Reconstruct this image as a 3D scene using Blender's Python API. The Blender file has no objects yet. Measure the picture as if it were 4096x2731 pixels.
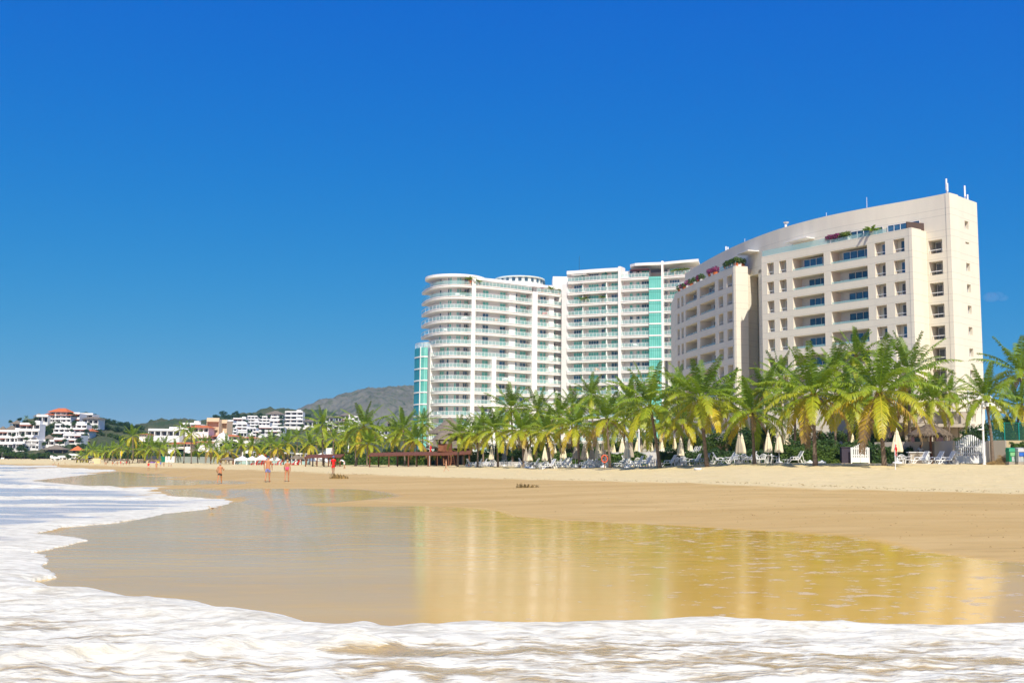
import bpy, bmesh, math, random
import numpy as np
from mathutils import Vector, Matrix, noise
random.seed(7)
SC = bpy.context.scene
COL = SC.collection
# ---------------------------------------------------------------- camera
F = 4300.0; CH = 2.2
TILT = math.atan(486.0/F); ROLL = math.asin(0.0105)
fw = Vector((0, math.cos(TILT), math.sin(TILT)))
r0 = Vector((1, 0, 0)); u0 = Vector((0, -math.sin(TILT), math.cos(TILT)))
RT = r0*math.cos(ROLL) + u0*math.sin(ROLL)
UP = -r0*math.sin(ROLL) + u0*math.cos(ROLL)
cd = bpy.data.cameras.new('camera'); cam = bpy.data.objects.new('camera', cd); COL.objects.link(cam)
cd.sensor_width = 36; cd.lens = F/4096*36; cd.clip_start = 0.5; cd.clip_end = 20000
M = Matrix((RT, UP, -fw)).transposed().to_4x4(); M.translation = Vector((0, 0, CH))
cam.matrix_world = M
SC.camera = cam
# ---------------------------------------------------------------- sky and sun
SUN_DIR = Vector((0.20, -0.98, 0.0)).normalized(); SUN_EL = math.radians(48)
sd = Vector((SUN_DIR.x*math.cos(SUN_EL), SUN_DIR.y*math.cos(SUN_EL), math.sin(SUN_EL)))
w = bpy.data.worlds.new('World'); SC.world = w; w.use_nodes = True
nt = w.node_tree; nt.nodes.clear()
sky = nt.nodes.new('ShaderNodeTexSky'); sky.sky_type = 'NISHITA'; sky.sun_disc = False
sky.sun_elevation = SUN_EL; sky.sun_rotation = math.atan2(SUN_DIR.x, SUN_DIR.y)
sky.altitude = 0; sky.air_density = 0.85; sky.dust_density = 0.25; sky.ozone_density = 3.0
# clear tropical air: sample the sky a little above the haze band and deepen its blue
tcw = nt.nodes.new('ShaderNodeTexCoord'); sx = nt.nodes.new('ShaderNodeSeparateXYZ'); cx = nt.nodes.new('ShaderNodeCombineXYZ')
mz = nt.nodes.new('ShaderNodeMath'); mz.operation = 'MULTIPLY_ADD'; mz.inputs[1].default_value = 0.85; mz.inputs[2].default_value = 0.145
nt.links.new(tcw.outputs['Generated'], sx.inputs[0]); nt.links.new(sx.outputs[0], cx.inputs[0]); nt.links.new(sx.outputs[1], cx.inputs[1])
nt.links.new(sx.outputs[2], mz.inputs[0]); nt.links.new(mz.outputs[0], cx.inputs[2]); nt.links.new(cx.outputs[0], sky.inputs[0])
sc_ = nt.nodes.new('ShaderNodeSeparateColor'); cc_ = nt.nodes.new('ShaderNodeCombineColor'); nt.links.new(sky.outputs[0], sc_.inputs[0])
bg = nt.nodes.new('ShaderNodeBackground'); bg.inputs['Strength'].default_value = 0.085
wo = nt.nodes.new('ShaderNodeOutputWorld')
SKYG = ((0.042, 4.2), (0.715, 1.22), (4.7, 0.12))
for i, (k, g) in enumerate(SKYG):
    pw = nt.nodes.new('ShaderNodeMath'); pw.operation = 'POWER'; pw.inputs[1].default_value = g
    ml = nt.nodes.new('ShaderNodeMath'); ml.operation = 'MULTIPLY'; ml.inputs[1].default_value = k
    nt.links.new(sc_.outputs[i], pw.inputs[0]); nt.links.new(pw.outputs[0], ml.inputs[0]); nt.links.new(ml.outputs[0], cc_.inputs[i])
nt.links.new(cc_.outputs[0], bg.inputs[0]); nt.links.new(bg.outputs[0], wo.inputs[0])
sl = bpy.data.lights.new('sun', 'SUN'); so = bpy.data.objects.new('sun', sl); COL.objects.link(so)
sl.energy = 4.2; sl.angle = math.radians(0.53); sl.color = (1.0, 0.94, 0.80)
so.rotation_euler = (-sd).to_track_quat('-Z', 'Y').to_euler(); so.location = (30, -60, 80)
SC.view_settings.view_transform = 'Standard'; SC.view_settings.look = 'None'
SC.view_settings.exposure = 0.45; SC.view_settings.gamma = 1.0
SC.render.engine = 'CYCLES'
SC.render.resolution_x = 1024; SC.render.resolution_y = 682
SC.cycles.max_bounces = 6; SC.cycles.diffuse_bounces = 3; SC.cycles.glossy_bounces = 3
SC.cycles.transmission_bounces = 4; SC.cycles.transparent_max_bounces = 12; SC.cycles.volume_bounces = 0
SC.cycles.use_denoising = True

# ---------------------------------------------------------------- helpers
def ray(px, py):
    d = fw*F + RT*(px-2048) - UP*(py-1365.5)
    return d/d.y
def P(px, py, Y):
    d = ray(px, py); return Vector((d.x*Y, Y, CH+d.z*Y))
def atz(px, py, z):
    d = ray(px, py); return P(px, py, (z-CH)/d.z)
def uX(px, Y, py=1850):
    return ray(px, py).x*Y
# ground profile: columns of (photo column, four depth/height knots)
GC = np.array([
 # px   Yf   zf    Ya   za    Yb   zb    Yc   zc   Yd   zd
 [-900, 300, 0.0, 480, 0.00, 500, 0.6, 560, 1.4, 900, 5.0],
 [0,    200, 0.0, 350, 0.00, 372, 0.5, 440, 1.4, 700, 5.0],
 [300,  120, 0.0, 270, 0.05, 290, 0.6, 360, 1.1, 600, 3.0],
 [600,   60, 0.0, 185, 0.05, 200, 0.6, 280, 1.5, 560, 2.6],
 [800,   76, 0.0,  86, 0.15, 160, 0.8, 255, 1.4, 540, 2.4],
 [1000,  54, 0.02,  64, 0.40, 135, 1.0, 230, 1.32, 500, 2.0],
 [1400,  18, 0.0,  69, 0.38, 107, 0.93, 195, 1.42, 450, 1.9],
 [1800,  15, 0.0,  52, 0.20, 89, 0.9, 165, 1.66, 400, 2.2],
 [2300,  15, 0.0, 38.6, 0.18, 78, 1.0, 120, 1.8, 330, 2.6],
 [3000,  15, 0.0, 33.4, 0.22, 63, 1.1, 97, 2.41, 300, 2.9],
 [3600,  15, 0.0, 27, 0.25, 58, 0.95, 90, 2.47, 280, 2.9],
 [4096,  15, 0.0, 22.5, 0.25, 55, 0.9, 88, 2.5, 260, 2.9],
 [6500,  14, 0.0, 16, 0.25, 45, 0.9, 80, 2.5, 240, 2.9]])
GU = np.array([ray(p, 1850).x for p in GC[:, 0]])
def gz_arr(X, Y):
    X = np.asarray(X, float); Y = np.asarray(Y, float)
    u = X/np.maximum(Y, 0.1)
    k = [np.interp(u, GU, GC[:, i]) for i in range(1, 11)]
    z = np.zeros_like(u) - 0.04
    segs = [(np.full_like(u, 3.0), np.full_like(u, -0.04))] + [(k[2*i], k[2*i+1]) for i in range(5)] + [(np.full_like(u, 6000.0), k[9])]
    for (y0, z0), (y1, z1) in zip(segs[:-1], segs[1:]):
        m = (Y >= y0) & (Y < y1)
        t = np.clip((Y-y0)/np.maximum(y1-y0, 1e-3), 0, 1)
        t2 = t*0.75+0.25*t*t*(3-2*t)
        z = np.where(m, z0+(z1-z0)*t2, z)
    return z
def gz(X, Y): return float(gz_arr([X], [Y])[0])
def G(px, Y, dz=0.0, py=1850):
    X = uX(px, Y, py); return Vector((X, Y, gz(X, Y)+dz))

def tag(o, label=None, cat=None, group=None, kind=None):
    if label: o['label'] = label
    if cat: o['category'] = cat
    if group: o['group'] = group
    if kind: o['kind'] = kind
    return o
def empty(name, loc=(0, 0, 0), rz=0.0, sc=1.0):
    o = bpy.data.objects.new(name, None); COL.objects.link(o)
    o.location = loc; o.rotation_euler = (0, 0, rz); o.scale = (sc, sc, sc) if not hasattr(sc, '__len__') else sc
    o.empty_display_size = 0.2
    return o
class MB:
    """collects vertices and faces into one mesh"""
    def __init__(s): s.v = []; s.f = []; s.m = []; s.c = []
    def add(s, vs, fs, mi=0, c=None):
        n = len(s.v); s.v += [tuple(v) for v in vs]
        for f in fs: s.f.append(tuple(i+n for i in f)); s.m.append(mi)
        if c is not None: s.c += [c]*len(vs)
    def quad(s, a, b, c, d, mi=0): s.add([a, b, c, d], [(0, 1, 2, 3)], mi)
    def box(s, x0, x1, y0, y1, z0, z1, mi=0):
        s.add([(x0,y0,z0),(x1,y0,z0),(x1,y1,z0),(x0,y1,z0),(x0,y0,z1),(x1,y0,z1),(x1,y1,z1),(x0,y1,z1)],
              [(0,3,2,1),(4,5,6,7),(0,1,5,4),(1,2,6,5),(2,3,7,6),(3,0,4,7)], mi)
    def prism(s, pts, z0, z1, mi=0):
        n = len(pts); vs = [(p[0],p[1],z0) for p in pts]+[(p[0],p[1],z1) for p in pts]
        fs = [tuple(range(n-1,-1,-1)), tuple(range(n,2*n))]+[(i,(i+1)%n,(i+1)%n+n,i+n) for i in range(n)]
        s.add(vs, fs, mi)
    def bar(s, a, b, w, h=None, mi=0):
        a = Vector(a); b = Vector(b); d = (b-a)
        if d.length < 1e-6: return
        d.normalize(); h = h or w
        t = Vector((0,0,1)) if abs(d.z) < 0.95 else Vector((1,0,0))
        x = d.cross(t).normalized(); y = x.cross(d)
        vs = []
        for p in (a, b):
            for sx, sy in ((-1,-1),(1,-1),(1,1),(-1,1)): vs.append(p+x*(sx*w/2)+y*(sy*h/2))
        s.add(vs, [(0,3,2,1),(4,5,6,7),(0,1,5,4),(1,2,6,5),(2,3,7,6),(3,0,4,7)], mi)
    def tube(s, pts, rs, n=8, mi=0, cap=True):
        pts = [Vector(p) for p in pts]; rs = rs if hasattr(rs, '__len__') else [rs]*len(pts)
        vs = []
        for i, p in enumerate(pts):
            d = (pts[min(i+1, len(pts)-1)]-pts[max(i-1, 0)]).normalized()
            t = Vector((0,1,0)) if abs(d.y) < 0.9 else Vector((1,0,0))
            x = d.cross(t).normalized(); y = d.cross(x)
            for k in range(n):
                a = 2*math.pi*k/n; vs.append(p+(x*math.cos(a)+y*math.sin(a))*rs[i])
        fs = []
        for i in range(len(pts)-1):
            for k in range(n): fs.append((i*n+k, i*n+(k+1)%n, (i+1)*n+(k+1)%n, (i+1)*n+k))
        if cap: fs += [tuple(range(n-1,-1,-1)), tuple(range((len(pts)-1)*n, len(pts)*n))]
        s.add(vs, fs, mi)
    def lathe(s, prof, n=12, c=(0,0,0), mi=0, sx=1, sy=1, wob=None):
        vs = []
        for i, (r, z) in enumerate(prof):
            for k in range(n):
                a = 2*math.pi*k/n; q = r*(wob(k, i) if wob else 1)
                vs.append((c[0]+q*math.cos(a)*sx, c[1]+q*math.sin(a)*sy, c[2]+z))
        fs = [(i*n+k, i*n+(k+1)%n, (i+1)*n+(k+1)%n, (i+1)*n+k) for i in range(len(prof)-1) for k in range(n)]
        s.add(vs, fs, mi)
    def build(s, name, mat, parent=None, smooth=False, attrs=None):
        me = bpy.data.meshes.new(name); me.from_pydata(s.v, [], s.f)
        mats = mat if isinstance(mat, (list, tuple)) else [mat]
        for m in mats: me.materials.append(m)
        if len(mats) > 1: me.polygons.foreach_set('material_index', s.m)
        if smooth: me.polygons.foreach_set('use_smooth', [True]*len(me.polygons))
        if s.c and len(s.c) == len(s.v):
            a = me.attributes.new('age', 'FLOAT', 'POINT'); a.data.foreach_set('value', s.c)
        me.update()
        o = bpy.data.objects.new(name, me); COL.objects.link(o)
        if parent is not None: o.parent = parent
        return o
def kids(o): return [c for c in bpy.data.objects if c.parent == o]
_kc = {}
def copy_tree(o, parent=None, top=True):
    c = o.copy(); COL.objects.link(c); c.parent = parent
    if o.name not in _kc: _kc[o.name] = list(o.children)
    for ch in _kc[o.name]: copy_tree(ch, c, False)
    return c

# ---------------------------------------------------------------- materials
def mat(name, col, rough=0.7, spec=0.3, metal=0.0, var=0.0, vscale=3.0, bump=0.0, bscale=20.0, coat=0.0, stretch=None, col2=None, detail=4.0):
    m = bpy.data.materials.new(name); m.use_nodes = True; t = m.node_tree; b = t.nodes['Principled BSDF']
    b.inputs['Base Color'].default_value = (*col, 1); b.inputs['Roughness'].default_value = rough
    b.inputs['Specular IOR Level'].default_value = spec; b.inputs['Metallic'].default_value = metal
    if coat: b.inputs['Coat Weight'].default_value = coat
    if var or bump or col2:
        tc = t.nodes.new('ShaderNodeTexCoord'); mp = t.nodes.new('ShaderNodeMapping')
        t.links.new(tc.outputs['Object'], mp.inputs[0])
        if stretch: mp.inputs['Scale'].default_value = stretch
        if var or col2:
            n = t.nodes.new('ShaderNodeTexNoise'); n.inputs['Scale'].default_value = vscale; n.inputs['Detail'].default_value = detail
            t.links.new(mp.outputs[0], n.inputs['Vector'])
            rp = t.nodes.new('ShaderNodeValToRGB'); rp.color_ramp.elements[0].position = 0.3; rp.color_ramp.elements[1].position = 0.7
            c2 = col2 if col2 else tuple(min(1, c*(1+var)) for c in col); c1 = col if col2 else tuple(c*(1-var) for c in col)
            rp.color_ramp.elements[0].color = (*c1, 1); rp.color_ramp.elements[1].color = (*c2, 1)
            t.links.new(n.outputs[0], rp.inputs[0]); t.links.new(rp.outputs[0], b.inputs['Base Color'])
        if bump:
            n2 = t.nodes.new('ShaderNodeTexNoise'); n2.inputs['Scale'].default_value = bscale; n2.inputs['Detail'].default_value = 5
            t.links.new(mp.outputs[0], n2.inputs['Vector'])
            bp = t.nodes.new('ShaderNodeBump'); bp.inputs['Strength'].default_value = bump; bp.inputs['Distance'].default_value = 0.05
            t.links.new(n2.outputs[0], bp.inputs['Height']); t.links.new(bp.outputs[0], b.inputs['Normal'])
    return m
# ================================================================ SETTING: sand, sea, surf
def to_world(poly, z=0.02):
    return np.array([[*atz(x, y, z)[:2]] for x, y in poly])
def dense(poly, n=6):
    out = []
    for (a, b), (c, d) in zip(poly[:-1], poly[1:]):
        for i in range(n): out.append((a+(c-a)*i/n, b+(d-b)*i/n))
    out.append(poly[-1]); return out
def inside(X, Y, poly):
    r = np.zeros(X.shape, bool); n = len(poly)
    for i in range(n):
        x0, y0 = poly[i]; x1, y1 = poly[(i+1) % n]
        c = ((y0 > Y) != (y1 > Y)) & (X < (x1-x0)*(Y-y0)/((y1-y0) if y1 != y0 else 1e-9)+x0)
        r ^= c
    return r
def dist(X, Y, line, closed=False):
    d = np.full(X.shape, 1e9); n = len(line)
    for i in range(n if closed else n-1):
        x0, y0 = line[i]; x1, y1 = line[(i+1) % n]
        dx, dy = x1-x0, y1-y0; L = dx*dx+dy*dy+1e-12
        t = np.clip(((X-x0)*dx+(Y-y0)*dy)/L, 0, 1)
        d = np.minimum(d, np.hypot(X-x0-t*dx, Y-y0-t*dy))
    return d
def vnoise(X, Y, sc, seed=0.0, octv=4):
    """cheap vectorised value noise"""
    out = np.zeros(X.shape); amp = 1.0; tot = 0
    for o in range(octv):
        x = X*sc+seed*17.3+o*5.7; y = Y*sc+seed*3.1+o*9.2
        xi = np.floor(x); yi = np.floor(y); fx = x-xi; fy = y-yi
        fx = fx*fx*(3-2*fx); fy = fy*fy*(3-2*fy)
        def h(a, b):
            s = np.sin(a*127.1+b*311.7+seed*74.7)*43758.5453; return s-np.floor(s)
        v = (h(xi, yi)*(1-fx)+h(xi+1, yi)*fx)*(1-fy)+(h(xi, yi+1)*(1-fx)+h(xi+1, yi+1)*fx)*fy
        out += amp*(v-0.5); tot += amp; amp *= 0.5; sc *= 2.03
    return out/tot*2
def projy(X, Y, Z):
    dz = Z-CH
    c = Y*fw.y+dz*fw.z; x = X*RT.x+Y*RT.y+dz*RT.z; y = X*UP.x+Y*UP.y+dz*UP.z
    return 2048+F*x/c, 1365.5-F*y/c
def grid_mesh(name, X, Y, Z, material, attrs, keep=None, smooth=True):
    nr, nc = X.shape
    idx = np.arange(nr*nc).reshape(nr, nc)
    q = np.stack([idx[:-1, :-1], idx[:-1, 1:], idx[1:, 1:], idx[1:, :-1]], -1).reshape(-1, 4)
    if keep is not None:
        k = keep.reshape(-1); q = q[k[q].any(axis=1)]
        used = np.unique(q); mp = np.full(nr*nc, -1); mp[used] = np.arange(len(used)); q = mp[q]
        V = np.stack([X, Y, Z], -1).reshape(-1, 3)[used]; attrs = {k2: a.reshape(-1)[used] for k2, a in attrs.items()}
    else:
        V = np.stack([X, Y, Z], -1).reshape(-1, 3); attrs = {k2: a.reshape(-1) for k2, a in attrs.items()}
    me = bpy.data.meshes.new(name); me.vertices.add(len(V)); me.vertices.foreach_set('co', V.reshape(-1))
    me.loops.add(q.size); me.loops.foreach_set('vertex_index', q.reshape(-1))
    me.polygons.add(len(q)); me.polygons.foreach_set('loop_start', np.arange(0, q.size, 4)); me.polygons.foreach_set('loop_total', np.full(len(q), 4))
    me.polygons.foreach_set('use_smooth', np.full(len(q), smooth))
    me.update(); me.validate()
    for k2, a in attrs.items():
        at = me.attributes.new(k2, 'FLOAT', 'POINT'); at.data.foreach_set('value', a.astype(np.float32))
    me.materials.append(material)
    o = bpy.data.objects.new(name, me); COL.objects.link(o); return o

# edges of the water, read as places on the sand
EDGE1 = [(-400,2105),(-100,2112),(35,2120),(99,2127),(244,2133),(314,2140),(348,2152),(314,2164),(215,2184),(110,2201),(192,2210),(206,2236),(174,2256),(192,2277),(232,2297),(125,2315),(168,2320),(212,2344),(279,2354),(406,2355),(465,2373),(552,2390),(616,2387),(703,2399),(813,2413),(900,2434),(1045,2448),(1161,2463),(1248,2489),(1366,2499),(1424,2489),(1490,2492),(1558,2506),(1685,2495),(1738,2500),(1850,2489),(1964,2484),(2063,2492),(2353,2492),(2732,2474),(2877,2471),(3138,2488),(3376,2483),(3486,2500),(3718,2507),(4008,2493),(4300,2490),(4800,2500)]
EDGE2 = [(150,2127),(255,2103),(465,2085),(581,2068),(668,2050),(813,2036),(900,2018),(981,2000),(929,1993),(842,1991),(760,1992),(700,1985),(703,1978),(668,1966),(600,1961),(616,1957),(760,1947),(880,1940),(958,1934.5),(955,1933.5),(700,1935.5),(460,1950),(128,1921),(348,1899),(482,1884),(440,1880),(300,1872),(190,1861),(110,1857.5),(0,1857),(-400,1857)]
P1 = [(-400,2900)]+EDGE1+[(4800,2900)]
P2 = [(-400,2140),(60,2132)]+EDGE2
def crest(pts, z=0.02): return to_world(dense(pts, 4), z)
W1 = to_world(dense(P1, 3)); W2 = to_world(dense(P2, 3)); E1 = to_world(dense(EDGE1, 3)); E2 = to_world(dense(EDGE2, 3))
SH = -0.02
nr, nc = 560, 900
uu = np.linspace(-0.62, 0.60, nc)
yy = np.exp(np.linspace(math.log(7.2), math.log(420), nr))
U, Y = np.meshgrid(uu, yy); X = U*Y
jx = vnoise(X, Y, 1.3, 2.0, 3)*0.10*np.clip(Y/15, .6, 2.5); jy = vnoise(X, Y, 1.1, 5.0, 3)*0.12*np.clip(Y/15, .6, 2.5)
Xj, Yj = X+jx, Y+jy
in1 = inside(Xj, Yj, W1); in2 = inside(Xj, Yj, W2)
d1 = dist(Xj, Yj, E1); d2 = dist(Xj, Yj, E2)
d = np.where(in1 | in2, np.where(in1 & in2, np.maximum(d1, d2), np.where(in1, d1, d2)), -np.minimum(d1, d2))
near = np.clip((26-Y)/8, 0, 1)
T = 0.085*near+0.035*(1-near)
Z = SH+T*(1-np.exp(-np.clip(d, 0, 99)/(0.10+0.25*(1-near))))
Z += np.clip(d, 0, 1)*near*(vnoise(X, Y*1.3, 2.2, 1.0, 6)*0.05+vnoise(X, Y*1.6, 0.7, 3.0, 3)*0.04)
Z += 0.015*(1-near)*np.clip(d, 0, 1)*vnoise(X*0.5, Y, 0.8, 6.0, 4)
foam = np.zeros(X.shape)
def bump(line, hgt, wid, fo, z=0.05, back=2.2):
    global Z, foam
    L = crest(line, z); dd = dist(X+vnoise(X, Y, 0.5, 8.0, 2)*wid, Y+vnoise(X, Y, 0.6, 9.0, 2)*wid, L)
    g = np.exp(-(dd/wid)**2)
    mod = 0.75+0.5*vnoise(X, Y, 1.5/max(wid, .3)*0.5, 4.0, 3)
    Z = Z+g*hgt*mod*(d > 0); foam = np.maximum(foam, np.exp(-(dd/(wid*1.6))**2)*fo)
# foreground: thick lip behind the edge, then a second roller
foam = np.where(near > 0, 0.80*np.exp(-np.clip(d, 0, 9)/0.7)+0.40, 0.21+0.45*np.exp(-np.clip(d, 0, 50)/2.0))
foam = 0.92*near*np.where(d < 1.1, 1.0, 0)+foam*(1-near*(d < 1.1))
Z += near*0.075*np.exp(-((d-0.75)/0.45)**2)*(0.8+0.5*vnoise(X, Y, 1.2, 11., 3))
bump([(-300,2640),(150,2608),(330,2582),(600,2574),(800,2580),(1000,2568),(1200,2560),(1500,2545)], 0.16, 0.33, 0.9, 0.15)
bump([(-300,2200),(60,2190),(150,2160)], 0.06, 0.5, 1.0)
# swell lines farther out on the left
for ln, h, wd, fo in [
   ([(-400,1930),(150,1949),(330,1953),(520,1958),(640,1957)], .24, 1.3, 1.0),
   ([(-400,1990),(90,1993),(170,1990),(420,1995),(800,1994)], .16, 0.9, .9),
   ([(-200,2022),(200,2016),(420,2012)], .05, 1.0, .5),
   ([(340,2058),(560,2046),(800,2027),(920,2010)], .03, .8, .75),
   ([(150,2100),(300,2084),(480,2076)], .05, .7, .7),
   ([(-200,2052),(100,2060),(250,2066)], .02, .8, .35),
   ([(-400,1896),(60,1894),(160,1888),(300,1884),(440,1881)], .35, 3.5, 1.0),
   ([(-400,1906),(60,1908),(130,1903),(330,1895)], .10, 2.5, 1.0),
   ([(-300,1868),(100,1866),(200,1864)], .35, 4.0, .8),
   ([(200,1880),(250,1877),(290,1878)], .4, 3.0, 1.0),
   ([(-300,1880),(60,1877),(180,1878)], .15, 4.0, .6)]:
    bump(ln, h, wd, fo, 0.03)
L4 = crest([(616,1955),(760,1946),(880,1939),(962,1934)], .03); foam = np.maximum(foam, np.exp(-(dist(X, Y, L4)/1.1)**2)*1.2)
foam = np.maximum(foam, np.where((d > 0) & (Y > 26), np.exp(-np.clip(d, 0, 99)/0.6)*0.95, 0))
# churned, see-through patch in the middle of the foreground
hole = np.zeros(X.shape)
for (hx, hy, rx, ry, a) in [(1500,2600,2.3,.38,.62),(1150,2592,.9,.22,.5),(1900,2610,1.6,.3,.4),(2300,2560,1.7,.5,.26),(3300,2640,3.5,.9,.2),(1750,2690,.8,.3,.45),(2500,2600,2.0,.6,.22),(260,2650,.5,.15,.3),(3950,2650,1.5,.5,.16)]:
    c = atz(hx, hy, 0.05); hole = np.maximum(hole, .42*a*np.exp(-((X-c.x)/rx)**2-((Y-c.y)/ry)**2))
zmin = np.where(d < 0, -0.10, Z); Z = zmin
keep = d > -0.02-0.01*Y/10

def surf_material():
    m = bpy.data.materials.new('surf'); m.use_nodes = True; t = m.node_tree; N = t.nodes; L = t.links
    b = N['Principled BSDF']
    tc = N.new('ShaderNodeTexCoord')
    fa = N.new('ShaderNodeAttribute'); fa.attribute_name = 'foam'
    ha = N.new('ShaderNodeAttribute'); ha.attribute_name = 'hole'
    fr = N.new('ShaderNodeAttribute'); fr.attribute_name = 'far'
    def nz(sc, st, det=6, rough=.6, dist=0.0):
        mp = N.new('ShaderNodeMapping'); mp.inputs['Scale'].default_value = st; L.new(tc.outputs['Object'], mp.inputs[0])
        n = N.new('ShaderNodeTexNoise'); n.inputs['Scale'].default_value = sc; n.inputs['Detail'].default_value = det
        n.inputs['Roughness'].default_value = rough; n.inputs['Distortion'].default_value = dist
        L.new(mp.outputs[0], n.inputs['Vector']); return n
    def math_(op, a, b_=None, c=None):
        x = N.new('ShaderNodeMath'); x.operation = op
        for i, v in enumerate((a, b_, c)):
            if v is None: continue
            if isinstance(v, (int, float)): x.inputs[i].default_value = v
            else: L.new(v, x.inputs[i])
        return x.outputs[0]
    n1 = nz(1.9, (0.55, 1.3, 1), 7, .62, .6); n2 = nz(5.5, (.7, 1.4, 1), 5, .55, .5); nf = nz(0.33, (0.35, 1.5, 1), 7, .62, .4)
    nn = N.new('ShaderNodeMix'); nn.data_type = 'FLOAT'; L.new(fr.outputs['Fac'], nn.inputs[0])
    L.new(math_('ADD', math_('MULTIPLY', n1.outputs[0], .7), math_('MULTIPLY', n2.outputs[0], .3)), nn.inputs[2]); L.new(nf.outputs[0], nn.inputs[3])
    v = math_('ADD', nn.outputs[0], math_('SUBTRACT', fa.outputs['Fac'], ha.outputs['Fac']))
    mr = N.new('ShaderNodeMapRange'); mr.interpolation_type = 'SMOOTHSTEP'
    mr.inputs['From Min'].default_value = 0.74; mr.inputs['From Max'].default_value = 0.92; L.new(v, mr.inputs['Value'])
    # water colour: brown shallows in front, grey-blue farther out
    wc = N.new('ShaderNodeMix'); wc.data_type = 'RGBA'; L.new(fr.outputs['Fac'], wc.inputs[0])
    wc.inputs[6].default_value = (.46, .33, .14, 1); wc.inputs[7].default_value = (.50, .475, .42, 1)
    fc = N.new('ShaderNodeValToRGB'); fc.color_ramp.elements[0].position = .38; fc.color_ramp.elements[1].position = .58
    fc.color_ramp.elements[0].color = (.50, .455, .35, 1); fc.color_ramp.elements[1].color = (.81, .775, .64, 1); L.new(math_('ADD', math_('MULTIPLY', n2.outputs[0], .5), math_('MULTIPLY', n1.outputs[0], .5)), fc.inputs[0])
    mx = N.new('ShaderNodeMix'); mx.data_type = 'RGBA'; L.new(mr.outputs[0], mx.inputs[0]); L.new(wc.outputs[2], mx.inputs[6]); L.new(fc.outputs[0], mx.inputs[7])
    L.new(mx.outputs[2], b.inputs['Base Color'])
    rg = N.new('ShaderNodeMapRange'); rg.inputs['To Min'].default_value = .16; rg.inputs['To Max'].default_value = .75; L.new(mr.outputs[0], rg.inputs['Value'])
    L.new(rg.outputs[0], b.inputs['Roughness']); b.inputs['Specular IOR Level'].default_value = .45
    n3 = nz(18.0, (.8, 1.2, 1), 3, .5)
    hsum = math_('ADD', math_('MULTIPLY', n2.outputs[0], 1.0), math_('MULTIPLY', n3.outputs[0], .35))
    hsum = math_('ADD', hsum, math_('MULTIPLY', mr.outputs[0], .5))
    bp = N.new('ShaderNodeBump'); bp.inputs['Strength'].default_value = .7; bp.inputs['Distance'].default_value = .05
    L.new(hsum, bp.inputs['Height']); L.new(bp.outputs[0], b.inputs['Normal'])
    return m
SURF = surf_material()
so_ = grid_mesh('surf_water', X, Y, Z, SURF, {'foam': foam, 'hole': hole, 'far': np.clip((Y-22)/10, 0, 1)}, keep)
tag(so_, kind='structure')

# open sea beyond and around
SEA = mat('sea_water', (.16, .19, .22), .2, .5, var=.25, vscale=.2, bump=.6, bscale=1.2, stretch=(.4, 1.3, 1))
mb = MB(); mb.add([(-6000,-400,-.30),(6000,-400,-.30),(6000,9000,-.30),(-6000,9000,-.30)], [(0,1,2,3)])
tag(mb.build('sea', SEA), kind='structure')

# --- sand
MIR = [
 [(-300,2110),(150,2127),(255,2100),(465,2080),(668,2045),(813,2030),(900,2012),(985,1996),(930,1994),(842,1993),(760,1994),(690,1988),(650,1966),(616,1957),(802,1950.5),(1000,1953),(1200,1953),(1400,1954),(1490,1960),(1580,1972),(1640,1984),(1560,1996),(1366,2011),(1240,2017),(1300,2021),(1366,2023),(1500,2023),(1650,2022),(1800,2025),(1900,2032),(2000,2043),(2100,2066),(2300,2080),(2600,2092),(3000,2118),(3200,2124),(3400,2142),(3560,2170),(3700,2200),(3900,2228),(4096,2248),(4700,2310),(4700,2600),(-300,2600)],
 [(-300,1930),(128,1921),(348,1897),(482,1883),(520,1887),(600,1893),(700,1897),(640,1901),(580,1904),(760,1907),(720,1912),(640,1914),(700,1917),(870,1919),(960,1921),(1010,1925),(1020,1929),(965,1935),(700,1940),(-300,1965)]]
MW = []
for pl in MIR:
    q = []
    for x, y in dense(pl, 3):
        z = 0.05
        for _ in range(6):
            p = atz(x, y, z); z = 0.5*z+0.5*min(gz(p.x, p.y), 1.5)
        q.append([p.x, p.y])
    MW.append(np.array(q))
DRY = [(-900,1852),(0,1853),(300,1858),(418,1862),(600,1868),(800,1873),(1100,1884),(1400,1896),(1800,1912),(2236,1921),(2732,1934),(3000,1944),(3312,1958),(3700,1968),(4096,1976),(4800,1992)]
dpx = np.array([p[0] for p in DRY]); dpy = np.array([p[1] for p in DRY])
nr, nc = 520, 760
uu = np.concatenate([np.linspace(-1.2, -.52, 30)[:-1], np.linspace(-.52, .52, nc-60), np.linspace(.52, 1.2, 32)[1:]])
yy = np.concatenate([[3.0, 5.0], np.exp(np.linspace(math.log(7), math.log(900), nr-6)), [1300, 2200, 4500, 8000]])
U, Y = np.meshgrid(uu, yy); X = U*Y; Z = gz_arr(X, Y)
ppx, ppy = projy(X, Y, Z)
dl = np.interp(ppx, dpx, dpy)
dryd = (dl-ppy)/4300*Y*Y/2.0/4   # rough metres past the tide line
dryf = np.clip((dl-ppy)/4.0+0.5+vnoise(X, Y, .5, 3., 3)*1.2, 0, 1)
wet = np.zeros(X.shape)
Xw, Yw = X+vnoise(X, Y*.4, .35, 4., 3)*.5, Y+vnoise(X, Y, .3, 6., 3)*.6
for q in MW:
    i_ = inside(Xw, Yw, q); dd = dist(Xw, Yw, q, True)
    wet = np.maximum(wet, np.clip(0.5+np.where(i_, dd, -dd)/(0.35+Y*0.012), 0, 1))
crestm = np.clip((Y-50)/20, 0, 1)*dryf
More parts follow.
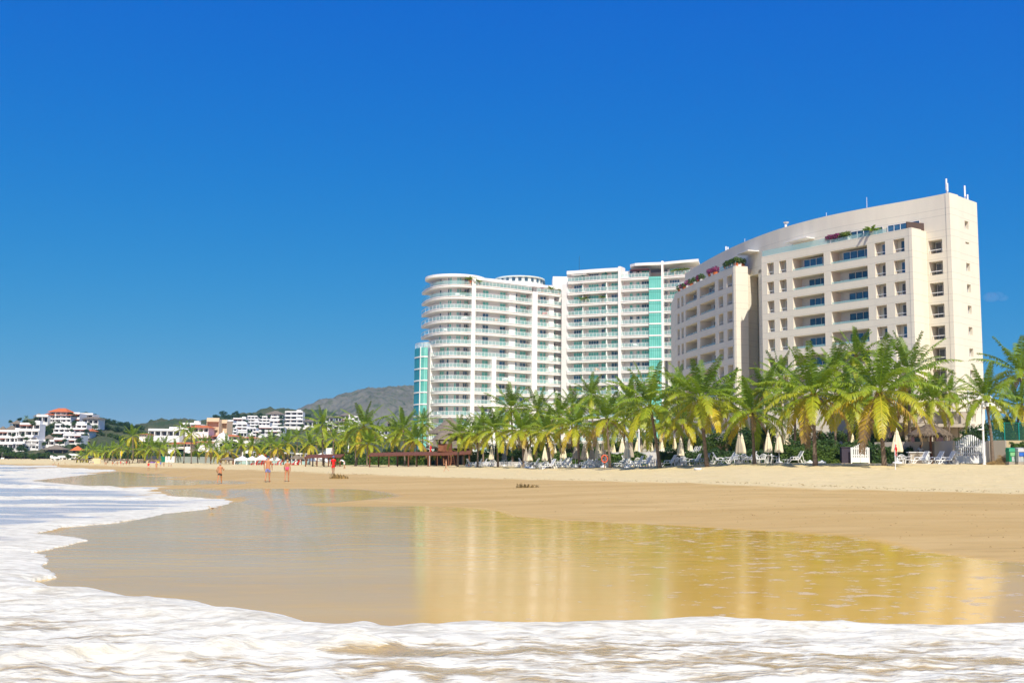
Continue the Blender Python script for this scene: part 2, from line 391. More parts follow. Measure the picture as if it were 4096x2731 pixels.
Z += crestm*(vnoise(X, Y, .5, 1., 4)*.10+vnoise(X, Y, 2.2, 2., 3)*.035*np.clip(1-Y/260, 0, 1))
Z += (1-wet)*(1-dryf)*vnoise(X, Y, .25, 7., 3)*.03*np.clip(Y/30, 0, 1)
# little scarp at the tide line
Z += 0.05*np.exp(-((dl-ppy)/5.0)**2)*np.clip(1-Y/220, 0, 1)
far_land = np.clip((Y-380)/200, 0, 1)
def sand_material():
    m = bpy.data.materials.new('beach_sand'); m.use_nodes = True; t = m.node_tree; N = t.nodes; L = t.links
    b = N['Principled BSDF']; tc = N.new('ShaderNodeTexCoord')
    def at(n):
        a = N.new('ShaderNodeAttribute'); a.attribute_name = n; return a.outputs['Fac']
    wetA, dryA = at('wet'), at('dry')
    def nz(sc, st, det=5, rough=.55):
        mp = N.new('ShaderNodeMapping'); mp.inputs['Scale'].default_value = st; L.new(tc.outputs['Object'], mp.inputs[0])
        n = N.new('ShaderNodeTexNoise'); n.inputs['Scale'].default_value = sc; n.inputs['Detail'].default_value = det; n.inputs['Roughness'].default_value = rough
        L.new(mp.outputs[0], n.inputs['Vector']); return n.outputs[0]
    def mix(f, a, c, ty='RGBA'):
        x = N.new('ShaderNodeMix'); x.data_type = ty; i = 6 if ty == 'RGBA' else 2
        if isinstance(f, (int, float)): x.inputs[0].default_value = f
        else: L.new(f, x.inputs[0])
        for k, v in ((i, a), (i+1, c)):
            if isinstance(v, tuple): x.inputs[k].default_value = (*v, 1)
            elif isinstance(v, (int, float)): x.inputs[k].default_value = v
            else: L.new(v, x.inputs[k])
        return x.outputs[2 if ty == 'RGBA' else 0]
    def ramp(v, a, c):
        r = N.new('ShaderNodeMapRange'); r.interpolation_type = 'SMOOTHSTEP'; r.inputs['From Min'].default_value = a; r.inputs['From Max'].default_value = c
        L.new(v, r.inputs['Value']); return r.outputs[0]
    big = nz(.18, (.35, 1.6, 1), 5); mid = nz(1.2, (.5, 1.6, 1), 5); fine = nz(40, (1, 1, 1), 3, .7); foot = nz(2.2, (.8, 1.4, 1), 4, .7)
    foot2 = nz(1.1, (.7, 1.8, 1), 6, .75)
    damp = mix(ramp(big, .35, .68), (.50, .33, .115), (.58, .40, .16)); damp = mix(ramp(mid, .50, .78), damp, (.44, .29, .10)); damp = mix(ramp(nz(.55, (.16, 2.6, 1), 6, .7), .56, .66), damp, (.42, .285, .10))
    dry = mix(ramp(mid, .3, .7), (.65, .52, .275), (.70, .565, .32)); dry = mix(ramp(fine, .62, .8), dry, (.50, .37, .18)); dry = mix(ramp(foot2, .57, .68), dry, (.57, .445, .225))
    sp0 = nz(2.6, (.8, 1.1, 1), 5, .66); sx_ = N.new('ShaderNodeSeparateXYZ'); L.new(tc.outputs['Object'], sx_.inputs[0])
    gr = N.new('ShaderNodeMapRange'); gr.interpolation_type = 'SMOOTHSTEP'; gr.inputs['From Min'].default_value = -5; gr.inputs['From Max'].default_value = 6
    gr.inputs['To Min'].default_value = -.12; gr.inputs['To Max'].default_value = .025; L.new(sx_.outputs[0], gr.inputs['Value'])
    ad_ = N.new('ShaderNodeMath'); ad_.operation = 'ADD'; L.new(sp0, ad_.inputs[0]); L.new(gr.outputs[0], ad_.inputs[1]); spots = ad_.outputs[0]
    wetc = mix(ramp(big, .3, .7), (.645, .37, .045), (.69, .41, .065)); wetc = mix(ramp(spots, .58, .63), wetc, (.56, .42, .24))  # greyer foam spots carry reflected sky in their colour
    c = mix(dryA, damp, dry); c = mix(wetA, c, wetc)
    L.new(c, b.inputs['Base Color'])
    # thin standing water: mirror broken by small dull foam spots
    sm = ramp(spots, .60, .66)
    rw = mix(ramp(mid, .3, .8), .10, .20, 'FLOAT'); rw = mix(sm, rw, .55, 'FLOAT')
    rd = mix(wetA, .62, rw, 'FLOAT'); rd = mix(dryA, rd, .92, 'FLOAT'); L.new(rd, b.inputs['Roughness'])
    sp = mix(wetA, .18, .20, 'FLOAT'); sp = mix(dryA, sp, .05, 'FLOAT'); L.new(sp, b.inputs['Specular IOR Level'])
    hh = N.new('ShaderNodeMath'); hh.operation = 'ADD'; L.new(foot, hh.inputs[0])
    h2 = N.new('ShaderNodeMath'); h2.operation = 'MULTIPLY'; L.new(fine, h2.inputs[0]); h2.inputs[1].default_value = .12; L.new(h2.outputs[0], hh.inputs[1])
    st = mix(dryA, .22, 1.0, 'FLOAT'); st = mix(wetA, st, .02, 'FLOAT')
    bp = N.new('ShaderNodeBump'); bp.inputs['Distance'].default_value = .15; L.new(st, bp.inputs['Strength']); L.new(hh.outputs[0], bp.inputs['Height'])
    L.new(bp.outputs[0], b.inputs['Normal'])
    return m
SAND = sand_material()
tag(grid_mesh('beach', X, Y, Z, SAND, {'wet': wet, 'dry': dryf}), kind='structure')

# wrack line and scattered weed on the damp slope
r_ = random.Random(5); m = MB()
for i in range(1100):
    px = r_.uniform(900, 4300); a = np.interp(px, dpx, dpy); k = r_.random()
    Yt = np.interp(ray(px, 1850).x, GU, GC[:, 5])*(1+r_.gauss(0, .012)) if k < .45 else r_.uniform(np.interp(ray(px, 1850).x, GU, GC[:, 3])*1.05, np.interp(ray(px, 1850).x, GU, GC[:, 5]))
    X_ = uX(px, Yt); z_ = gz(X_, Yt)+.075*(k < .45)+.012; l = r_.uniform(.02, .06)*(1.3 if k < .45 else .7); an = r_.random()*3.14; dx, dy = math.cos(an)*l, math.sin(an)*l
    m.add([(X_-dx, Yt-dy, z_), (X_+dy*.3, Yt-dx*.3, z_+.03), (X_+dx, Yt+dy, z_), (X_-dy*.3, Yt+dx*.3, z_+.01)], [(0, 1, 2, 3)])
tag(m.build('weed_scraps', mat('dry_weed', (.26, .17, .07), .9, .1, var=.4)), kind='stuff')
# ================================================================ BUILDINGS
def wall_mat(name, c, seams=None, stain=0.06, rough=.85):
    m = bpy.data.materials.new(name); m.use_nodes = True; t = m.node_tree; N = t.nodes; L = t.links; b = N['Principled BSDF']
    b.inputs['Roughness'].default_value = rough; b.inputs['Specular IOR Level'].default_value = .15
    tc = N.new('ShaderNodeTexCoord')
    mp = N.new('ShaderNodeMapping'); mp.inputs['Scale'].default_value = (1, 1, .25); L.new(tc.outputs['Object'], mp.inputs[0])
    n = N.new('ShaderNodeTexNoise'); n.inputs['Scale'].default_value = .8; n.inputs['Detail'].default_value = 6; n.inputs['Roughness'].default_value = .65; L.new(mp.outputs[0], n.inputs['Vector'])
    rp = N.new('ShaderNodeValToRGB'); rp.color_ramp.elements[0].position = .3; rp.color_ramp.elements[1].position = .75
    rp.color_ramp.elements[0].color = (*[x*(1-stain*1.6) for x in c], 1); rp.color_ramp.elements[1].color = (*[min(.86, x*(1+stain)) for x in c], 1)
    L.new(n.outputs[0], rp.inputs[0]); out = rp.outputs[0]
    if seams:
        z0, pitch, offs = seams
        sp = N.new('ShaderNodeSeparateXYZ'); L.new(tc.outputs['Object'], sp.inputs[0])
        for of in offs:
            a = N.new('ShaderNodeMath'); a.operation = 'SUBTRACT'; L.new(sp.outputs[2], a.inputs[0]); a.inputs[1].default_value = z0+of-pitch*20
            d = N.new('ShaderNodeMath'); d.operation = 'MODULO'; L.new(a.outputs[0], d.inputs[0]); d.inputs[1].default_value = pitch
            l = N.new('ShaderNodeMath'); l.operation = 'LESS_THAN'; L.new(d.outputs[0], l.inputs[0]); l.inputs[1].default_value = .07
            mx = N.new('ShaderNodeMix'); mx.data_type = 'RGBA'; L.new(l.outputs[0], mx.inputs[0]); L.new(out, mx.inputs[6]); mx.inputs[7].default_value = (*[x*.78 for x in c], 1); out = mx.outputs[2]
    L.new(out, b.inputs['Base Color']); return m
def glass_mat(name, c, rough=.06, spec=.9, c2=None, sc=1.5):
    m = mat(name, c, rough, spec, var=0 if c2 else .15, vscale=sc, col2=c2); return m
WHITE = wall_mat('white_render', (.84, .83, .80), None, .02)
BEIGE = wall_mat('beige_render', (.775, .72, .595), (35.1, 3.13, (0.12, -2.05)), .03)
BEIGE_IN = wall_mat('loggia_render', (.68, .69, .69), None, .02)
WHITE_METAL = mat('white_metal', (.80, .80, .80), .45, .4)
RAILGLASS = bpy.data.materials.new('rail_glass'); RAILGLASS.use_nodes = True
_t = RAILGLASS.node_tree; _b = _t.nodes['Principled BSDF']; _b.inputs['Base Color'].default_value = (.42, .66, .63, 1); _b.inputs['Roughness'].default_value = .05
_b.inputs['Alpha'].default_value = .44
TEAL = glass_mat('teal_curtain_glass', (.11, .45, .40), .12, .6, (.20, .58, .52))
DARKG = glass_mat('dark_window_glass', (.02, .05, .09), .05, .9, (.05, .11, .16))
BLUEG = glass_mat('blue_window_glass', (.03, .09, .17), .05, 1.0, (.06, .16, .28))
CURT = mat('grey_curtain', (.10, .11, .13), .5, .4, var=.35, vscale=14, stretch=(1, 1, .02))
GREENG = glass_mat('green_curtain_wall', (.13, .50, .42), .05, 1.0, (.22, .62, .54), .35)
DGREENG = glass_mat('green_screen_glass', (.04, .22, .17), .1, .7)
BLUECW = glass_mat('blue_curtain_wall', (.02, .24, .33), .06, .9, (.03, .32, .40), .3)
GREYROOF = mat('roof_grey', (.45, .45, .44), .8, .2)

class Plan:
    """a wall line seen from above, looked up by photo column"""
    def __init__(s, pts):
        pts = sorted(pts, key=lambda p: p[0]/p[1]); s.X = np.array([p[0] for p in pts]); s.Y = np.array([p[1] for p in pts]); s.u = s.X/s.Y
    def at(s, px, py=1500):
        u = ray(px, py).x
        return Vector((float(np.interp(u, s.u, s.X)), float(np.interp(u, s.u, s.Y))))
    def seg(s, a, b, n=None, py=1500):
        n = n or max(2, int(abs(b-a)/14)+1)
        ua, ub = ray(a, py).x, ray(b, py).x
        ks = np.linspace(ua, ub, n)
        return [Vector((float(np.interp(k, s.u, s.X)), float(np.interp(k, s.u, s.Y)))) for k in ks]
def norms(pts):
    out = []
    for i in range(len(pts)):
        d = pts[min(i+1, len(pts)-1)]-pts[max(i-1, 0)]; n = Vector((d.y, -d.x))
        out.append(n.normalized() if n.length > 0 else Vector((0, -1)))
    return out
def band(mb, pts, o0, o1, z0, z1, mi=0, dz=None):
    """solid ribbon along pts between offsets o0 (front) and o1 (back)"""
    ns = norms(pts); n = len(pts); vs = []
    for p, q in zip(pts, ns):
        a = p+q*o0; b = p+q*o1
        vs += [(a.x, a.y, z0), (b.x, b.y, z0), (b.x, b.y, z1), (a.x, a.y, z1)]
    fs = []
    for i in range(n-1):
        for k in range(4): fs.append((4*i+k, 4*i+(k+1) % 4, 4*i+4+(k+1) % 4, 4*i+4+k))
    fs += [(3, 2, 1, 0), tuple(4*(n-1)+k for k in range(4))]
    mb.add(vs, fs, mi)
def pane_on(parent, pts, off, z0, z1, nm, glass, frame=WHITE_METAL, n=2, fr=.07, rail=None):
    """one glazed opening: frame bars and panes in one mesh"""
    m = MB(); ns = norms(pts); a = pts[0]+ns[0]*off; b = pts[-1]+ns[-1]*off
    q = ns[0]
    def pt(t, o, z): p = a+(b-a)*t; return (p.x+q.x*o, p.y+q.y*o, z)
    m.add([pt(0, 0, z0), pt(1, 0, z0), pt(1, 0, z1), pt(0, 0, z1)], [(0, 1, 2, 3)], 0)
    for i in range(n+1): m.bar(pt(i/n, .03, z0), pt(i/n, .03, z1), fr, .06, 1)
    m.bar(pt(0, .035, z1-fr/2), pt(1, .035, z1-fr/2), fr, .06, 1); m.bar(pt(0, .035, z0+fr/2), pt(1, .035, z0+fr/2), fr, .06, 1)
    return m.build(nm, [glass, frame], parent)
rnd = random.Random(3)

# ------------------------------------------------------------ beige apartment building
TOPZ = [35.1-3.13*k for k in range(11)]
def pfit(pts, H, deg, x0, x1, n=24):
    c = np.polyfit([a for a, b in pts], [b for a, b in pts], deg)
    return Plan([atz(x, float(np.polyval(c, x)), H)[:2] for x in np.linspace(x0, x1, n)])
planR = pfit([(3052,1026),(3175,1002),(3331,970),(3460,950),(3515,932),(3663,907)], 36.4, 2, 3040, 3668)
planM = pfit([(2786,1072),(2832,1038),(2874,1011),(2928,986),(2985,961),(3042,942),(3119,917),(3176,902),(3260,879),(3487,826),(3617,802),(3813,769)], 41.5, 3, 2740, 3824)
planL = pfit([(2706,1172),(2735,1154),(2786,1130),(2863,1096),(2932,1068),(2948,1060)], 36.4, 2, 2690, 2952)
BB = empty('apartment_building', (0, 0, 0)); tag(BB, 'beige curved apartment block with deep square loggias, nearest the camera on the right', 'building')
wl = MB(); inn = MB()
def facade(plan, x0, x1, cols, top, D, rows, plinth=2.0, hgt=1.98):
    xs = [x0]
    for a, b, *_ in cols:
        if a > xs[-1]+1: band(wl, plan.seg(xs[-1], a), 0, -D, plinth, top)
        xs.append(b)
    if x1 > xs[-1]+1: band(wl, plan.seg(xs[-1], x1), 0, -D, plinth, top)
    for a, b, kind in cols:
        pts = plan.seg(a, b); zt = top
        for k in range(rows):
            o1 = TOPZ[k]; o0 = o1-hgt
            band(wl, pts, 0, -D, o1, zt); zt = o0
            e = .02
            if kind == 'small': band(wl, pts, -1.1, -D, o0, o1)
            else:
                lg = MB(); band(lg, pts, -D+.12, -D, o0, o1); lg.build('loggia_wall', BEIGE_IN, BB)
            ps = plan.seg(a, b, 40)
            if kind == 'small':
                n = len(ps); g = BLUEG if rnd.random() < .45 else DARKG
                i0 = int(n*.30)
                pane_on(BB, [ps[i0], ps[-1]], -1.05, o0, o1-.15, 'window', g if rnd.random() < .7 else CURT, n=2)
                r = MB(); r.bar((*(pts[0]+norms(pts)[0]*-.25), o0+.5), (*(pts[-1]+norms(pts)[-1]*-.25), o0+.5), .07)
                r.bar((*(pts[0]+norms(pts)[0]*-.25), o0+.06), (*(pts[-1]+norms(pts)[-1]*-.25), o0+.06), .05)
                r.build('railing', WHITE_METAL, BB)
            else:
                f = (.26, 1.0)
                if k == 0: f = (.20, 1.0)
                n = len(ps); i0 = int(n*f[0])
                offd = -D+.25 if k else -D*.55
                pane_on(BB, [ps[i0], ps[-1]], offd, o0, o1-.25, 'balcony_door', BLUEG if k == 0 else (DARKG if rnd.random() < .6 else BLUEG), n=4)
                if k == 0: pass
                r = MB(); q = norms(pts)
                band(r, pts, -.12, -.15, o0+.02, o0+.32, 0); r.build('glass_railing', RAILGLASS, BB)
        band(wl, pts, 0, -D, plinth, zt)
D1 = 2.3
R_cols = [(3075,3102,'small'),(3124,3153,'small'),(3178,3305,'big'),(3333,3482,'big'),(3513,3555,'small'),(3589,3634,'small')]
facade(planR, 3053, 3665, R_cols, 36.4, D1, 8)
L_cols = [(2711,2720,'small'),(2727,2736,'small'),(2744,2790,'big'),(2802,2863,'big'),(2877,2896,'small'),(2912,2933,'small')]
facade(planL, 2703, 2948, L_cols, 36.4, D1, 9)
# returns of the two blocks and the tall wall behind them
def slab_wall(a, b, z0, z1, th=.5, m=None):
    a = Vector(a); b = Vector(b); band(m or wl, [a, b], 0, -th, z0, z1)
pR = planR.at(3665); pM = planM.at(3723)
slab_wall(pR, pM, 2, 36.4)
pL = planL.at(2948); pL2 = Vector((43.0, 186.5)); slab_wall(pL, pL2, 2, 36.4)
pl0 = planL.at(2703); slab_wall(pl0+Vector((1.5, 16)), pl0, 2, 36.4)
# roof decks of blocks
def deck(pts, back, z, m=wl):
    ns = norms(pts); q = [tuple(p+n*-.05) for p, n in zip(pts, ns)]+[tuple(p) for p in back]
    m.add([(x, y, z) for x, y in q], [tuple(range(len(q)))])
deck(planR.seg(3053, 3665), [planM.at(3720), planM.at(3500), planM.at(3300), planM.at(3150), planM.at(3060)], 35.55)
deck(planL.seg(2703, 2948), [pL2, planM.at(2960), planM.at(2870), planM.at(2780), pl0+Vector((1.5, 14))], 35.55)
# tall wall: openings of the penthouse terrace and the right-hand window column
def mwall(x0, x1, z0, z1): band(wl, planM.seg(x0, x1), 0, -2.2, z0, z1)
mwall(2742, 3720, 35.0, 41.5)
mwall(3040, 3062, 2, 35.6)
for x0, x1 in ((3720, 3731), (3787, 3823)): mwall(x0, x1, 2, 41.5)
pts = planM.seg(3731, 3787); zt = 41.5
for k in range(10):
    o1 = TOPZ[k]-.15; o0 = o1-1.98; band(wl, pts, 0, -2.2, o1, zt); zt = o0
    band(wl, pts, -2.1, -2.2, o0, o1)
    pane_on(BB, planM.seg(3742, 3787), -1.4, o0, o1-.1, 'window', CURT, n=2)
    r = MB(); r.bar((*(pts[0]+norms(pts)[0]*-.2), o0+.55), (*(pts[-1]+norms(pts)[-1]*-.2), o0+.55), .09); r.build('railing', WHITE_METAL, BB)
band(wl, pts, 0, -2.2, 2, zt)
band(wl, planM.seg(2750, 3730), -2.0, -2.2, 2, 35.0)
# right-hand end wall with its slot windows
c0 = planM.at(3823); c1 = Vector(atz(3907, 811, 41.5)[:2])
def side_pt(t): return c0+(c1-c0)*t
t0, t1 = .52, .66
slab_wall(c0, side_pt(t0), 2, 41.5, .6); slab_wall(side_pt(t1), c1, 2, 41.5, .6)
zt = 41.5
for k in range(-1, 9):
    o1 = TOPZ[0]-3.13*k-.1; hh = 1.2 if k != 0 else .3; o0 = o1-hh
    slab_wall(side_pt(t0), side_pt(t1), o1, zt, .6); zt = o0
    pane_on(BB, [side_pt(t0), side_pt(t1)], -.5, o0, o1, 'slot_window', DARKG, n=1, fr=.05)
slab_wall(side_pt(t0), side_pt(t1), 2, zt, .6)
nrm = Vector((c1-c0).normalized()); back = Vector((-.5, .86))*14
slab_wall(c1, c1+back, 2, 41.5); slab_wall(c1+back, planM.at(2742)+Vector((14, 12)), 2, 41.5); slab_wall(planM.at(2742)+Vector((14, 12)), planM.at(2742), 2, 41.5)
deck(planM.seg(2742, 3823), [c1, c1+back, planM.at(2742)+Vector((14, 12))], 41.0)
wl.build('wall', BEIGE, BB)
# penthouse: glazed strips, parapet glass, awnings
for a, b, o in ((3570, 3700, .02), (3420, 3550, .02), (2925, 2960, .03)):
    pane_on(BB, planM.seg(a, b, 2), .12, 36.2 if a > 3000 else 36.0, 38.2 if a > 3000 else 38.6, 'penthouse_window', DARKG if a < 3500 else BLUEG, n=5)
r = MB()
band(r, planR.seg(3055, 3330), -.1, -.13, 36.4, 37.35); r.build('glass_parapet', RAILGLASS, BB)
r = MB(); band(r, planR.seg(3335, 3560), -.1, -.13, 36.4, 37.0); r.build('glass_parapet', RAILGLASS, BB)
r = MB(); band(r, planL.seg(2880, 2946), -.1, -.13, 36.4, 37.3); r.build('glass_parapet', RAILGLASS, BB)
aw = MB(); q = planM.seg(3000, 3044, 4); band(aw, q, 2.2, 0, 38.8, 38.95); aw.build('awning', WHITE, BB)
aw = MB(); q = planM.seg(3180, 3270, 4); band(aw, q, 1.8, 0, 38.3, 38.42); aw.build('awning', WHITE, BB)
aw = MB(); slab_wall(planM.at(3690)+Vector((-2.2, -1.6)), planM.at(3716), 36.4, 37.7, .15, aw); aw.build('screen_wall', mat('brown_screen', (.09, .06, .05), .6), BB)
for px, h in ((3818, 2.6), (3826, 1.9), (3875, 2.5), (3883, 1.3), (2909, 1.3), (2917, 1.0)):
    m = MB(); c = planM.at(min(px, 3822)) if px < 3830 else side_pt((px-3823)/84)
    c = c+Vector((.3, 1.2)); z = 41.3 if px > 3000 else 41.2
    m.tube([(c.x, c.y, z), (c.x, c.y, z+h)], .06, 6); m.box(c.x-.10, c.x+.10, c.y-.08, c.y+.08, z+h*.35, z+h)
    m.build('roof_antenna', WHITE_METAL, BB)
for px in (3155, 3320, 3487, 2985):
    m = MB(); c = planM.at(px)+Vector((.3, 1.0)); m.tube([(c.x, c.y, 41.2), (c.x, c.y, 42.3 if px != 3487 else 43.4)], .035, 5)
    if px == 3155: m.lathe([(0, 0), (.35, .1), (.5, .3)], 10, (c.x, c.y, 42.2)); m.box(c.x-.25, c.x+.1, c.y-.1, c.y+.1, 41.7, 42.1)
    m.build('roof_mast', WHITE_METAL, BB)

# ------------------------------------------------------------ white apartment tower
WB = empty('apartment_tower', (0, 0, 0)); tag(WB, 'tall white apartment building with curved balconies, teal curtains and green glass columns', 'building')
def mk(lst): return Plan([(ray(px, 1400).x*Y, Y) for px, Y in lst])
pA = mk([(1676,300),(1679,296),(1686,291.5),(1700,287),(1720,283.6),(1745,281.2),(1770,280),(1800,279.2),(1840,279.2),(1880,280.2),(1893,281)])
pB = mk([(1893,280.6),(1920,280.6),(1990,283),(2060,286),(2128,289.5)])
pC = mk([(2145,290.2),(2190,291.8),(2225,293.6),(2248,295.2)])
pD = mk([(2266,292.4),(2300,291.6),(2360,289.4),(2430,287.4),(2476,286.4)])
pE = mk([(2480,286),(2530,284.4),(2597,283)])
pF = mk([(2655,282.2),(2700,280.4),(2740,279),(2800,277)])
P_ = 3.12
SL = [48.75-P_*k for k in range(16)]                  # balcony floor levels, left wing
SR = [52.0-P_*k for k in range(17)]
fins = MB()
nwin = [0]
def white_zone(plan, x0, x1, levels, doors, solids=(), depth=2.2, top=None, rail_frac=1.0, glass_top=False, skip=0, screens=()):
    pts = plan.seg(x0, x1, max(4, int((x1-x0)/14)+1))
    inner = MB()
    band(inner, pts, -depth, -depth-.3, 2, (top or levels[0]+2.9))
    inner.build('inner_wall', BEIGE_IN, WB)
    for k, z in enumerate(levels):
        m = MB()
        band(m, pts, 0, -depth-.1, z-.20, z)            # lip
        band(m, pts, -.22, -depth-.1, z-.36, z-.20)
        band(m, pts, -.06, -depth-.1, z-.66, z-.36)
        m.build('balcony_slab', WHITE, WB)
        h = 1.02
        r = MB()
        ns = norms(pts)
        for i, (p, q) in enumerate(zip(pts, ns)):
            a = p-q*.12
            if not (glass_top and k < 2): r.bar((a.x, a.y, z), (a.x, a.y, z+h), .07, .06, 0)
            if i < len(pts)-1:
                b = pts[i+1]-ns[i+1]*.12
                if not (glass_top and k < 2): r.bar((a.x, a.y, z+h), (b.x, b.y, z+h), .09, .07, 0)
                r.quad((a.x, a.y, z+.1), (b.x, b.y, z+.1), (b.x, b.y, z+h), (a.x, a.y, z+h), 1)
        r.build('railing', [WHITE_METAL, RAILGLASS], WB)
        for a, b, n in doors:
            g = TEAL if rnd.random() < .6 else (DARKG if rnd.random() < .6 else BLUEG)
            nwin[0] += 1
            pane_on(WB, plan.seg(a, b, 2), -depth+.06, z+.02, z+2.3, 'balcony_door' if b-a > 30 else 'window', g, n=n, fr=.06)
        for a, b in screens:
            pp = plan.seg(a, b, 2); s_ = MB(); band(s_, pp, -.5, -depth+.1, z+.02, z+2.25); s_.build('privacy_screen', DGREENG, WB)
    so2 = MB()
    for a, b, o in solids:
        pp = plan.seg(a, b, 3); band(so2, pp, o, -depth-.2, 2, levels[0]+.01)
    if solids: so2.build('pier', WHITE, WB)
# left round end: upper floors reach round the corner, lower ones stop at the glass tower
white_zone(pA, 1680, 1885, SL[:6], [(1728,1766,5),(1787,1826,4),(1828,1841,2),(1870,1885,2)], [], 2.4, glass_top=True, top=51.2)
white_zone(pA, 1722, 1885, SL[6:], [(1730,1747,2),(1775,1815,4),(1820,1835,2),(1868,1884,2)], [], 2.4, top=31)
white_zone(pB, 1895, 2126, SL, [(1942,1965,2),(2014,2037,2),(2070,2086,2),(2098,2122,2)], [(2041,2068,-.9)], 2.3, top=50.5)
white_zone(pC, 2146, 2246, SL, [(2175,2198,2),(2230,2243,1)], [(2201,2222,-.8)], 2.2, top=50.5)
white_zone(pD, 2268, 2474, SR, [(2283,2322,4),(2342,2382,4),(2395,2417,2),(2438,2472,3)], [(2326,2328,-.4),(2422,2426,-.3)], 2.3, top=54.2, screens=((2322,2325),(2417,2420)))
white_zone(pE, 2484, 2596, SR[:], [(2510,2550,4),(2561,2592,3)], [], 2.4, top=54.2)
white_zone(pF, 2656, 2790, SR[:8], [(2666,2706,4)], [], 2.4, top=54.2)
# piers between the bays
def pier(plan, a, b, o, z1, z0=2, dep=3): m = MB(); band(m, plan.seg(a, b, 3), o, -dep, z0, z1); return m.build('pier', WHITE, WB)
pier(mk([(1870,280.2),(1893,280.8),(1910,280.6)]), 1883, 1898, .05, 51.2); pier(pA, 1708, 1722, .1, 33.0)
pBC = mk([(2120,289.2),(2150,290.4)]); pier(pBC, 2126, 2146, .25, 48.6)
pCD = mk([(2240,294.8),(2270,293)]); pier(pCD, 2246, 2268, .1, 51.5)
pDE = mk([(2470,286.5),(2490,285.8)]); pier(pDE, 2474, 2484, .25, 55.2)
pEF = mk([(2590,283.2),(2660,282)]); pier(pEF, 2648, 2656, .5, 56.0)
pier(pB, 1966, 1983, .2, 29.8)
# green glass stair column and the glazed corner tower
def glass_col(plan, a, b, levels, n, glass, off, z1):
    for k, z in enumerate(levels):
        zt = z1 if k == 0 else levels[k-1]-.35
        m = MB(); pts = plan.seg(a, b, n+1); ns = norms(pts)
        band(m, pts, off, off-.4, z, zt, 0)
        for p, q in zip(pts, ns): m.bar((*(p+q*(off+.03)), z), (*(p+q*(off+.03)), zt), .06, .05, 1)
        m.bar((*(pts[0]+ns[0]*(off+.03)), zt-.7), (*(pts[-1]+ns[-1]*(off+.03)), zt-.7), .05, .05, 1)
        m.build('glass_panel', [glass, DGREENG], WB)
        bnd = MB(); band(bnd, pts, off+.12, off-.5, z-.35, z); bnd.build('floor_band', WHITE, WB)
glass_col(pEF, 2598, 2648, [z-.1 for z in SR[1:]], 6, GREENG, .35, 51.9)
for (a, b), gl in (((1681, 1709), GREENG), ((1658, 1680), BLUECW)):
    pt_ = mk([(1650,289),(1662,284.8),(1680,282),(1700,280.8),(1712,281.4),(1722,283)])
    glass_col(pt_, a, b, [z-.1 for z in SL[6:]], 4 if a > 1670 else 3, gl, 0, 32.2)
m = MB(); band(m, pt_.seg(1680, 1682, 2), .15, -.4, 2, 32.4); m.build('mullion', WHITE, WB)
r = MB(); pts = pt_.seg(1658, 1722, 12); ns = norms(pts)
for i in range(len(pts)):
    a = pts[i]-ns[i]*.1; r.bar((a.x, a.y, 32.2), (a.x, a.y, 33.5), .1, .08, 0)
    if i+1 < len(pts): b = pts[i+1]-ns[i+1]*.1; r.bar((a.x, a.y, 33.5), (b.x, b.y, 33.5), .12, .1, 0); r.quad((a.x, a.y, 32.3), (b.x, b.y, 32.3), (b.x, b.y, 33.5), (a.x, a.y, 33.5), 1)
r.build('railing', [WHITE_METAL, RAILGLASS], WB)
# roofs
def roof(pts, back, z0, z1, over=.3):
    ns = norms(pts); q = [tuple(p+n*over) for p, n in zip(pts, ns)]+[tuple(b) for b in back]
    m = MB(); m.prism(q, z0, z1); return m.build('roof', WHITE, WB)
V2 = lambda a, b: Vector((a, b))
cxr = pA.at(1800)
ov = [V2(-15.5+8.2*math.cos(a), 287.5+8.0*math.sin(a)) for a in np.linspace(math.pi*.9, math.pi*2.02, 26)]
m = MB(); m.prism([tuple(p) for p in ov]+[(-6, 298), (-20, 298)], 50.9, 51.6); m.build('roof', WHITE, WB)
roof(pB.seg(1893, 2128, 8)+pC.seg(2146, 2262, 5), [V2(14, 303), V2(-9, 292)], 50.2, 50.9, -.6)
roof(pD.seg(2262, 2482, 8), [V2(30, 300), V2(16, 306)], 54.0, 54.9, .1)
roof([pDE.at(2484)+V2(2.8, 0)]+pE.seg(2545, 2597, 3)+pF.seg(2656, 2800, 4), [V2(52, 292), V2(34, 298)], 55.0, 55.7, .4)
m = MB(); band(m, pC.seg(2146, 2262, 5), -4.5, -5, 48, 50.2); m.build('wall', WHITE, WB)
# roof buildings
m = MB(); m.box(11.5, 18, 304, 312, 50, 55.4); m.box(8.3, 11.5, 305, 310, 50, 53.0); m.box(18, 24, 300, 306, 50, 55.6); m.build('roof_house', WHITE, WB)
m = MB()
m.lathe([(6.6, 0), (6.6, 1.9), (7.0, 1.9), (7.0, 2.2), (2, 3.0), (0, 3.1)], 26, (2.0, 296.5, 50.9)); m.build('roof_pavilion', wall_mat('mint_render', (.68, .76, .72)), WB)
for a in np.linspace(math.pi, 2*math.pi, 13):
    w_ = MB(); x = 2+6.65*math.cos(a); y = 296.5+6.65*math.sin(a); w_.box(x-.45, x+.45, y-.05, y+.05, 51.7, 52.6); w_.build('roof_window', DARKG, WB)
m = MB(); pts = pB.seg(1960, 2125, 8); band(m, pts, -.2, -2.2, 50.05, 50.2); m.build('awning', WHITE, WB)
m = MB(); band(m, pD.seg(2285, 2345, 4), .2, -2, 53.6, 53.75); m.build('awning', WHITE, WB)
m = MB(); band(m, pE.seg(2520, 2596, 4), .3, -2, 53.9, 54.1); m.build('awning', mat('maroon_awning', (.10, .03, .04), .7), WB)
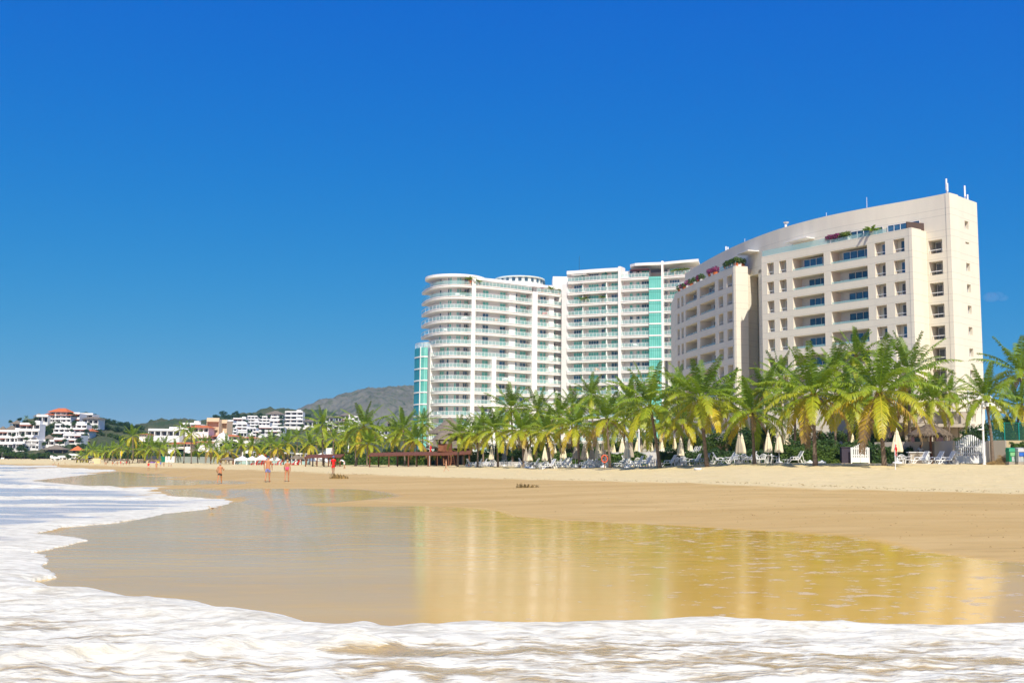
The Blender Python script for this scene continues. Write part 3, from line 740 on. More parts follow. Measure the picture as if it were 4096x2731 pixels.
m = MB(); a = pD.at(2324); m.tube([(a.x, a.y+9, 55), (a.x, a.y+9, 60.5)], .06, 5); m.build('roof_mast', DARKG, WB)
for px in (2690, 2705, 2740):
    m = MB(); a = pF.at(px); m.box(a.x-.6, a.x+.6, a.y+3, a.y+4, 55.7, 56.3); m.build('air_conditioner', GREYROOF, WB)
# body behind
m = MB(); m.prism([(-22, 292), (-9, 286.5), (14, 299), (14, 312), (-20, 306)], 2, 50.2); m.prism([(16, 297), (30, 291.5), (50, 284), (55, 300), (18, 312)], 2, 54.0); m.build('rear_wall', WHITE, WB)
# ================================================================ HILLS
def ground_mat(name, c1, c2, c3, sc=.02, sc2=.15):
    m = bpy.data.materials.new(name); m.use_nodes = True; t = m.node_tree; N = t.nodes; L = t.links; b = N['Principled BSDF']
    b.inputs['Roughness'].default_value = .95; b.inputs['Specular IOR Level'].default_value = .05
    tc = N.new('ShaderNodeTexCoord')
    def nz(s, d=6):
        n = N.new('ShaderNodeTexNoise'); n.inputs['Scale'].default_value = s; n.inputs['Detail'].default_value = d; n.inputs['Roughness'].default_value = .7
        L.new(tc.outputs['Object'], n.inputs['Vector']); return n.outputs[0]
    r = N.new('ShaderNodeValToRGB'); e = r.color_ramp.elements; e[0].position = .38; e[0].color = (*c1, 1); e[1].position = .62; e[1].color = (*c2, 1); L.new(nz(sc), r.inputs[0])
    r2 = N.new('ShaderNodeMapRange'); r2.inputs['From Min'].default_value = .48; r2.inputs['From Max'].default_value = .66; L.new(nz(sc2), r2.inputs['Value'])
    mx = N.new('ShaderNodeMix'); mx.data_type = 'RGBA'; L.new(r2.outputs[0], mx.inputs[0]); L.new(r.outputs[0], mx.inputs[6]); mx.inputs[7].default_value = (*c3, 1)
    L.new(mx.outputs[2], b.inputs['Base Color']); return m
HILLS = []
def hill(name, ridge, Yr, Yf, zf, mt, nx=260, ny=70, amp=2.5, sc=.1, seed=1.):
    px = np.linspace(ridge[0][0], ridge[-1][0], nx); py = np.interp(px, [a for a, b in ridge], [b for a, b in ridge])
    py = py + np.interp(px, px, 0*px)
    u = np.array([ray(a, b).x for a, b in zip(px, py)]); k = np.array([ray(a, b).z for a, b in zip(px, py)])
    t = np.linspace(0, 1.35, ny)[:, None]
    Yv = Yf+(Yr-Yf)*t+0*u; Xv = u*Yv
    zr = CH+k*Yr-amp*.5
    s = np.where(t < 1, np.sin(np.clip(t, 0, 1)*math.pi/2)**1.15, 1-(t-1)**1.5*1.6)
    Zv = zf+(zr-zf)*s
    n_ = vnoise(Xv, Yv, sc, seed, 4); n2 = vnoise(Xv, Yv, sc*.18, seed+3, 3)
    Zv = Zv+amp*n_*np.clip(t*3, 0, 1)+amp*2.2*n2*np.clip((1-t)*2, 0, 1)*np.clip(t*3, 0, 1)
    HILLS.append((u, Yv, Zv)); o = grid_mesh(name, Xv, Yv, Zv, mt, {}, None, False); tag(o, kind='structure'); return o
def hill_hit(px, py):
    """distance at which the ground of a hill stands behind this place, or None"""
    r = ray(px, py); best = None
    for (u, Yv, Zv) in HILLS[1:]:
        i = int(np.searchsorted(u, r.x)); 
        if i <= 0 or i >= len(u): continue
        h = Zv[:, i]-(CH+r.z*Yv[:, i]); k = np.nonzero(h > 0)[0]
        if len(k) and Yv[k[0], i] < Yv[-1, i]:
            y = Yv[k[0], i]
            if k[0] > 0:
                a, b = h[k[0]-1], h[k[0]]; y = Yv[k[0]-1, i]+(Yv[k[0], i]-Yv[k[0]-1, i])*(-a/(b-a+1e-9))
            best = y if best is None else min(best, y)
    return best
SCRUB = ground_mat('dry_scrub', (.115, .115, .10), (.175, .17, .145), (.06, .085, .05), .012, .09)
SCRUB2 = ground_mat('hill_scrub', (.05, .075, .035), (.12, .11, .065), (.035, .06, .025), .03, .12)
hill('mountain', [(1130,1700),(1210,1640),(1261,1626),(1312,1609),(1363,1590),(1414,1577),(1468,1566),(1536,1553),(1590,1549),(1638,1549),(1659,1551),(1900,1560),(2300,1640),(2800,1800)], 1500, 900, 6, SCRUB, 420, 120, 7.0, .06, 2.)
hill('ridge', [(540,1720),(560,1707),(620,1690),(680,1678),(740,1676),(800,1680),(860,1670),(900,1658),(1000,1648),(1060,1643),(1180,1645),(1250,1640),(1330,1650),(1450,1700),(1700,1780)], 1050, 620, 4, SCRUB2, 320, 80, 5.0, .09, 5.)
hill('headland', [(-900,1838),(-500,1820),(-200,1795),(0,1748),(60,1712),(100,1688),(150,1668),(210,1655),(290,1655),(340,1652),(390,1668),(430,1684),(480,1697),(540,1702),(570,1712),(640,1748),(700,1785),(760,1825)], 640, 470, 3, SCRUB2, 300, 70, 3.0, .12, 8.)

# ================================================================ TOWN ON THE HILLS
TWHITE = wall_mat('town_white', (.82, .80, .78), None, .03)
TCREAM = wall_mat('town_cream', (.70, .55, .38), None, .03)
THATCH = mat('thatch', (.165, .125, .085), .95, .05, var=.45, vscale=6, bump=1.0, bscale=14, stretch=(1, 1, .35))
THATCHF = mat('grey_thatch', (.20, .165, .13), .95, .05, var=.25, vscale=2.0)
TILE = mat('orange_tiles', (.56, .16, .06), .8, .1, var=.25, vscale=2)
TILED = mat('red_tiles', (.30, .10, .06), .8, .1, var=.25, vscale=2)
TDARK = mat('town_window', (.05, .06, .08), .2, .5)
def c1(x, y): return (x/2.94, 1500+y/2.94)
def c2(x, y): return (700+x/2.94, 1500+y/2.94)
def hip(mb, x0, x1, y0, y1, z0, z1, ridge=.0):
    xm = (x0+x1)/2; ym = (y0+y1)/2; r = (x1-x0)/2*ridge
    mb.add([(x0,y0,z0),(x1,y0,z0),(x1,y1,z0),(x0,y1,z0),(xm-r,ym,z1),(xm+r,ym,z1)], [(0,1,5,4),(1,2,5),(2,3,4,5),(3,0,4),(3,2,1,0)])
FOOT = []
def seat(a, b, Y):
    hs_ = [hill_hit(x, b[1]-1) for x in (a[0]+2, (a[0]+b[0])/2, b[0]-2)]; hs_ = [h for h in hs_ if h]
    return min([Y*1.12]+hs_)-1.5 if hs_ else Y
def house(label, a, b, Y, st=2, roof='flat', tone=None, bays=3, awn=0, cat='house', step=0.0, group='white houses on the hillside', rot=0.0, down=2, wins=True):
    """a,b: left-top and right-bottom as seen in the photo"""
    Y = seat(a, b, Y)
    p0 = P(a[0], a[1], Y); p1 = P(b[0], b[1], Y)
    FOOT.append((a[0], b[0], a[1], b[1], Y)); W = p1.x-p0.x; H = p0.z-p1.z; base = Vector(((p0.x+p1.x)/2, Y, p1.z))
    e = empty('house', base, rot); tag(e, label, cat, group)
    tone = tone or TWHITE; h = H/st if roof == 'flat' else H*.72/st
    m = MB(); w = []
    D = 9.0
    for k in range(st):
        z0, z1 = k*h, (k+1)*h; y0 = k*step
        m.box(-W/2, W/2, y0+1.6, D, z0 if k else -down, z1)
        xs = np.linspace(-W/2, W/2, bays+1)
        if k == 0: m.box(-W/2, W/2, y0, y0+1.6, -down, z0)
        m.box(-W/2, W/2, y0-.25, y0+1.6, z1-h*.13, z1)
        for i, x in enumerate(xs):
            pw = min(.45, W*.06)
            m.box(max(-W/2, x-pw/2), min(W/2, x+pw/2), y0, y0+1.6, z0, z1-h*.13)
        m.box(-W/2, W/2, y0-.02, y0+.12, z0, z0+h*.30)
        if wins:
            for i in range(bays):
                xa, xb = xs[i], xs[i+1]; f = rnd.uniform(.15, .3)
                q = MB(); y = y0+1.55; q.quad((xa+(xb-xa)*f, y, z0+h*.12), (xb-(xb-xa)*f*.8, y, z0+h*.12), (xb-(xb-xa)*f*.8, y, z1-h*.22), (xa+(xb-xa)*f, y, z1-h*.22)); w.append(q)
        if awn and k >= 0 and rnd.random() < awn:
            q = MB(); i = rnd.randrange(bays); j = min(bays, i+2)
            q.box(xs[i], xs[j], y0-.9, y0+.2, z1-h*.30, z1-h*.16); q.build('awning', TILED, e)
    if roof == 'flat':
        m.box(-W/2, W/2, (st-1)*step, (st-1)*step+.3, st*h, st*h+.6)
        if W > 9: m.box(W*.1, W*.35, 3+(st-1)*step, 6+(st-1)*step, st*h, st*h+1.6)
    m.build('wall', tone, e)
    for q in w: q.build('window', TDARK, e)
    if roof != 'flat':
        q = MB(); kk = {'thatch': .15, 'tile': .35, 'cone': 0.0}[roof]
        hip(q, -W/2-1, W/2+1, (st-1)*step-1, D+1, st*h, H, kk); q.build('roof', {'thatch': THATCHF, 'cone': THATCHF, 'tile': TILE}[roof], e)
    return e
def hut(label, a, b, Y, m=None, frac=.75, g='thatched roofs among the trees', cat='hut'):
    Y = seat(a, b, Y); p0 = P(a[0], a[1], Y); p1 = P(b[0], b[1], Y); W = p1.x-p0.x; H = p0.z-p1.z
    e = empty('thatched_hut', ((p0.x+p1.x)/2, Y, p1.z)); tag(e, label, cat, g)
    q = MB(); hip(q, -W/2, W/2, -W*.35, W*.35, H*(1-frac), H, .08 if W < 12 else .35); q.build('roof', m or THATCHF, e)
    for x in (-W*.4, W*.4, 0):
        q = MB(); q.box(x-.12, x+.12, -W*.28, -W*.28+.24, -1.5, H*(1-frac)+.2); q.build('post', THATCHF, e)
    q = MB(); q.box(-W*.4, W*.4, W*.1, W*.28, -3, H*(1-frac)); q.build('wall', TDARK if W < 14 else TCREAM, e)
HL = 'houses on the left headland'
house('white block of stepped flats at the left edge, lowest on the headland', c1(-60,655), c1(200,880), 520, 3, 'flat', bays=5, awn=.7, step=1.5, group=HL)
house('tall white corner block rising beside the stepped flats on the left headland', c1(200,570), c1(418,880), 525, 4, 'flat', bays=3, awn=.3, step=1, group=HL)
hut('pointed thatched cone on the flats roof, nearer the left edge', c1(-20,600), c1(90,670), 524)
hut('larger pointed thatched roof on top of the stepped flats', c1(70,588), c1(215,665), 525)
hut('thatched roof behind the flats near the small palm', c1(135,530), c1(265,590), 560)
house('orange-roofed white villa crowning the left headland', c1(590,382), c1(775,560), 600, 3, 'tile', bays=3, group=HL)
house('low orange-roofed wing on the right of the hilltop villa', c1(690,436), c1(828,560), 592, 2, 'tile', bays=3, group=HL)
house('low orange-roofed wing on the left of the hilltop villa', c1(535,432), c1(612,560), 596, 2, 'tile', bays=2, group=HL)
house('white villa with square openings left of the orange-roofed villa', c1(430,475), c1(560,585), 585, 1, 'flat', bays=2, group=HL)
hut('brown thatched roof at the left of the hilltop villas', c1(405,448), c1(510,500), 600)
house('narrow white tower house right of the hilltop villa', c1(862,450), c1(932,575), 590, 2, 'flat', bays=1, awn=.9, group=HL)
house('white house under a broad grey thatch at the right of the hilltop', c1(972,482), c1(1152,590), 590, 1, 'thatch', bays=3, group=HL)
house('white house half hidden behind the tower house on the hilltop', c1(930,458), c1(1090,520), 604, 1, 'flat', bays=2, group=HL)
house('wide white flats with red awnings below the hilltop villa', c1(622,578), c1(990,735), 545, 3, 'flat', bays=6, awn=.9, step=1.2, group=HL)
house('white lower wing under the wide awning flats', c1(745,705), c1(945,812), 535, 2, 'flat', bays=3, awn=.9, group=HL)
house('small white house with a red awning low in the middle of the headland', c1(632,750), c1(760,830), 520, 1, 'flat', bays=2, awn=1, group=HL)
house('white terraced house below a pointed thatch on the headland', c1(290,768), c1(450,880), 505, 2, 'flat', bays=2, group=HL)
hut('pointed thatch above the white terraced house', c1(345,705), c1(462,772), 508)
hut('pointed thatch in the middle of the headland slope', c1(505,698), c1(655,775), 512)
house('white house under the mid-slope pointed thatch', c1(512,772), c1(632,835), 510, 1, 'flat', bays=2, group=HL)
hut('broad grey thatched roof low among the palms', c1(528,818), c1(795,895), 470)
hut('small pointed thatch at the right foot of the headland', c1(975,728), c1(1055,795), 500)
house('small white chapel-like house with a peaked front', c1(995,625), c1(1045,740), 535, 2, 'tile', bays=1, group=HL)
hut('small bright orange roof low among the trees', c1(840,832), c1(985,905), 455, TILE)
house('low white beach building under the orange roof', c1(808,938), c1(925,985), 400, 1, 'flat', bays=3, group='beach buildings at the far left', wins=False)
house('white beach bar with a terrace at the far left', c1(590,960), c1(780,1022), 400, 1, 'flat', bays=4, group='beach buildings at the far left')
house('tiny white hut standing alone on the far dune', c1(10,985), c1(45,1018), 430, 1, 'flat', bays=1, group='beach buildings at the far left', wins=False)
# middle: resort with orange roofs, cream towers, a dome
RS = 'orange-roofed resort buildings'
house('long white building edged in orange, left of the cream towers', c1(1745,642), c1(2110,740), 470, 1, 'flat', bays=5, group=RS)
house('white building with an orange band behind the two tall palms', c1(2120,572), c1(2352,690), 480, 2, 'flat', bays=4, awn=.9, group=RS)
house('cream square tower, the taller of two', c2(375,518), c2(512,740), 400, 1, 'flat', TCREAM, 1, group=RS, wins=False, down=8)
house('cream square tower, the lower of two', c2(514,540), c2(606,740), 404, 1, 'flat', TCREAM, 1, group=RS, wins=False, down=8)
for c, d, l in ((c2(160,585), c2(392,690), 'long orange roof left of the cream towers'), (c2(272,716), c2(442,782), 'orange hip roof just below the cream towers'),
   (c2(438,694), c2(742,775), 'widest orange tiled roof, behind the white dome'), (c2(800,722), c2(940,775), 'orange roof right of the white dome'),
   (c2(262,768), c2(395,840), 'low orange roof nearest the beach fence'), (c2(20,785), c2(180,855), 'orange roof behind the two tall palms'), (c1(1975,785), c1(2160,870), 'pink tiled roof left of the two tall palms'),
   (c1(1640,684), c1(1720,720), 'little orange roof at the far end of the resort')):
    house('white building under a '+l, c, d, 380 if d[1] > 1770 else 392, 1, 'tile', bays=4, group=RS)
dm = empty('domed_tower', (*P(*c2(560,840), 360)[:2], 0)); tag(dm, 'white tower topped by a small white dome', 'tower')
q = MB(); z0 = P(*c2(560,765), 360).z; rr = 1.95*45/47/1.15
q.lathe([(2.6, -9), (2.6, -2.2), (2.1, -2.0), (2.1, 0)], 8, (0, 0, z0)); q.build('wall', TWHITE, dm)
q = MB(); q.lathe([(2.1, 0), (2.05, .7), (1.8, 1.4), (1.2, 2.1), (.4, 2.45), (.12, 2.6), (.1, 3.2), (0, 3.3)], 18, (0, 0, z0)); q.build('dome', TWHITE, dm, True)
house('white church-like gable wall below the dome', c2(482,800), c2(560,945), 350, 2, 'flat', bays=1, group=RS)
HM = 'white houses stacked on the middle hillside'
mid = [((600,535),(682,625),2,'flat',.3,'white terraced flats just right of the cream towers'),((605,625),(720,700),2,'flat',.6,'low white flats with awnings below the cream towers'),
((682,510),(832,600),2,'flat',.2,'white flats with a flat roof pavilion, left part of the middle hill'),((850,484),(972,556),2,'flat',.2,'small white block standing higher on the middle hill'),
((835,552),(985,625),2,'flat',.3,'white terrace row below the small high block'),((662,572),(840,690),3,'flat',.2,'broad white flats, lowest tier on the left of the middle hill'),
((735,672),(840,735),1,'flat',.0,'small white cube house above the orange roof'),((982,488),(1120,560),2,'flat',.2,'white terraced house left of the tall thatched one'),
((975,555),(1110,640),2,'flat',.3,'white terraces stepping down under the tall thatched house'),((1068,415),(1262,560),3,'thatch',.1,'tallest white house, topped by two grey thatches'),
((1110,535),(1250,615),2,'flat',.4,'white house directly below the tallest thatched house'),((1292,430),(1500,530),2,'flat',.2,'white house with a chimney, highest right of the tree gap'),
((1282,520),(1500,615),2,'flat',.2,'white colonnaded terrace under the chimney house'),((1512,515),(1665,612),1,'thatch',.1,'low white house under a wide grey thatch'),
((910,665),(1015,740),2,'flat',.5,'white house over the orange roof with brown balconies'),((985,612),(1215,705),2,'flat',1,'white villa with two red roofs over its terrace'),
((1195,612),(1275,700),2,'flat',.3,'narrow white house at the right end of the red-roofed villa'),((845,620),(950,690),1,'flat',.3,'white porch house in the middle of the slope'),
((1770,472),(1860,560),1,'thatch',0,'thatched white house, first of the right-hand row'),((1850,470),(1955,560),1,'thatch',.1,'thatched white house, second of the right-hand row'),
((1945,440),(2112,560),2,'thatch',.1,'largest thatched house with a white tank on its roof'),((1865,528),(2040,640),2,'thatch',.1,'long thatched house low in the right-hand row'),
((1790,570),(1850,640),1,'flat',0,'small white house low on the left of the thatched row'),((2105,488),(2205,560),1,'flat',0,'small flat white house right of the thatched row'),
((2380,640),(2500,720),1,'flat',0,'white house peeping between palms near the tower'),((1040,600),(1110,640),1,'flat',0,'tiny white house in the middle of the stacked terraces')]
for i, (a, b, st, rf, aw, lb) in enumerate(mid):
    Y = 900-(a[1]-415)*.9 if a[0] < 1700 else 860
    house(lb, c2(*a), c2(*b), Y, st, rf, bays=3 if b[0]-a[0] > 100 else 2, awn=aw, step=.6, group=HM, down=2)
hut('grey thatched roof seen over the palms left of the tower', c1(2352+2040,0+505) if False else (1548,1672), (1584,1700), 600)

# ================================================================ TREES
def leaf_mat(name, c, c2, trans=.25, sc=1.2):
    m = bpy.data.materials.new(name); m.use_nodes = True; t = m.node_tree; N = t.nodes; L = t.links; b = N['Principled BSDF']
    b.inputs['Roughness'].default_value = .55; b.inputs['Specular IOR Level'].default_value = .25
    g = N.new('ShaderNodeNewGeometry'); oi = N.new('ShaderNodeObjectInfo'); n = N.new('ShaderNodeTexNoise'); n.inputs['Scale'].default_value = sc; n.inputs['Detail'].default_value = 3
    tc = N.new('ShaderNodeTexCoord'); L.new(tc.outputs['Object'], n.inputs['Vector'])
    a = N.new('ShaderNodeMath'); a.operation = 'ADD'; L.new(n.outputs[0], a.inputs[0])
    s_ = N.new('ShaderNodeMath'); s_.operation = 'MULTIPLY_ADD'; L.new(g.outputs['Random Per Island'], s_.inputs[0]); s_.inputs[1].default_value = .4; s_.inputs[2].default_value = -.2; L.new(s_.outputs[0], a.inputs[1])
    r = N.new('ShaderNodeValToRGB'); r.color_ramp.elements[0].position = .3; r.color_ramp.elements[1].position = .75; r.color_ramp.elements[0].color = (*c, 1); r.color_ramp.elements[1].color = (*c2, 1)
    L.new(a.outputs[0], r.inputs[0]); L.new(r.outputs[0], b.inputs['Base Color'])
    tr = N.new('ShaderNodeBsdfTranslucent'); L.new(r.outputs[0], tr.inputs[0]); ms = N.new('ShaderNodeMixShader'); ms.inputs[0].default_value = trans
    L.new(b.outputs[0], ms.inputs[1]); L.new(tr.outputs[0], ms.inputs[2]); L.new(ms.outputs[0], N['Material Output'].inputs[0]); return m
LEAF = leaf_mat('broad_leaves', (.03, .065, .012), (.12, .20, .03))
LEAF2 = leaf_mat('dark_leaves', (.02, .05, .014), (.075, .14, .03))
LEAF3 = leaf_mat('bright_leaves', (.04, .09, .012), (.18, .24, .03))
BARK = mat('grey_bark', (.16, .12, .09), .9, .1, var=.3, vscale=6)
def leaf_cloud(mb, lobes, n, s, r_, mi=0, flat=.0):
    tot = sum(l[3]**2 for l in lobes)
    for (x, y, z, R, sq) in lobes:
        for _ in range(max(4, int(n*R*R/tot))):
            d = Vector((r_.gauss(0, 1), r_.gauss(0, 1), r_.gauss(0, 1))).normalized()
            rad = R*(.55+.5*r_.random()**.6)
            p = Vector((x, y, z))+Vector((d.x*rad, d.y*rad, d.z*rad*sq))
            nrm = (d+Vector((r_.gauss(0, .5), r_.gauss(0, .5), r_.gauss(0, .5)+.3))).normalized()
            t = nrm.orthogonal().normalized(); t.rotate(Matrix.Rotation(r_.random()*6.28, 3, nrm)); b = nrm.cross(t)
            k = s*r_.uniform(.6, 1.5)
            mb.add([p-t*k, p-b*k*.45+nrm*k*.12, p+t*k, p+b*k*.45+nrm*k*.12], [(0, 1, 2, 3)], mi)
def tree_mesh(seed, n=900, s=.16, sq=.8, mt=None):
    r_ = random.Random(seed); lobes = []
    for i in range(11):
        a = r_.random()*6.28; d = r_.uniform(.2, .62); lobes.append((math.cos(a)*d, math.sin(a)*d, 1.0+r_.uniform(-.35, .5), r_.uniform(.25, .42), sq))
    lobes.append((0, 0, 1.05, .5, .9))
    m = MB(); leaf_cloud(m, lobes, n, s*.55, r_)
    tk = MB(); tk.tube([(0, 0, -.6), (.02, .01, .3), (0, 0, .8)], [.07, .05, .03], 6)
    for i in range(5):
        l = lobes[i]; tk.tube([(0, 0, .5), (l[0]*.5, l[1]*.5, .75), (l[0], l[1], l[2])], [.035, .025, .01], 5)
    return m, tk
def tree_proto(seed, mt, n=900, s=.16, nm='tree'):
    m, tk = tree_mesh(seed, n, s); e = empty(nm, (0, 0, 0)); m.build('crown', mt, e); tk.build('trunk', BARK, e); return e
TP = [tree_proto(11, LEAF, 2600, .10), tree_proto(12, LEAF2, 2600, .10), tree_proto(13, LEAF3, 2200, .10)]
TPF = [tree_proto(14, LEAF2, 700, .17), tree_proto(15, LEAF, 700, .17)]
used = {}
def place(proto, loc, rz, sc, label, cat, group=None):
    if proto.name not in used: used[proto.name] = 1; o = proto
    else: o = copy_tree(proto)
    o.location = loc; o.rotation_euler = (0, 0, rz); o.scale = sc if hasattr(sc, '__len__') else (sc, sc, sc)
    for k in ('label', 'category', 'group'):
        if k in o: del o[k]
    tag(o, label, cat, group); return o
def trees_far(lst, label, group, front=0):
    for (px, py, R, Y, k) in lst:
        R *= 1.5 if front else 1.15
        h_ = hill_hit(px, py+R*.5); Y = min(Y, h_) if h_ else Y
        if front: Y = min([Y]+[f[4] for f in FOOT if f[0]-6 < px < f[1]+6 and f[2]-5 < py < f[3]+10])-4
        p = P(px, py, Y); s = R*Y/4300
        place(TPF[k], (p.x, p.y, p.z-s*1.0), rnd.random()*6, (s, s, s*.85), label, 'tree', group)
def rows(x0, x1, y0, y1, n, R, Y, k=None):
    return [(x0+(x1-x0)*(i+.5)/n+rnd.uniform(-6, 6), y0+(y1-y0)*(i+.5)/n+rnd.uniform(-4, 4), R*rnd.uniform(.75, 1.3), Y+rnd.uniform(-15, 15), rnd.randrange(2) if k is None else k) for i in range(n)]
trees_far(rows(395, 570, 1675, 1712, 12, 17, 600, 0)+rows(420, 640, 1705, 1745, 9, 18, 570)+rows(400, 640, 1735, 1775, 9, 17, 540), 'dark green tree on the right shoulder of the left headland', 'trees on the headland shoulder')
trees_far(rows(130, 215, 1690, 1735, 7, 16, 560)+rows(60, 140, 1675, 1690, 3, 12, 590)+rows(335, 400, 1655, 1668, 4, 14, 610)+rows(330, 400, 1700, 1730, 5, 14, 570)+rows(215, 260, 1775, 1790, 3, 11, 510), 'green tree growing between the white houses of the left headland', 'trees among the headland houses')
trees_far(rows(-40, 300, 1815, 1822, 15, 17, 455)+rows(-30, 110, 1795, 1815, 6, 16, 470)+rows(120, 330, 1838, 1838, 9, 9, 440), 'low dark tree behind the far beach', 'trees behind the far beach')
trees_far(rows(850, 1060, 1668, 1660, 14, 12, 960, 0)+rows(880, 960, 1652, 1648, 4, 12, 1000, 0)+rows(1120, 1140, 1640, 1690, 3, 10, 880, 0)+rows(1190, 1240, 1660, 1668, 3, 12, 890, 0), 'green tree on the ridge behind the middle houses', 'trees on the middle ridge')

trees_far([(a/2.94, 1500+b/2.94, r, 600, k) for a, b, r, k in [(455,620,15,0),(500,650,17,0),(545,615,15,1),(480,590,13,0),(580,650,15,0),(440,680,14,1),(560,700,13,0),(690,715,14,0),(640,705,11,1),(480,790,14,0),(530,800,10,1),(260,845,15,0),(230,860,13,0),(290,870,10,1),(940,760,14,0),(985,820,12,1),(1030,580,14,0),(1060,610,13,0),(1110,600,12,1),(1015,650,10,0),(895,550,11,0),(860,570,9,1),(850,460,13,0),(330,545,10,0),(375,560,12,1),(800,600,10,0),(60,860,16,0),(10,850,15,1),(110,870,14,0),(1000,700,10,1),(420,510,9,0),(770,760,9,1),(150,700,9,0),(310,740,10,1),(270,700,9,0),(600,600,12,0),(520,720,12,1),(470,700,12,0),(700,560,9,0),(840,640,7,1),(640,560,9,1),(735,585,8,0),(180,560,9,0),(120,540,8,1),(560,760,9,0),(700,790,9,1),(860,830,10,0),(920,820,10,1)]], 'green tree growing between the white houses of the left headland', 'trees among the headland houses', 7)

trees_far([(700+a/2.94, 1500+b/2.94, r, 900, k) for a, b, r, k in [(1262,490,11,0),(1262,540,11,0),(1255,590,11,1),(1500,590,10,0),(1520,480,12,0),(1580,470,10,1),(1000,480,9,0),(840,540,7,1),(965,600,8,0),(1100,480,7,1),(690,600,7,0),(880,660,8,1),(1040,650,7,0),(1270,640,10,0),(760,700,8,1),(1160,700,8,0),(1700,560,14,0),(1750,600,13,1),(1830,600,9,0),(2050,600,12,1),(2120,560,10,0),(1960,560,7,1),(660,650,7,0),(980,690,8,1)]], 'green tree growing between the white terraces of the middle hillside', 'trees among the middle hillside houses', 7)
# ================================================================ PALMS
def frond_mat():
    m = bpy.data.materials.new('palm_frond'); m.use_nodes = True; t = m.node_tree; N = t.nodes; L = t.links; b = N['Principled BSDF']
    b.inputs['Roughness'].default_value = .42; b.inputs['Specular IOR Level'].default_value = .4
    a = N.new('ShaderNodeAttribute'); a.attribute_name = 'age'
    r = N.new('ShaderNodeValToRGB'); e = r.color_ramp.elements
    e[0].position = 0; e[0].color = (.095, .17, .014, 1); e[1].position = 1; e[1].color = (.30, .20, .11, 1)
    for p, c in ((.25, (.22, .33, .018)), (.45, (.29, .37, .02)), (.66, (.46, .45, .025)), (.84, (.64, .49, .03)), (.93, (.42, .27, .06))):
        x = r.color_ramp.elements.new(p); x.color = (*c, 1)
    L.new(a.outputs['Fac'], r.inputs[0]); L.new(r.outputs[0], b.inputs['Base Color'])
    tr = N.new('ShaderNodeBsdfTranslucent'); L.new(r.outputs[0], tr.inputs[0]); ms = N.new('ShaderNodeMixShader'); ms.inputs[0].default_value = .38
    L.new(b.outputs[0], ms.inputs[1]); L.new(tr.outputs[0], ms.inputs[2]); L.new(ms.outputs[0], N['Material Output'].inputs[0]); return m
FROND = frond_mat()
TRUNK = mat('palm_trunk', (.22, .165, .125), .9, .1, var=.3, vscale=1.2, stretch=(1, 1, 9), bump=.8, bscale=5)
NUT = mat('coconut', (.42, .38, .04), .5, .4, var=.2)
def frond(mb, az, el, L, droop, age, r_, nl=34, lw=.052, ll=.78, roll=0.0, tipdry=0.0):
    ca, sa = math.cos(az), math.sin(az); p = Vector((ca*.12, sa*.12, 0)); ns = 14; pts = [p.copy()]; dirs = []
    for i in range(ns):
        s = (i+.5)/ns; th = el-droop*(s**1.25)
        d = Vector((math.cos(th)*ca, math.cos(th)*sa, math.sin(th))); dirs.append(d); p = p+d*(L/ns); pts.append(p.copy())
    side0 = Vector((-sa, ca, 0))
    for i in range(ns):
        wd = .05*(1-i/ns)+.012; up = side0.cross(dirs[i])
        a, b = pts[i], pts[i+1]
        mb.add([a-side0*wd+up*.0, a+side0*wd, b+side0*wd*.8, b-side0*wd*.8], [(0, 1, 2, 3)], 0, min(1, age+.18))
    for k in range(nl):
        s = .13+.86*(k+.5)/nl; f = s*ns; i = min(ns-1, int(f)); base = pts[i].lerp(pts[i+1], f-i); d = dirs[i]
        up = side0.cross(d).normalized()
        if up.z < 0: up = -up
        prof = math.sin(min(1, (s+.12)/.62)*math.pi/2)*(1-.62*max(0, s-.5)/.5)
        for sg in (-1, 1):
            l = ll*prof*r_.uniform(.82, 1.1)
            dr = d*r_.uniform(.45, .75)+side0*sg*1.0+up*r_.uniform(-.15, .25)+Vector((0, 0, -1))*r_.uniform(.15, .5)
            dr.normalize(); q = base+dr*l*.55; dr2 = (dr+Vector((0, 0, -1))*r_.uniform(.35, .9)).normalized(); e = q+dr2*l*.5
            wv = d.cross(dr).cross(dr).normalized()*lw*(.7+.5*prof)
            ag = min(1, max(0, age+r_.uniform(-.06, .06)+tipdry*s*s))
            n = len(mb.v); mb.v += [tuple(base-wv*.6), tuple(base+wv*.6), tuple(q+wv), tuple(q-wv), tuple(e)]
            mb.f += [(n, n+1, n+2, n+3), (n+3, n+2, n+4)]; mb.m += [0, 0]; mb.c += [ag, ag, min(1, ag+.03), min(1, ag+.03), min(1, ag+.10)]
def crown_mesh(seed, yellow=.5, n=24, nl=34, lw=.052, full=1.0):
    r_ = random.Random(seed); m = MB(); ga = 2.399963
    for i in range(n):
        t = i/(n-1); az = i*ga+r_.uniform(-.25, .25)
        el = math.radians(84-112*t**.85+r_.uniform(-9, 9)); L = (3.6+1.5*math.sin(min(1, t*1.6+.25)*math.pi/2))*r_.uniform(.88, 1.1)
        droop = (.35+1.25*t)*r_.uniform(.8, 1.2) if t < .8 else r_.uniform(.9, 1.3)
        age = .06+.40*t+max(0, t-.35)*yellow*.62+r_.uniform(-.10, .12)*(t > .15)
        if t > .8 and r_.random() < .10+.12*yellow: age += .2
        frond(m, az, el, L, droop, max(.0, min(.86, age)), r_, nl, lw, .80 if t < .2 else .92, tipdry=.22*yellow if t > .45 else .05)
    return m
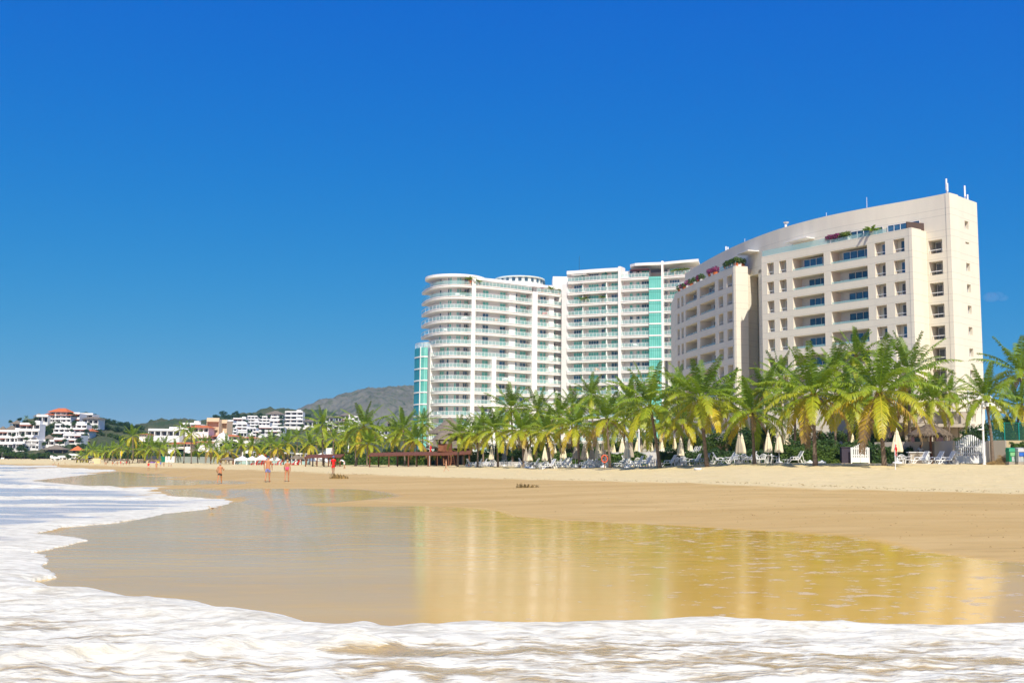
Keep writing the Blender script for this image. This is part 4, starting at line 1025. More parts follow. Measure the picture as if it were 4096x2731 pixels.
def dead_mesh(seed, n=5):
    r_ = random.Random(seed); m = MB()
    for i in range(n): frond(m, r_.random()*6.28, math.radians(r_.uniform(-45, -25)), r_.uniform(2.2, 3.2), r_.uniform(.6, 1.0), .97, r_, 18, .04, .5)
    for i in range(16):
        a = r_.random()*6.28; m.add([(.1*math.cos(a), .1*math.sin(a), -.1), (.22*math.cos(a), .22*math.sin(a), .25), (.3*math.cos(a+.2), .3*math.sin(a+.2), -.15)], [(0, 1, 2)], 0, .95)
    return m
def as_mesh(mb, nm, mt, smooth=False):
    o = mb.build(nm, mt, None, smooth); me = o.data; bpy.data.objects.remove(o); return me
CROWNS = [as_mesh(crown_mesh(100+i, y, n), 'crown', FROND) for i, (y, n) in enumerate([(.65, 27), (.30, 25), (.45, 26), (.15, 24), (.0, 23), (.8, 27), (.10, 24)])]
CROWNF = [as_mesh(crown_mesh(200+i, y, n, 16, .10), 'crown', FROND) for i, (y, n) in enumerate([(.45, 17), (.2, 16), (.75, 18), (.3, 15), (1.3, 15)])]
DEADS = [as_mesh(dead_mesh(300+i, 1+i), 'dead_fronds', FROND) for i in range(3)]
_n = MB(); _n.lathe([(0, -.14), (.09, -.11), (.13, 0), (.1, .1), (0, .15)], 8); NUTME = as_mesh(_n, 'coconut', NUT, True)
def part(nm, me, parent, loc=(0, 0, 0), rot=(0, 0, 0), sc=1.0):
    o = bpy.data.objects.new(nm, me); COL.objects.link(o); o.parent = parent; o.location = loc; o.rotation_euler = rot
    o.scale = (sc, sc, sc) if not hasattr(sc, '__len__') else sc; return o
def palm(cpx, cpy, bpx, Y, R, label, var=0, near=True, dead=1, nuts=0, group='coconut palms along the beach', rz=None, bz=None, sink=0.25, bow=None, squash=1.0, name='coconut_palm'):
    X = uX(bpx, Y); z = gz(X, Y) if bz is None else bz
    e = empty(name, (X, Y, z)); tag(e, label, 'palm tree', group); squash = rnd.uniform(.88, 1.12)
    c = P(cpx, cpy, Y)-Vector((X, Y, z)); s = R*Y/4300/(3.75 if near else 3.9)
    bow = rnd.uniform(-.25, .25) if bow is None else bow
    m = MB(); pts = []; H = c.z
    for i in range(9):
        t = i/8; pts.append((c.x*(t**1.25)+bow*math.sin(t*math.pi)*.5, rnd.uniform(-.02, .02), -sink+(H+sink)*t))
    k = max(.8, min(1.25, s)); m.tube(pts, [.27*k, .2*k, .17*k, .155*k, .145*k, .135*k, .125*k, .13*k, .15*k] if near else [.22*k]+[.15*k]*8, 10 if near else 6); m.build('trunk', TRUNK, e, True)
    rz = rnd.random()*6.28 if rz is None else rz
    part('crown', (CROWNS if near else CROWNF)[var % (len(CROWNS) if near else len(CROWNF))], e, c, (rnd.uniform(-.08, .08), rnd.uniform(-.08, .08), rz), (s, s, s*squash))
    if dead and near: part('dead_fronds', DEADS[dead % 3], e, c-Vector((0, 0, .1)), (0, 0, rz+1), s)
    for i in range(nuts):
        a = i*2.1+.5; part('coconut', NUTME, e, c+Vector((.25*math.cos(a), -.22-.05*i, -.22-.1*(i % 3))), (0, 0, a), 1.1)
    return e
O = ['first', 'second', 'third', 'fourth', 'fifth', 'sixth', 'seventh', 'eighth', 'ninth', 'tenth', 'eleventh', 'twelfth', 'thirteenth', 'fourteenth', 'fifteenth', 'sixteenth', 'seventeenth', 'eighteenth', 'nineteenth', 'twentieth']
front = [  # crown x,y, base x, Y, R, variant, dead, nuts, label
 (1455,1705,1421,185,95,3,1,0,'green palm at the left end of the long brown pergola'),
 (1473,1775,1470,180,62,2,1,0,'short yellowing palm beside the left post of the long pergola'),
 (1612,1712,1620,190,78,3,2,0,'palm with a brown skirt behind the middle of the long pergola'),
 (1665,1757,1667,185,72,0,1,0,'yellow-green palm right of centre behind the long pergola'),
 (1839,1733,1831,152,72,1,1,0,'slim palm right of the thatched lifeguard tower'),
 (1908,1730,1910,148,78,2,1,0,'yellow-tipped palm by the first row of loungers'),
 (1982,1722,1992,142,92,2,1,0,'leaning palm left of the row of closed parasols'),
 (2084,1722,2094,132,98,5,2,0,'palm with a large yellow frond drooping over the parasols'),
 (2185,1728,2205,124,84,0,2,0,'palm with two golden fronds behind the lone lounger'),
 (2304,1703,2316,117,112,5,2,0,'palm with long golden and dry fronds near the orange lifebuoy'),
 (2427,1674,2441,110,118,0,1,0,'palm with a hanging golden frond right of the lifebuoy'),
 (2600,1622,2640,101,155,1,1,3,'palm with a dark leaning trunk and pale coconuts in the middle'),
 (2804,1594,2830,96,170,2,1,4,'palm carrying green coconuts, its lower trunk pale in the sun'),
 (3008,1650,3018,94,150,3,1,2,'palm with a bright green heart between two pairs of parasols'),
 (3254,1577,3261,88.5,185,0,1,2,'tall palm with golden lower fronds right of the two white loungers'),
 (3517,1572,3539,86,200,5,1,1,'biggest palm, heavy with golden fronds, beside the flagpole'),
 (3942,1592,3971,90,120,1,2,0,'palm standing in front of the right wall beside the white gate'),
]
for i, (cx, cy, bx, Y, R, v, d, n, lb) in enumerate(front): palm(cx, cy, bx, Y, R, lb, v, True, d, n, sink=.4)
back = [
 (4085,1495,4092,112,150,6,'palm cut by the right edge with yellow coconuts'),(4075,1620,4060,104,90,2,'golden palm behind the green mesh fence at the right edge'),
 (3395,1610,3395,112,135,2,'palm behind the small white picket gate'),(3425,1420,3440,128,105,4,'dark green palm rising highest over the hotel terrace'),
 (3640,1490,3640,118,150,3,'tall palm behind and right of the biggest palm'),(3730,1600,3725,112,105,2,'palm whose fronds reach over the thatched umbrella'),
 (3625,1620,3610,125,110,0,'shadowed golden palm behind the biggest palm'),
 (3180,1600,3180,115,130,1,'palm behind the two parasols by the hedge'),(3340,1480,3345,125,110,4,'dark upright palm between the two tallest front palms'),
 (3120,1510,3130,130,95,4,'dark palm in front of the beige loggias'),(3060,1560,3070,122,110,1,'palm filling the gap left of the parasol pair'),
 (2905,1600,2910,125,120,1,'palm behind the two grey loungers'),(2730,1690,2735,118,110,2,'palm crown low behind the middle tables'),
 (2710,1560,2720,140,95,3,'palm in front of the corner of the beige block'),(2520,1600,2530,132,95,2,'palm rising right of the palm with the golden frond'),
 (2500,1680,2490,125,105,1,'bushy palm behind the middle loungers'),(2365,1582,2370,150,80,4,'dark slender palm high in front of the white building centre'),
 (2235,1665,2240,140,85,1,'palm directly behind the lone lounger palm'),(2290,1620,2290,155,68,3,'small crown seen between two taller palms'),
 (2043,1635,2050,165,105,4,'dark palm with upright fronds against the white building'),(2150,1648,2150,160,90,3,'dark palm right of the upright one against the white building'),
 (1768,1800,1770,170,45,2,'short palm in front of the thatched hall'),(1585,1742,1590,198,66,2,'low palm behind the left half of the long pergola'),
 (1690,1692,1690,205,58,3,'palm half hidden behind the thatched hall'),(1935,1700,1935,165,62,1,'palm behind the slim pair right of the tower'),
 (1500,1730,1500,215,62,3,'palm between the pergola and the mountain'),(1400,1745,1405,215,62,2,'palm left of the long pergola over the scrub'),
 (1880,1762,1880,168,52,0,'short golden palm in front of the thatched hall roof'),(2640,1690,2650,128,90,5,'golden palm behind the leaning dark trunk'),
 (3800,1570,3790,128,80,4,'thin palm against the bottom of the beige end wall'),(3480,1660,3470,120,100,1,'low palm over the small gate hedge'),
 (2120,1720,2120,150,62,2,'low yellowish palm behind the parasol row')]
for cx, cy, bx, Y, R, v, lb in back: palm(cx, cy, bx, Y, R, lb, v, True, 1, 0, group='palms in the hotel garden')
mid_p = [(1290,1698,1292,205,72,1),(1335,1755,1336,200,62,3),(1240,1775,1240,215,52,2),(1425,1775,1424,205,45,2),(1150,1770,1152,225,58,2),(1080,1775,1085,228,52,0),(1012,1780,1012,232,50,2),(1110,1790,1112,222,52,4),(1135,1810,1134,230,40,4),
 (965,1778,966,240,42,3),(915,1805,917,236,48,4),(843,1795,843,240,50,4),(765,1735,765,245,44,0),(735,1715,735,250,45,1),(790,1800,792,250,36,1),(700,1795,700,262,38,3),(870,1815,872,250,34,2),
 (640,1795,640,262,44,3),(608,1790,608,268,48,1),(575,1800,575,268,42,3),(530,1745,530,275,48,2),(512,1790,510,280,42,1),(480,1790,482,285,44,3),(548,1800,550,280,40,2),(450,1800,450,300,36,1),(420,1805,420,310,34,3),
 (372,1800,372,320,38,2),(345,1818,345,330,34,0),(395,1810,395,330,30,2),(320,1825,322,340,26,2),(660,1775,660,290,34,1),(590,1770,590,300,36,3),(1190,1745,1190,240,50,3),(1385,1722,1385,230,60,3),(1360,1790,1360,215,46,0),(1048,1805,1048,238,40,3),
 (105,1672,105,585,14,1),(820,1770,820,265,36,1),(905,1770,905,262,36,3),(1265,1740,1265,235,55,1)]
for i, (cx, cy, bx, Y, R, v) in enumerate(mid_p):
    where = 'left of the cream towers' if cx < 720 else ('behind the beach tents' if cx < 1180 else 'behind the short pergola')
    if cx == 105: palm(cx, cy, bx, Y, R, 'lone palm on the crest above the left flats', v, False, 0, 0, bz=P(105,1700,585).z-2, group='palms of the far beach'); continue
    lb = {735: 'tall thin palm right of the orange-banded building, left one of a pair', 765: 'tall thin palm with a golden crown, right one of a pair', 1290: 'tall palm over the short pergola, its crown near the white houses', 530: 'tallest palm of the cluster by the yellow-and-red flag'}.get(cx)
    if lb is None: lb = 'palm of the far beach %s, %s' % (where, ['full and green', 'slender and dark', 'broad and yellowing', 'dusty green', 'dry and windblown'][v])
    palm(cx, cy, bx, Y, R, lb, v, False, 0, 0, group='palms of the far beach')
# ================================================================ HOTEL GARDEN, BEACH FURNITURE
PLASTIC = mat('white_plastic', (.80, .80, .79), .35, .45)
GREYPL = mat('grey_plastic', (.22, .27, .33), .4, .4)
CANVAS = mat('cream_canvas', (.80, .70, .50), .85, .1, var=.06, vscale=2)
CANVAS_SHADED = mat('shaded_canvas', (.42, .36, .28), .85, .1, var=.06, vscale=2)  # cream canvas darkened to stand for parasols in shade
GREYCAN = mat('grey_canvas', (.10, .11, .12), .85, .1)
WOOD = mat('dark_red_wood', (.17, .065, .035), .7, .2, var=.3, vscale=3, stretch=(1, 1, .2))
WOODL = mat('brown_wood', (.24, .10, .05), .7, .2, var=.3, vscale=3)
TAUPE = wall_mat('taupe_render', (.44, .385, .32), None, .03)
YELW = wall_mat('yellow_render', (.80, .64, .38), None, .04)
RED = mat('red_cloth', (.62, .02, .02), .8, .1)
YELLOWC = mat('yellow_cloth', (.75, .50, .04), .8, .1)
GREEN_P = mat('green_paint', (.01, .22, .13), .5, .4)
# ---- hedges and garden trees
def hedge(label, a, b, Y, h, dep, mt=LEAF, n=2600, s=.10, z0=None, nm='hedge', grp=None):
    x0, x1 = uX(a, Y), uX(b, Y); z = gz((x0+x1)/2, Y) if z0 is None else z0; r_ = random.Random(int(a)); W = x1-x0
    e = empty(nm, ((x0+x1)/2, Y, z)); tag(e, label, 'hedge', grp)
    m = MB()
    for _ in range(n):
        x = r_.uniform(-W/2, W/2); f = r_.random()
        hh = h*(1+.10*math.sin(x*1.7+a)+.06*math.sin(x*4.1))
        if f < .6: p = Vector((x, -dep/2+r_.gauss(0, .10), r_.uniform(0, hh))); nrm = Vector((0, -1, .3))
        elif f < .9: p = Vector((x, r_.uniform(-dep/2, dep/2), hh+r_.gauss(0, .07))); nrm = Vector((0, -.2, 1))
        else: p = Vector((r_.choice((-W/2, W/2)), r_.uniform(-dep/2, dep/2), r_.uniform(0, hh))); nrm = Vector((r_.choice((-1, 1)), -.3, .2))
        nrm = (nrm+Vector((r_.gauss(0, .6), r_.gauss(0, .6), r_.gauss(0, .6)))).normalized(); t = nrm.orthogonal().normalized(); t.rotate(Matrix.Rotation(r_.random()*6.28, 3, nrm)); q = nrm.cross(t); k = s*r_.uniform(.6, 1.6)
        m.add([p-t*k, p-q*k*.55, p+t*k, p+q*k*.55], [(0, 1, 2, 3)])
    m.build('foliage', mt, e)
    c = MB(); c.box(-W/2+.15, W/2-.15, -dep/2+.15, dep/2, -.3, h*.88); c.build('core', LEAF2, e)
    return e
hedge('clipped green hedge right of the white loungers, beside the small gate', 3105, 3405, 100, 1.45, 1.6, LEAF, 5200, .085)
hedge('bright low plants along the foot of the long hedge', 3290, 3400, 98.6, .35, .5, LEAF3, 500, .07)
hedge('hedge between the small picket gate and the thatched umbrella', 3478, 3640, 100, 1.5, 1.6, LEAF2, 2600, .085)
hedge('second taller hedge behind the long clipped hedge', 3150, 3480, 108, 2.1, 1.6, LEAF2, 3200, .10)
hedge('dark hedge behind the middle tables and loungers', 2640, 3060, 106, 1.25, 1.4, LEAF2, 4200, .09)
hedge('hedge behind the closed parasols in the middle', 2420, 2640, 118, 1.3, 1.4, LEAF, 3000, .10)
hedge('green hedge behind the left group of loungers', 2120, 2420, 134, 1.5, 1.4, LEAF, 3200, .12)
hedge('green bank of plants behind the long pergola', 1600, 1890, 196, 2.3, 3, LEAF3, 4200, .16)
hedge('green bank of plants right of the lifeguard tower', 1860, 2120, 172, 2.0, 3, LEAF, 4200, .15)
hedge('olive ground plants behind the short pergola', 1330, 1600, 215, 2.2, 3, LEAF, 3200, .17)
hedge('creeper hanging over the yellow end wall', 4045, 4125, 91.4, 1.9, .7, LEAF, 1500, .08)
def gtree(label, px, py, R, Y, k=1, sq=.85, grp='garden trees behind the palms', bz=None):
    p = P(px, py, Y); s = R*1.45*Y/4300; e = place(TP[k], (p.x, p.y, p.z-s*1.05), rnd.random()*6, (s, s*.9, s*sq), label, 'tree', grp); return e
for px, py, R, Y, k, lb in [(2960,1730,62,112,1,'dark round tree behind the palm with the bright green heart'),(2880,1745,52,116,0,'green leafy tree left of the dark round one'),(3055,1720,58,118,1,'dark tree directly behind the parasol pair'),(3110,1790,36,110,0,'small leafy bush tree above the long hedge'),
   (2760,1760,55,128,0,'leafy tree behind the middle parasols'),(2660,1770,50,135,1,'dark tree behind the leaning palm trunk'),(2560,1770,48,140,0,'leafy tree behind the white lamp pole'),(2460,1775,50,146,1,'dark tree behind the shade-toned parasols'),(2350,1785,48,150,0,'leafy tree behind the orange lifebuoy'),(2260,1785,46,155,1,'dark tree behind the lone lounger'),(2170,1785,46,160,0,'leafy tree left of the middle parasols'),(2080,1790,44,166,1,'dark tree behind the left parasols'),(2000,1795,40,172,0,'leafy tree behind the grey chairs'),
   (3200,1735,50,125,2,'bright tree behind the long hedge'),(3300,1740,50,128,1,'dark tree behind the golden palm'),(3400,1745,48,128,0,'leafy tree behind the small picket gate'),(3480,1750,46,126,1,'dark tree left of the biggest palm'),(3580,1760,46,124,1,'dark tree behind the flagpole'),
   (3900,1720,66,104,1,'big dark shrub tree behind the double gate'),(3850,1770,40,101,0,'leafy shrub left of the double gate, behind the wall'),(4010,1690,68,108,1,'dark tree behind the green mesh fence'),(4085,1700,66,104,0,'leafy tree behind the fence at the right edge'),(3760,1785,36,102,0,'leafy shrub behind the taupe wall'),
   (1560,1800,40,225,1,'dark tree behind the pergola palms'),(1500,1812,34,230,0,'leafy tree left of the pergola palms'),(1700,1805,38,218,1,'dark tree beside the thatched hall'),(1640,1812,34,222,0,'leafy tree behind the long pergola'),(1780,1815,34,200,1,'dark tree in front of the thatched hall'),(1420,1815,34,240,0,'leafy tree behind the left post of the long pergola')]:
    gtree(lb, px, py, R, Y, k)
trees_far(rows(1000, 1400, 1812, 1822, 16, 27, 300)+rows(700, 1000, 1815, 1825, 12, 26, 320)+rows(380, 700, 1815, 1825, 13, 24, 360)+rows(880, 1240, 1775, 1790, 10, 24, 350)+rows(1240, 1420, 1770, 1790, 6, 26, 300), 'leafy tree among the palms behind the far beach', 'garden trees of the far beach')
# ---- reusable things
def mk_lounger(mt=PLASTIC):
    e = empty('sun_lounger'); f = MB()
    for sy in (-.32, .32):
        f.bar((-.95, sy, .34), (.35, sy, .36), .07, .06); f.bar((-.95, sy, .34), (-1.0, sy, .30), .07)
    f.bar((-.98, -.32, .34), (-.98, .32, .34), .08, .05); f.bar((.35, -.32, .36), (.35, .32, .36), .06); f.build('frame', mt, e)
    s = MB()
    for i in range(13): x = -.93+i*.105; s.box(x, x+.075, -.30, .30, .355, .375)
    s.build('seat', mt, e)
    b = MB(); a = math.radians(58); d = Vector((math.cos(a), 0, math.sin(a)))
    o = Vector((.35, 0, .37))
    for sy in (-.31, .31): b.bar(o+Vector((0, sy, 0)), o+Vector((0, sy, 0))+d*.86, .06, .05)
    for i in range(8): q = o+d*(.06+.11*i); b.bar(q+Vector((0, -.3, 0)), q+Vector((0, .3, 0)), .025, .082)
    q = o+d*.86; b.bar(q+Vector((0, -.34, 0)), q+Vector((0, .34, 0)), .04, .09); b.build('backrest', mt, e)
    st = MB()
    for sy in (-.3, .3): st.bar(o+Vector((0, sy, 0))+d*.6, (.86, sy, .10), .045)
    st.build('back_strut', mt, e)
    for sy in (-.34, .34):
        ar = MB(); ar.tube([(-.22, sy, .36), (-.18, sy, .55), (.02, sy, .60), (.28, sy, .58), (.36, sy, .40)], [.035]*5, 6); ar.build('armrest', mt, e)
        for x, dx in ((-.72, -.14), (.55, .22)):
            g = MB(); g.tube([(x, sy, .34), (x+dx*.2, sy, .12), (x+dx, sy, .0)], [.05, .045, .05], 6); g.tube([(x+dx, sy, .02), (x+dx+.22, sy, .06), (x+.34, sy, .33)], [.04, .035, .03], 5); g.build('leg', mt, e)
    return e
def mk_chair(mt=PLASTIC):
    e = empty('plastic_chair'); s = MB(); s.box(-.25, .25, -.24, .24, .40, .44); s.box(-.25, .25, -.26, -.22, .34, .44); s.build('seat', mt, e)
    b = MB(); n = 7
    for i in range(n):
        t = (i-(n-1)/2)/((n-1)/2); b.bar((t*.19, .22, .43), (t*.25, .30, .86-.12*t*t), .05, .025)
    b.tube([(t*.27, .30+.0, .87-.14*t*t) for t in np.linspace(-1, 1, 9)], [.03]*9, 6); b.build('backrest', mt, e)
    for sx in (-.27, .27):
        a = MB(); a.tube([(sx*.92, .27, .68), (sx*1.08, .05, .66), (sx*1.08, -.2, .64), (sx, -.24, .42)], [.03]*4, 6); a.build('armrest', mt, e)
        for sy in (-.23, .24):
            l = MB(); l.bar((sx*.9, sy, .42), (sx*1.12, sy*1.2, 0), .055, .045); l.build('leg', mt, e)
    return e
def mk_table(mt=PLASTIC):
    e = empty('plastic_table'); t = MB(); t.lathe([(0, .70), (.48, .70), (.50, .72), (.50, .74), (.47, .75), (0, .75)], 20); t.build('tabletop', mt, e, False)
    for k in range(4):
        a = math.pi/4+k*math.pi/2; l = MB(); l.bar((.33*math.cos(a), .33*math.sin(a), .70), (.40*math.cos(a), .40*math.sin(a), 0), .07, .05); l.build('leg', mt, e)
    return e
def mk_parasol(mt, H=2.5, cl=1.65, base=True, seed=1):
    e = empty('closed_parasol'); p = MB(); p.tube([(0, 0, .05), (0, 0, H+.03)], [.028, .022], 8); p.build('pole', WHITE_METAL, e)
    r_ = random.Random(seed)
    pr = [(.30, 0), (.315, .12), (.27, .5), (.20, .9), (.13, 1.25), (.095, 1.38), (.13, 1.36), (.10, 1.48), (.04, 1.6), (.02, 1.68), (0, 1.72)]
    c = MB(); k = cl/1.72; w = lambda kk, i: 1+(.16 if i < 5 else .05)*math.cos(kk*math.pi)*(1-i/14)
    c.lathe([(r, (z+(0 if i else -.0))*k) for i, (r, z) in enumerate(pr)], 16, (0, 0, H-cl), 0, 1, .9, w)
    c.build('canopy', mt, e)
    if base:
        b = MB(); b.lathe([(0, 0), (.26, 0), (.28, .05), (.26, .14), (.10, .17), (.06, .20), (.05, .42), (0, .42)], 16); b.build('base', PLASTIC, e, True)
    return e
PL = mk_lounger(); PLG = mk_lounger(GREYPL); PC = mk_chair(); PCG = mk_chair(GREYPL); PT = mk_table(); PU = [mk_parasol(CANVAS, seed=1), mk_parasol(CANVAS_SHADED, seed=2), mk_parasol(GREYCAN, seed=3)]  # grey lounger copy also stands for white loungers in shade
def put(proto, px, Y, rz, label, cat, group, dz=0, sc=1.0, py=1850):
    g = G(px, Y, dz, py); return place(proto, g, math.radians(rz), sc, label, cat, group)
LGp, CHp, TBp, UMp = 'plastic sun loungers along the top of the beach', 'plastic chairs at the garden tables', 'round plastic tables', 'closed parasols in front of the hotel'
# loungers: head end faces +x in the mesh; rz turns it
for px, Y, rz, lb, pr in [
 (3676,95,12,'white lounger nearest the bar counter, left of a row of three',PL),(3737,94,12,'white lounger in the middle of the row of three before the wall',PL),(3782,92.5,8,'white lounger at the right of the row of three, its legs in the sun',PL),
 (3145,100,12,'sunlit white lounger just right of the parasol pair, left one of two',PL),(3176,98.5,10,'sunlit white lounger by the long hedge, right one of two',PL),
 (2910,101,12,'white lounger at the left of the group by the green-hearted palm',PL),(2990,101.5,12,'white lounger partly behind the green-hearted palm trunk',PL),
 (2770,102.5,12,'shaded white lounger, left one of two before the dark hedge',PL),(2805,102.0,10,'lounger coloured grey for shade, leaning back beside the palm with green coconuts',PLG),
 (2670,103,12,'lounger just right of the dark leaning trunk',PL),(2885,103,160,'half-hidden lounger with its foot in the sun before the dark hedge',PL),
 (2540,107,14,'bright white lounger in front, left one of two near the tall front parasol',PL),(2575,106,12,'bright white lounger in front, right one of two near the tall front parasol',PL),
 (2572,111,12,'lounger behind the bright pair, back raised',PL),(2520,112,160,'lounger with a towel behind the front parasol foot',PL),(2480,111,14,'lounger hung with a blue-grey towel',PLG),
 (2490,116,12,'white lounger behind the towel-hung one',PL),(2435,118,12,'white lounger behind the palm right of the lifebuoy',PL),(2395,115,14,'white lounger left of the lifebuoy',PL),(2362,117,12,'low white lounger beside the shade-toned parasols',PL),
 (2345,120,10,'white lounger behind the low one by the shade-toned parasols',PL),(2330,116,14,'front white lounger at the left of the lifebuoy group',PL),
 (2192,117,22,'lone white lounger standing out on the open sand',PL),
 (2260,122,14,'white lounger just left of the palm with long golden fronds',PL),(2238,124,12,'white lounger second left of the palm with long golden fronds',PL),(2222,128,12,'white lounger behind the pair under the golden palm',PL),(2250,131,10,'white lounger farthest back under the golden palm',PL),
 (2160,126,12,'white lounger in the sun left of the lone palm trunk',PL),(2180,132,12,'white lounger behind, near the middle closed parasol',PL),(2130,130,14,'lounger left of the round white parasol foot',PL),(2118,134,12,'lounger coloured grey for shade between two palm trunks',PLG),
 (2140,138,10,'tall-backed lounger in the second row on the left',PL),(2100,136,165,'flat lounger left of the palm with the drooping yellow frond',PL),(2085,142,12,'lounger in the far row behind the drooping yellow frond',PL),
 (1905,152,12,'white lounger at the left end of all the rows',PL),(1925,154,12,'white lounger second from the left end of the rows',PL),(1945,156,12,'white lounger third from the left end of the rows',PL),(1890,150,160,'flat white lounger beyond the left end of the rows',PL),
 (2600,122,12,'lounger on the upper terrace behind the hedge, left',PL),(2760,124,12,'lounger on the upper terrace with its white back in the sun',PL),(2775,123,12,'white-backed lounger on the upper terrace, right of another',PL)]:
    put(pr, px, Y, rz, lb, 'sun lounger', LGp, .95 if Y > 120 and px > 2590 else 0)
for px, Y, rz, lb, pr in [
 (3052,99,-25,'white chair facing the beach between the two parasols',PC),(3100,99,60,'white chair turned sideways under the right parasol',PC),(2938,100.5,-60,'white chair at the left of the green-hearted palm table',PC),(2978,100.5,0,'white chair with its back to the beach beside the palm trunk',PC),(3030,101.5,20,'white chair hung with clothes behind the palm trunk',PC),
 (2700,103.5,-60,'white chair at the left of the middle table',PC),(2732,103,0,'white round-backed chair at the front of the middle table',PC),(2742,104.5,30,'white chair behind the front one at the middle table',PC),
 (2598,107,10,'white chair with a round back near the dark trunk',PC),(2620,106,-70,'white chair in front, left of the dark trunk',PC),(2648,106,20,'white chair just right of the dark trunk foot',PC),(2550,113,180,'white chair behind the bright loungers',PC),
 (2420,113,0,'white chair in front of the lifebuoy palm',PC),(2363,113,10,'white chair in front of the low lounger by the shade-toned parasols',PC),(2275,126,0,'chair with an arched back behind the golden palm',PC),(2210,126,160,'chair beside the round table under the lone palm',PC),
 (3600,97,80,'grey-white chair cut off by the biggest palm trunk',PC),(3612,98.5,0,'white chair behind the flagpole table',PC),(3632,97.5,-100,'white chair turned to the flagpole table',PC),
 (2012,146,0,'dark grey chair, left one of two on the sand',PCG),(2036,146,-90,'dark grey chair, right one of two on the sand',PCG),(2022,149,180,'dark grey chair behind the other two',PCG),(1968,150,0,'white chair in shade near the white pole',PC),(1975,152,180,'white chair behind another near the white pole',PC),
 (2520,124,0,'chair with a pale back on the upper terrace, left',PC),(2580,124,180,'chair on the upper terrace beside the white lamp pole',PC),(2650,124,0,'chair on the upper terrace behind the dark trunk',PC),(2680,124,180,'chair on the upper terrace, right of the dark trunk',PC)]:
    put(pr, px, Y, rz, lb, 'chair', CHp, .95 if Y == 124 else 0)
for px, Y, lb in [(3075,99.8,'white table under the right parasol of the sunny pair'),(2960,101,'white table under the double parasols'),(2716,104,'white table with the tall parasol in the middle'),(2632,108,'white table behind the dark leaning trunk'),(3600,98.0,'grey-topped table behind the flagpole'),(2385,115,'white table among the shade-toned parasols'),(2225,127,'white table under the lone palm'),(1965,151,'white table in shade near the white pole'),(2600,124,'table on the upper terrace behind the hedge')]:
    put(PT, px, Y, 20, lb, 'table', TBp, .95 if Y == 124 else 0)
def um(px, top, H, Y, k, lb, dz=None):
    """parasol placed by its column, standing on the ground; its height follows from the photo"""
    g = G(px, Y); zt = P(px, top, Y).z; h = zt-g.z
    if dz is not None: g.z += dz; h -= dz
    place(PU[k], g, rnd.random(), h/2.5, lb, 'parasol', UMp)
for px, top, Y, k, lb, dz in [(3074,1724,100,0,'cream closed parasol, left one of the sunny pair by the hedge',0),(3117,1725,98.5,0,'cream closed parasol, right one of the sunny pair by the hedge',0),(3151,1717,115,0,'smaller cream parasol standing behind the hedge',.4),
 (2957,1731,101,1,'shade-toned parasol in front of the dark tree, left of a close pair',0),(2969,1733,101.6,0,'half-lit parasol in front of the dark tree, right of a close pair',0),(2723,1745,104.5,0,'cream parasol over the middle table, palm shadow on its side',0),
 (2508,1757,106.5,0,'large cream parasol standing foremost in the middle',0),(2521,1757,113,1,'shade-toned parasol tucked behind the large foremost one',0),(2489,1752,122,0,'cream parasol directly left of the foremost one, farther back',0),(2451,1754,124,0,'cream parasol right of the lifebuoy palm, farther back',0),
 (2427,1755,126,0,'narrow cream parasol just left of the lifebuoy palm',0),(2411,1757,117,1,'shade-toned parasol over the lifebuoy',0),(2391,1765,116,0,'cream parasol between two shade-toned ones',0),(2368,1772,115,1,'shade-toned parasol, second of the shaded group',0),(2340,1763,122,0,'cream parasol behind the shade-toned ones',0),(2335,1775,114,1,'shade-toned parasol beside the golden palm trunk',0),(2302,1770,122,1,'shade-toned parasol just left of the golden palm trunk',0),
 (2253,1769,126,0,'cream parasol left of the golden-frond palm',0),(2179,1784,122,0,'cream parasol behind the lone lounger, left',0),(2195,1780,128,1,'shade-toned parasol behind the one near the lone lounger',0),(2218,1775,140,0,'cream parasol seen between palm trunks',0),(2119,1786,127,0,'cream parasol, right one of the left pair',0),(2104,1790,129,1,'shade-toned parasol, left one of the left pair',0),
 (1965,1784,150,0,'small cream parasol near the white pole',0),(2017,1785,148,2,'dark grey closed parasol over the grey chairs',0),
 (2550,1750,124,0,'cream parasol left of the white lamp pole',.6),(2563,1748,130,1,'shade-toned parasol right of the white lamp pole',.6),(2580,1752,128,0,'cream parasol on the terrace, third from the lamp pole',.6),(2604,1755,126,0,'cream parasol under the big palm crown',.6),(2626,1752,128,0,'cream parasol left of the dark trunk, back row',.6),(2646,1745,126,0,'tall cream parasol right of the dark trunk, back row',.6),(2699,1748,128,0,'cream parasol left of the middle table one, back row',.6),(2760,1744,126,0,'cream parasol crossed by green fronds',.6),(2778,1750,132,0,'cream parasol right of the frond-crossed one',.6),
 (2818,1762,130,0,'short cream parasol behind the palm with green coconuts',.6),(3413,1733,120,0,'small cream parasol seen between trunks beyond the hedge',.5)]:
    um(px, top, None, Y, k, lb, dz or None)
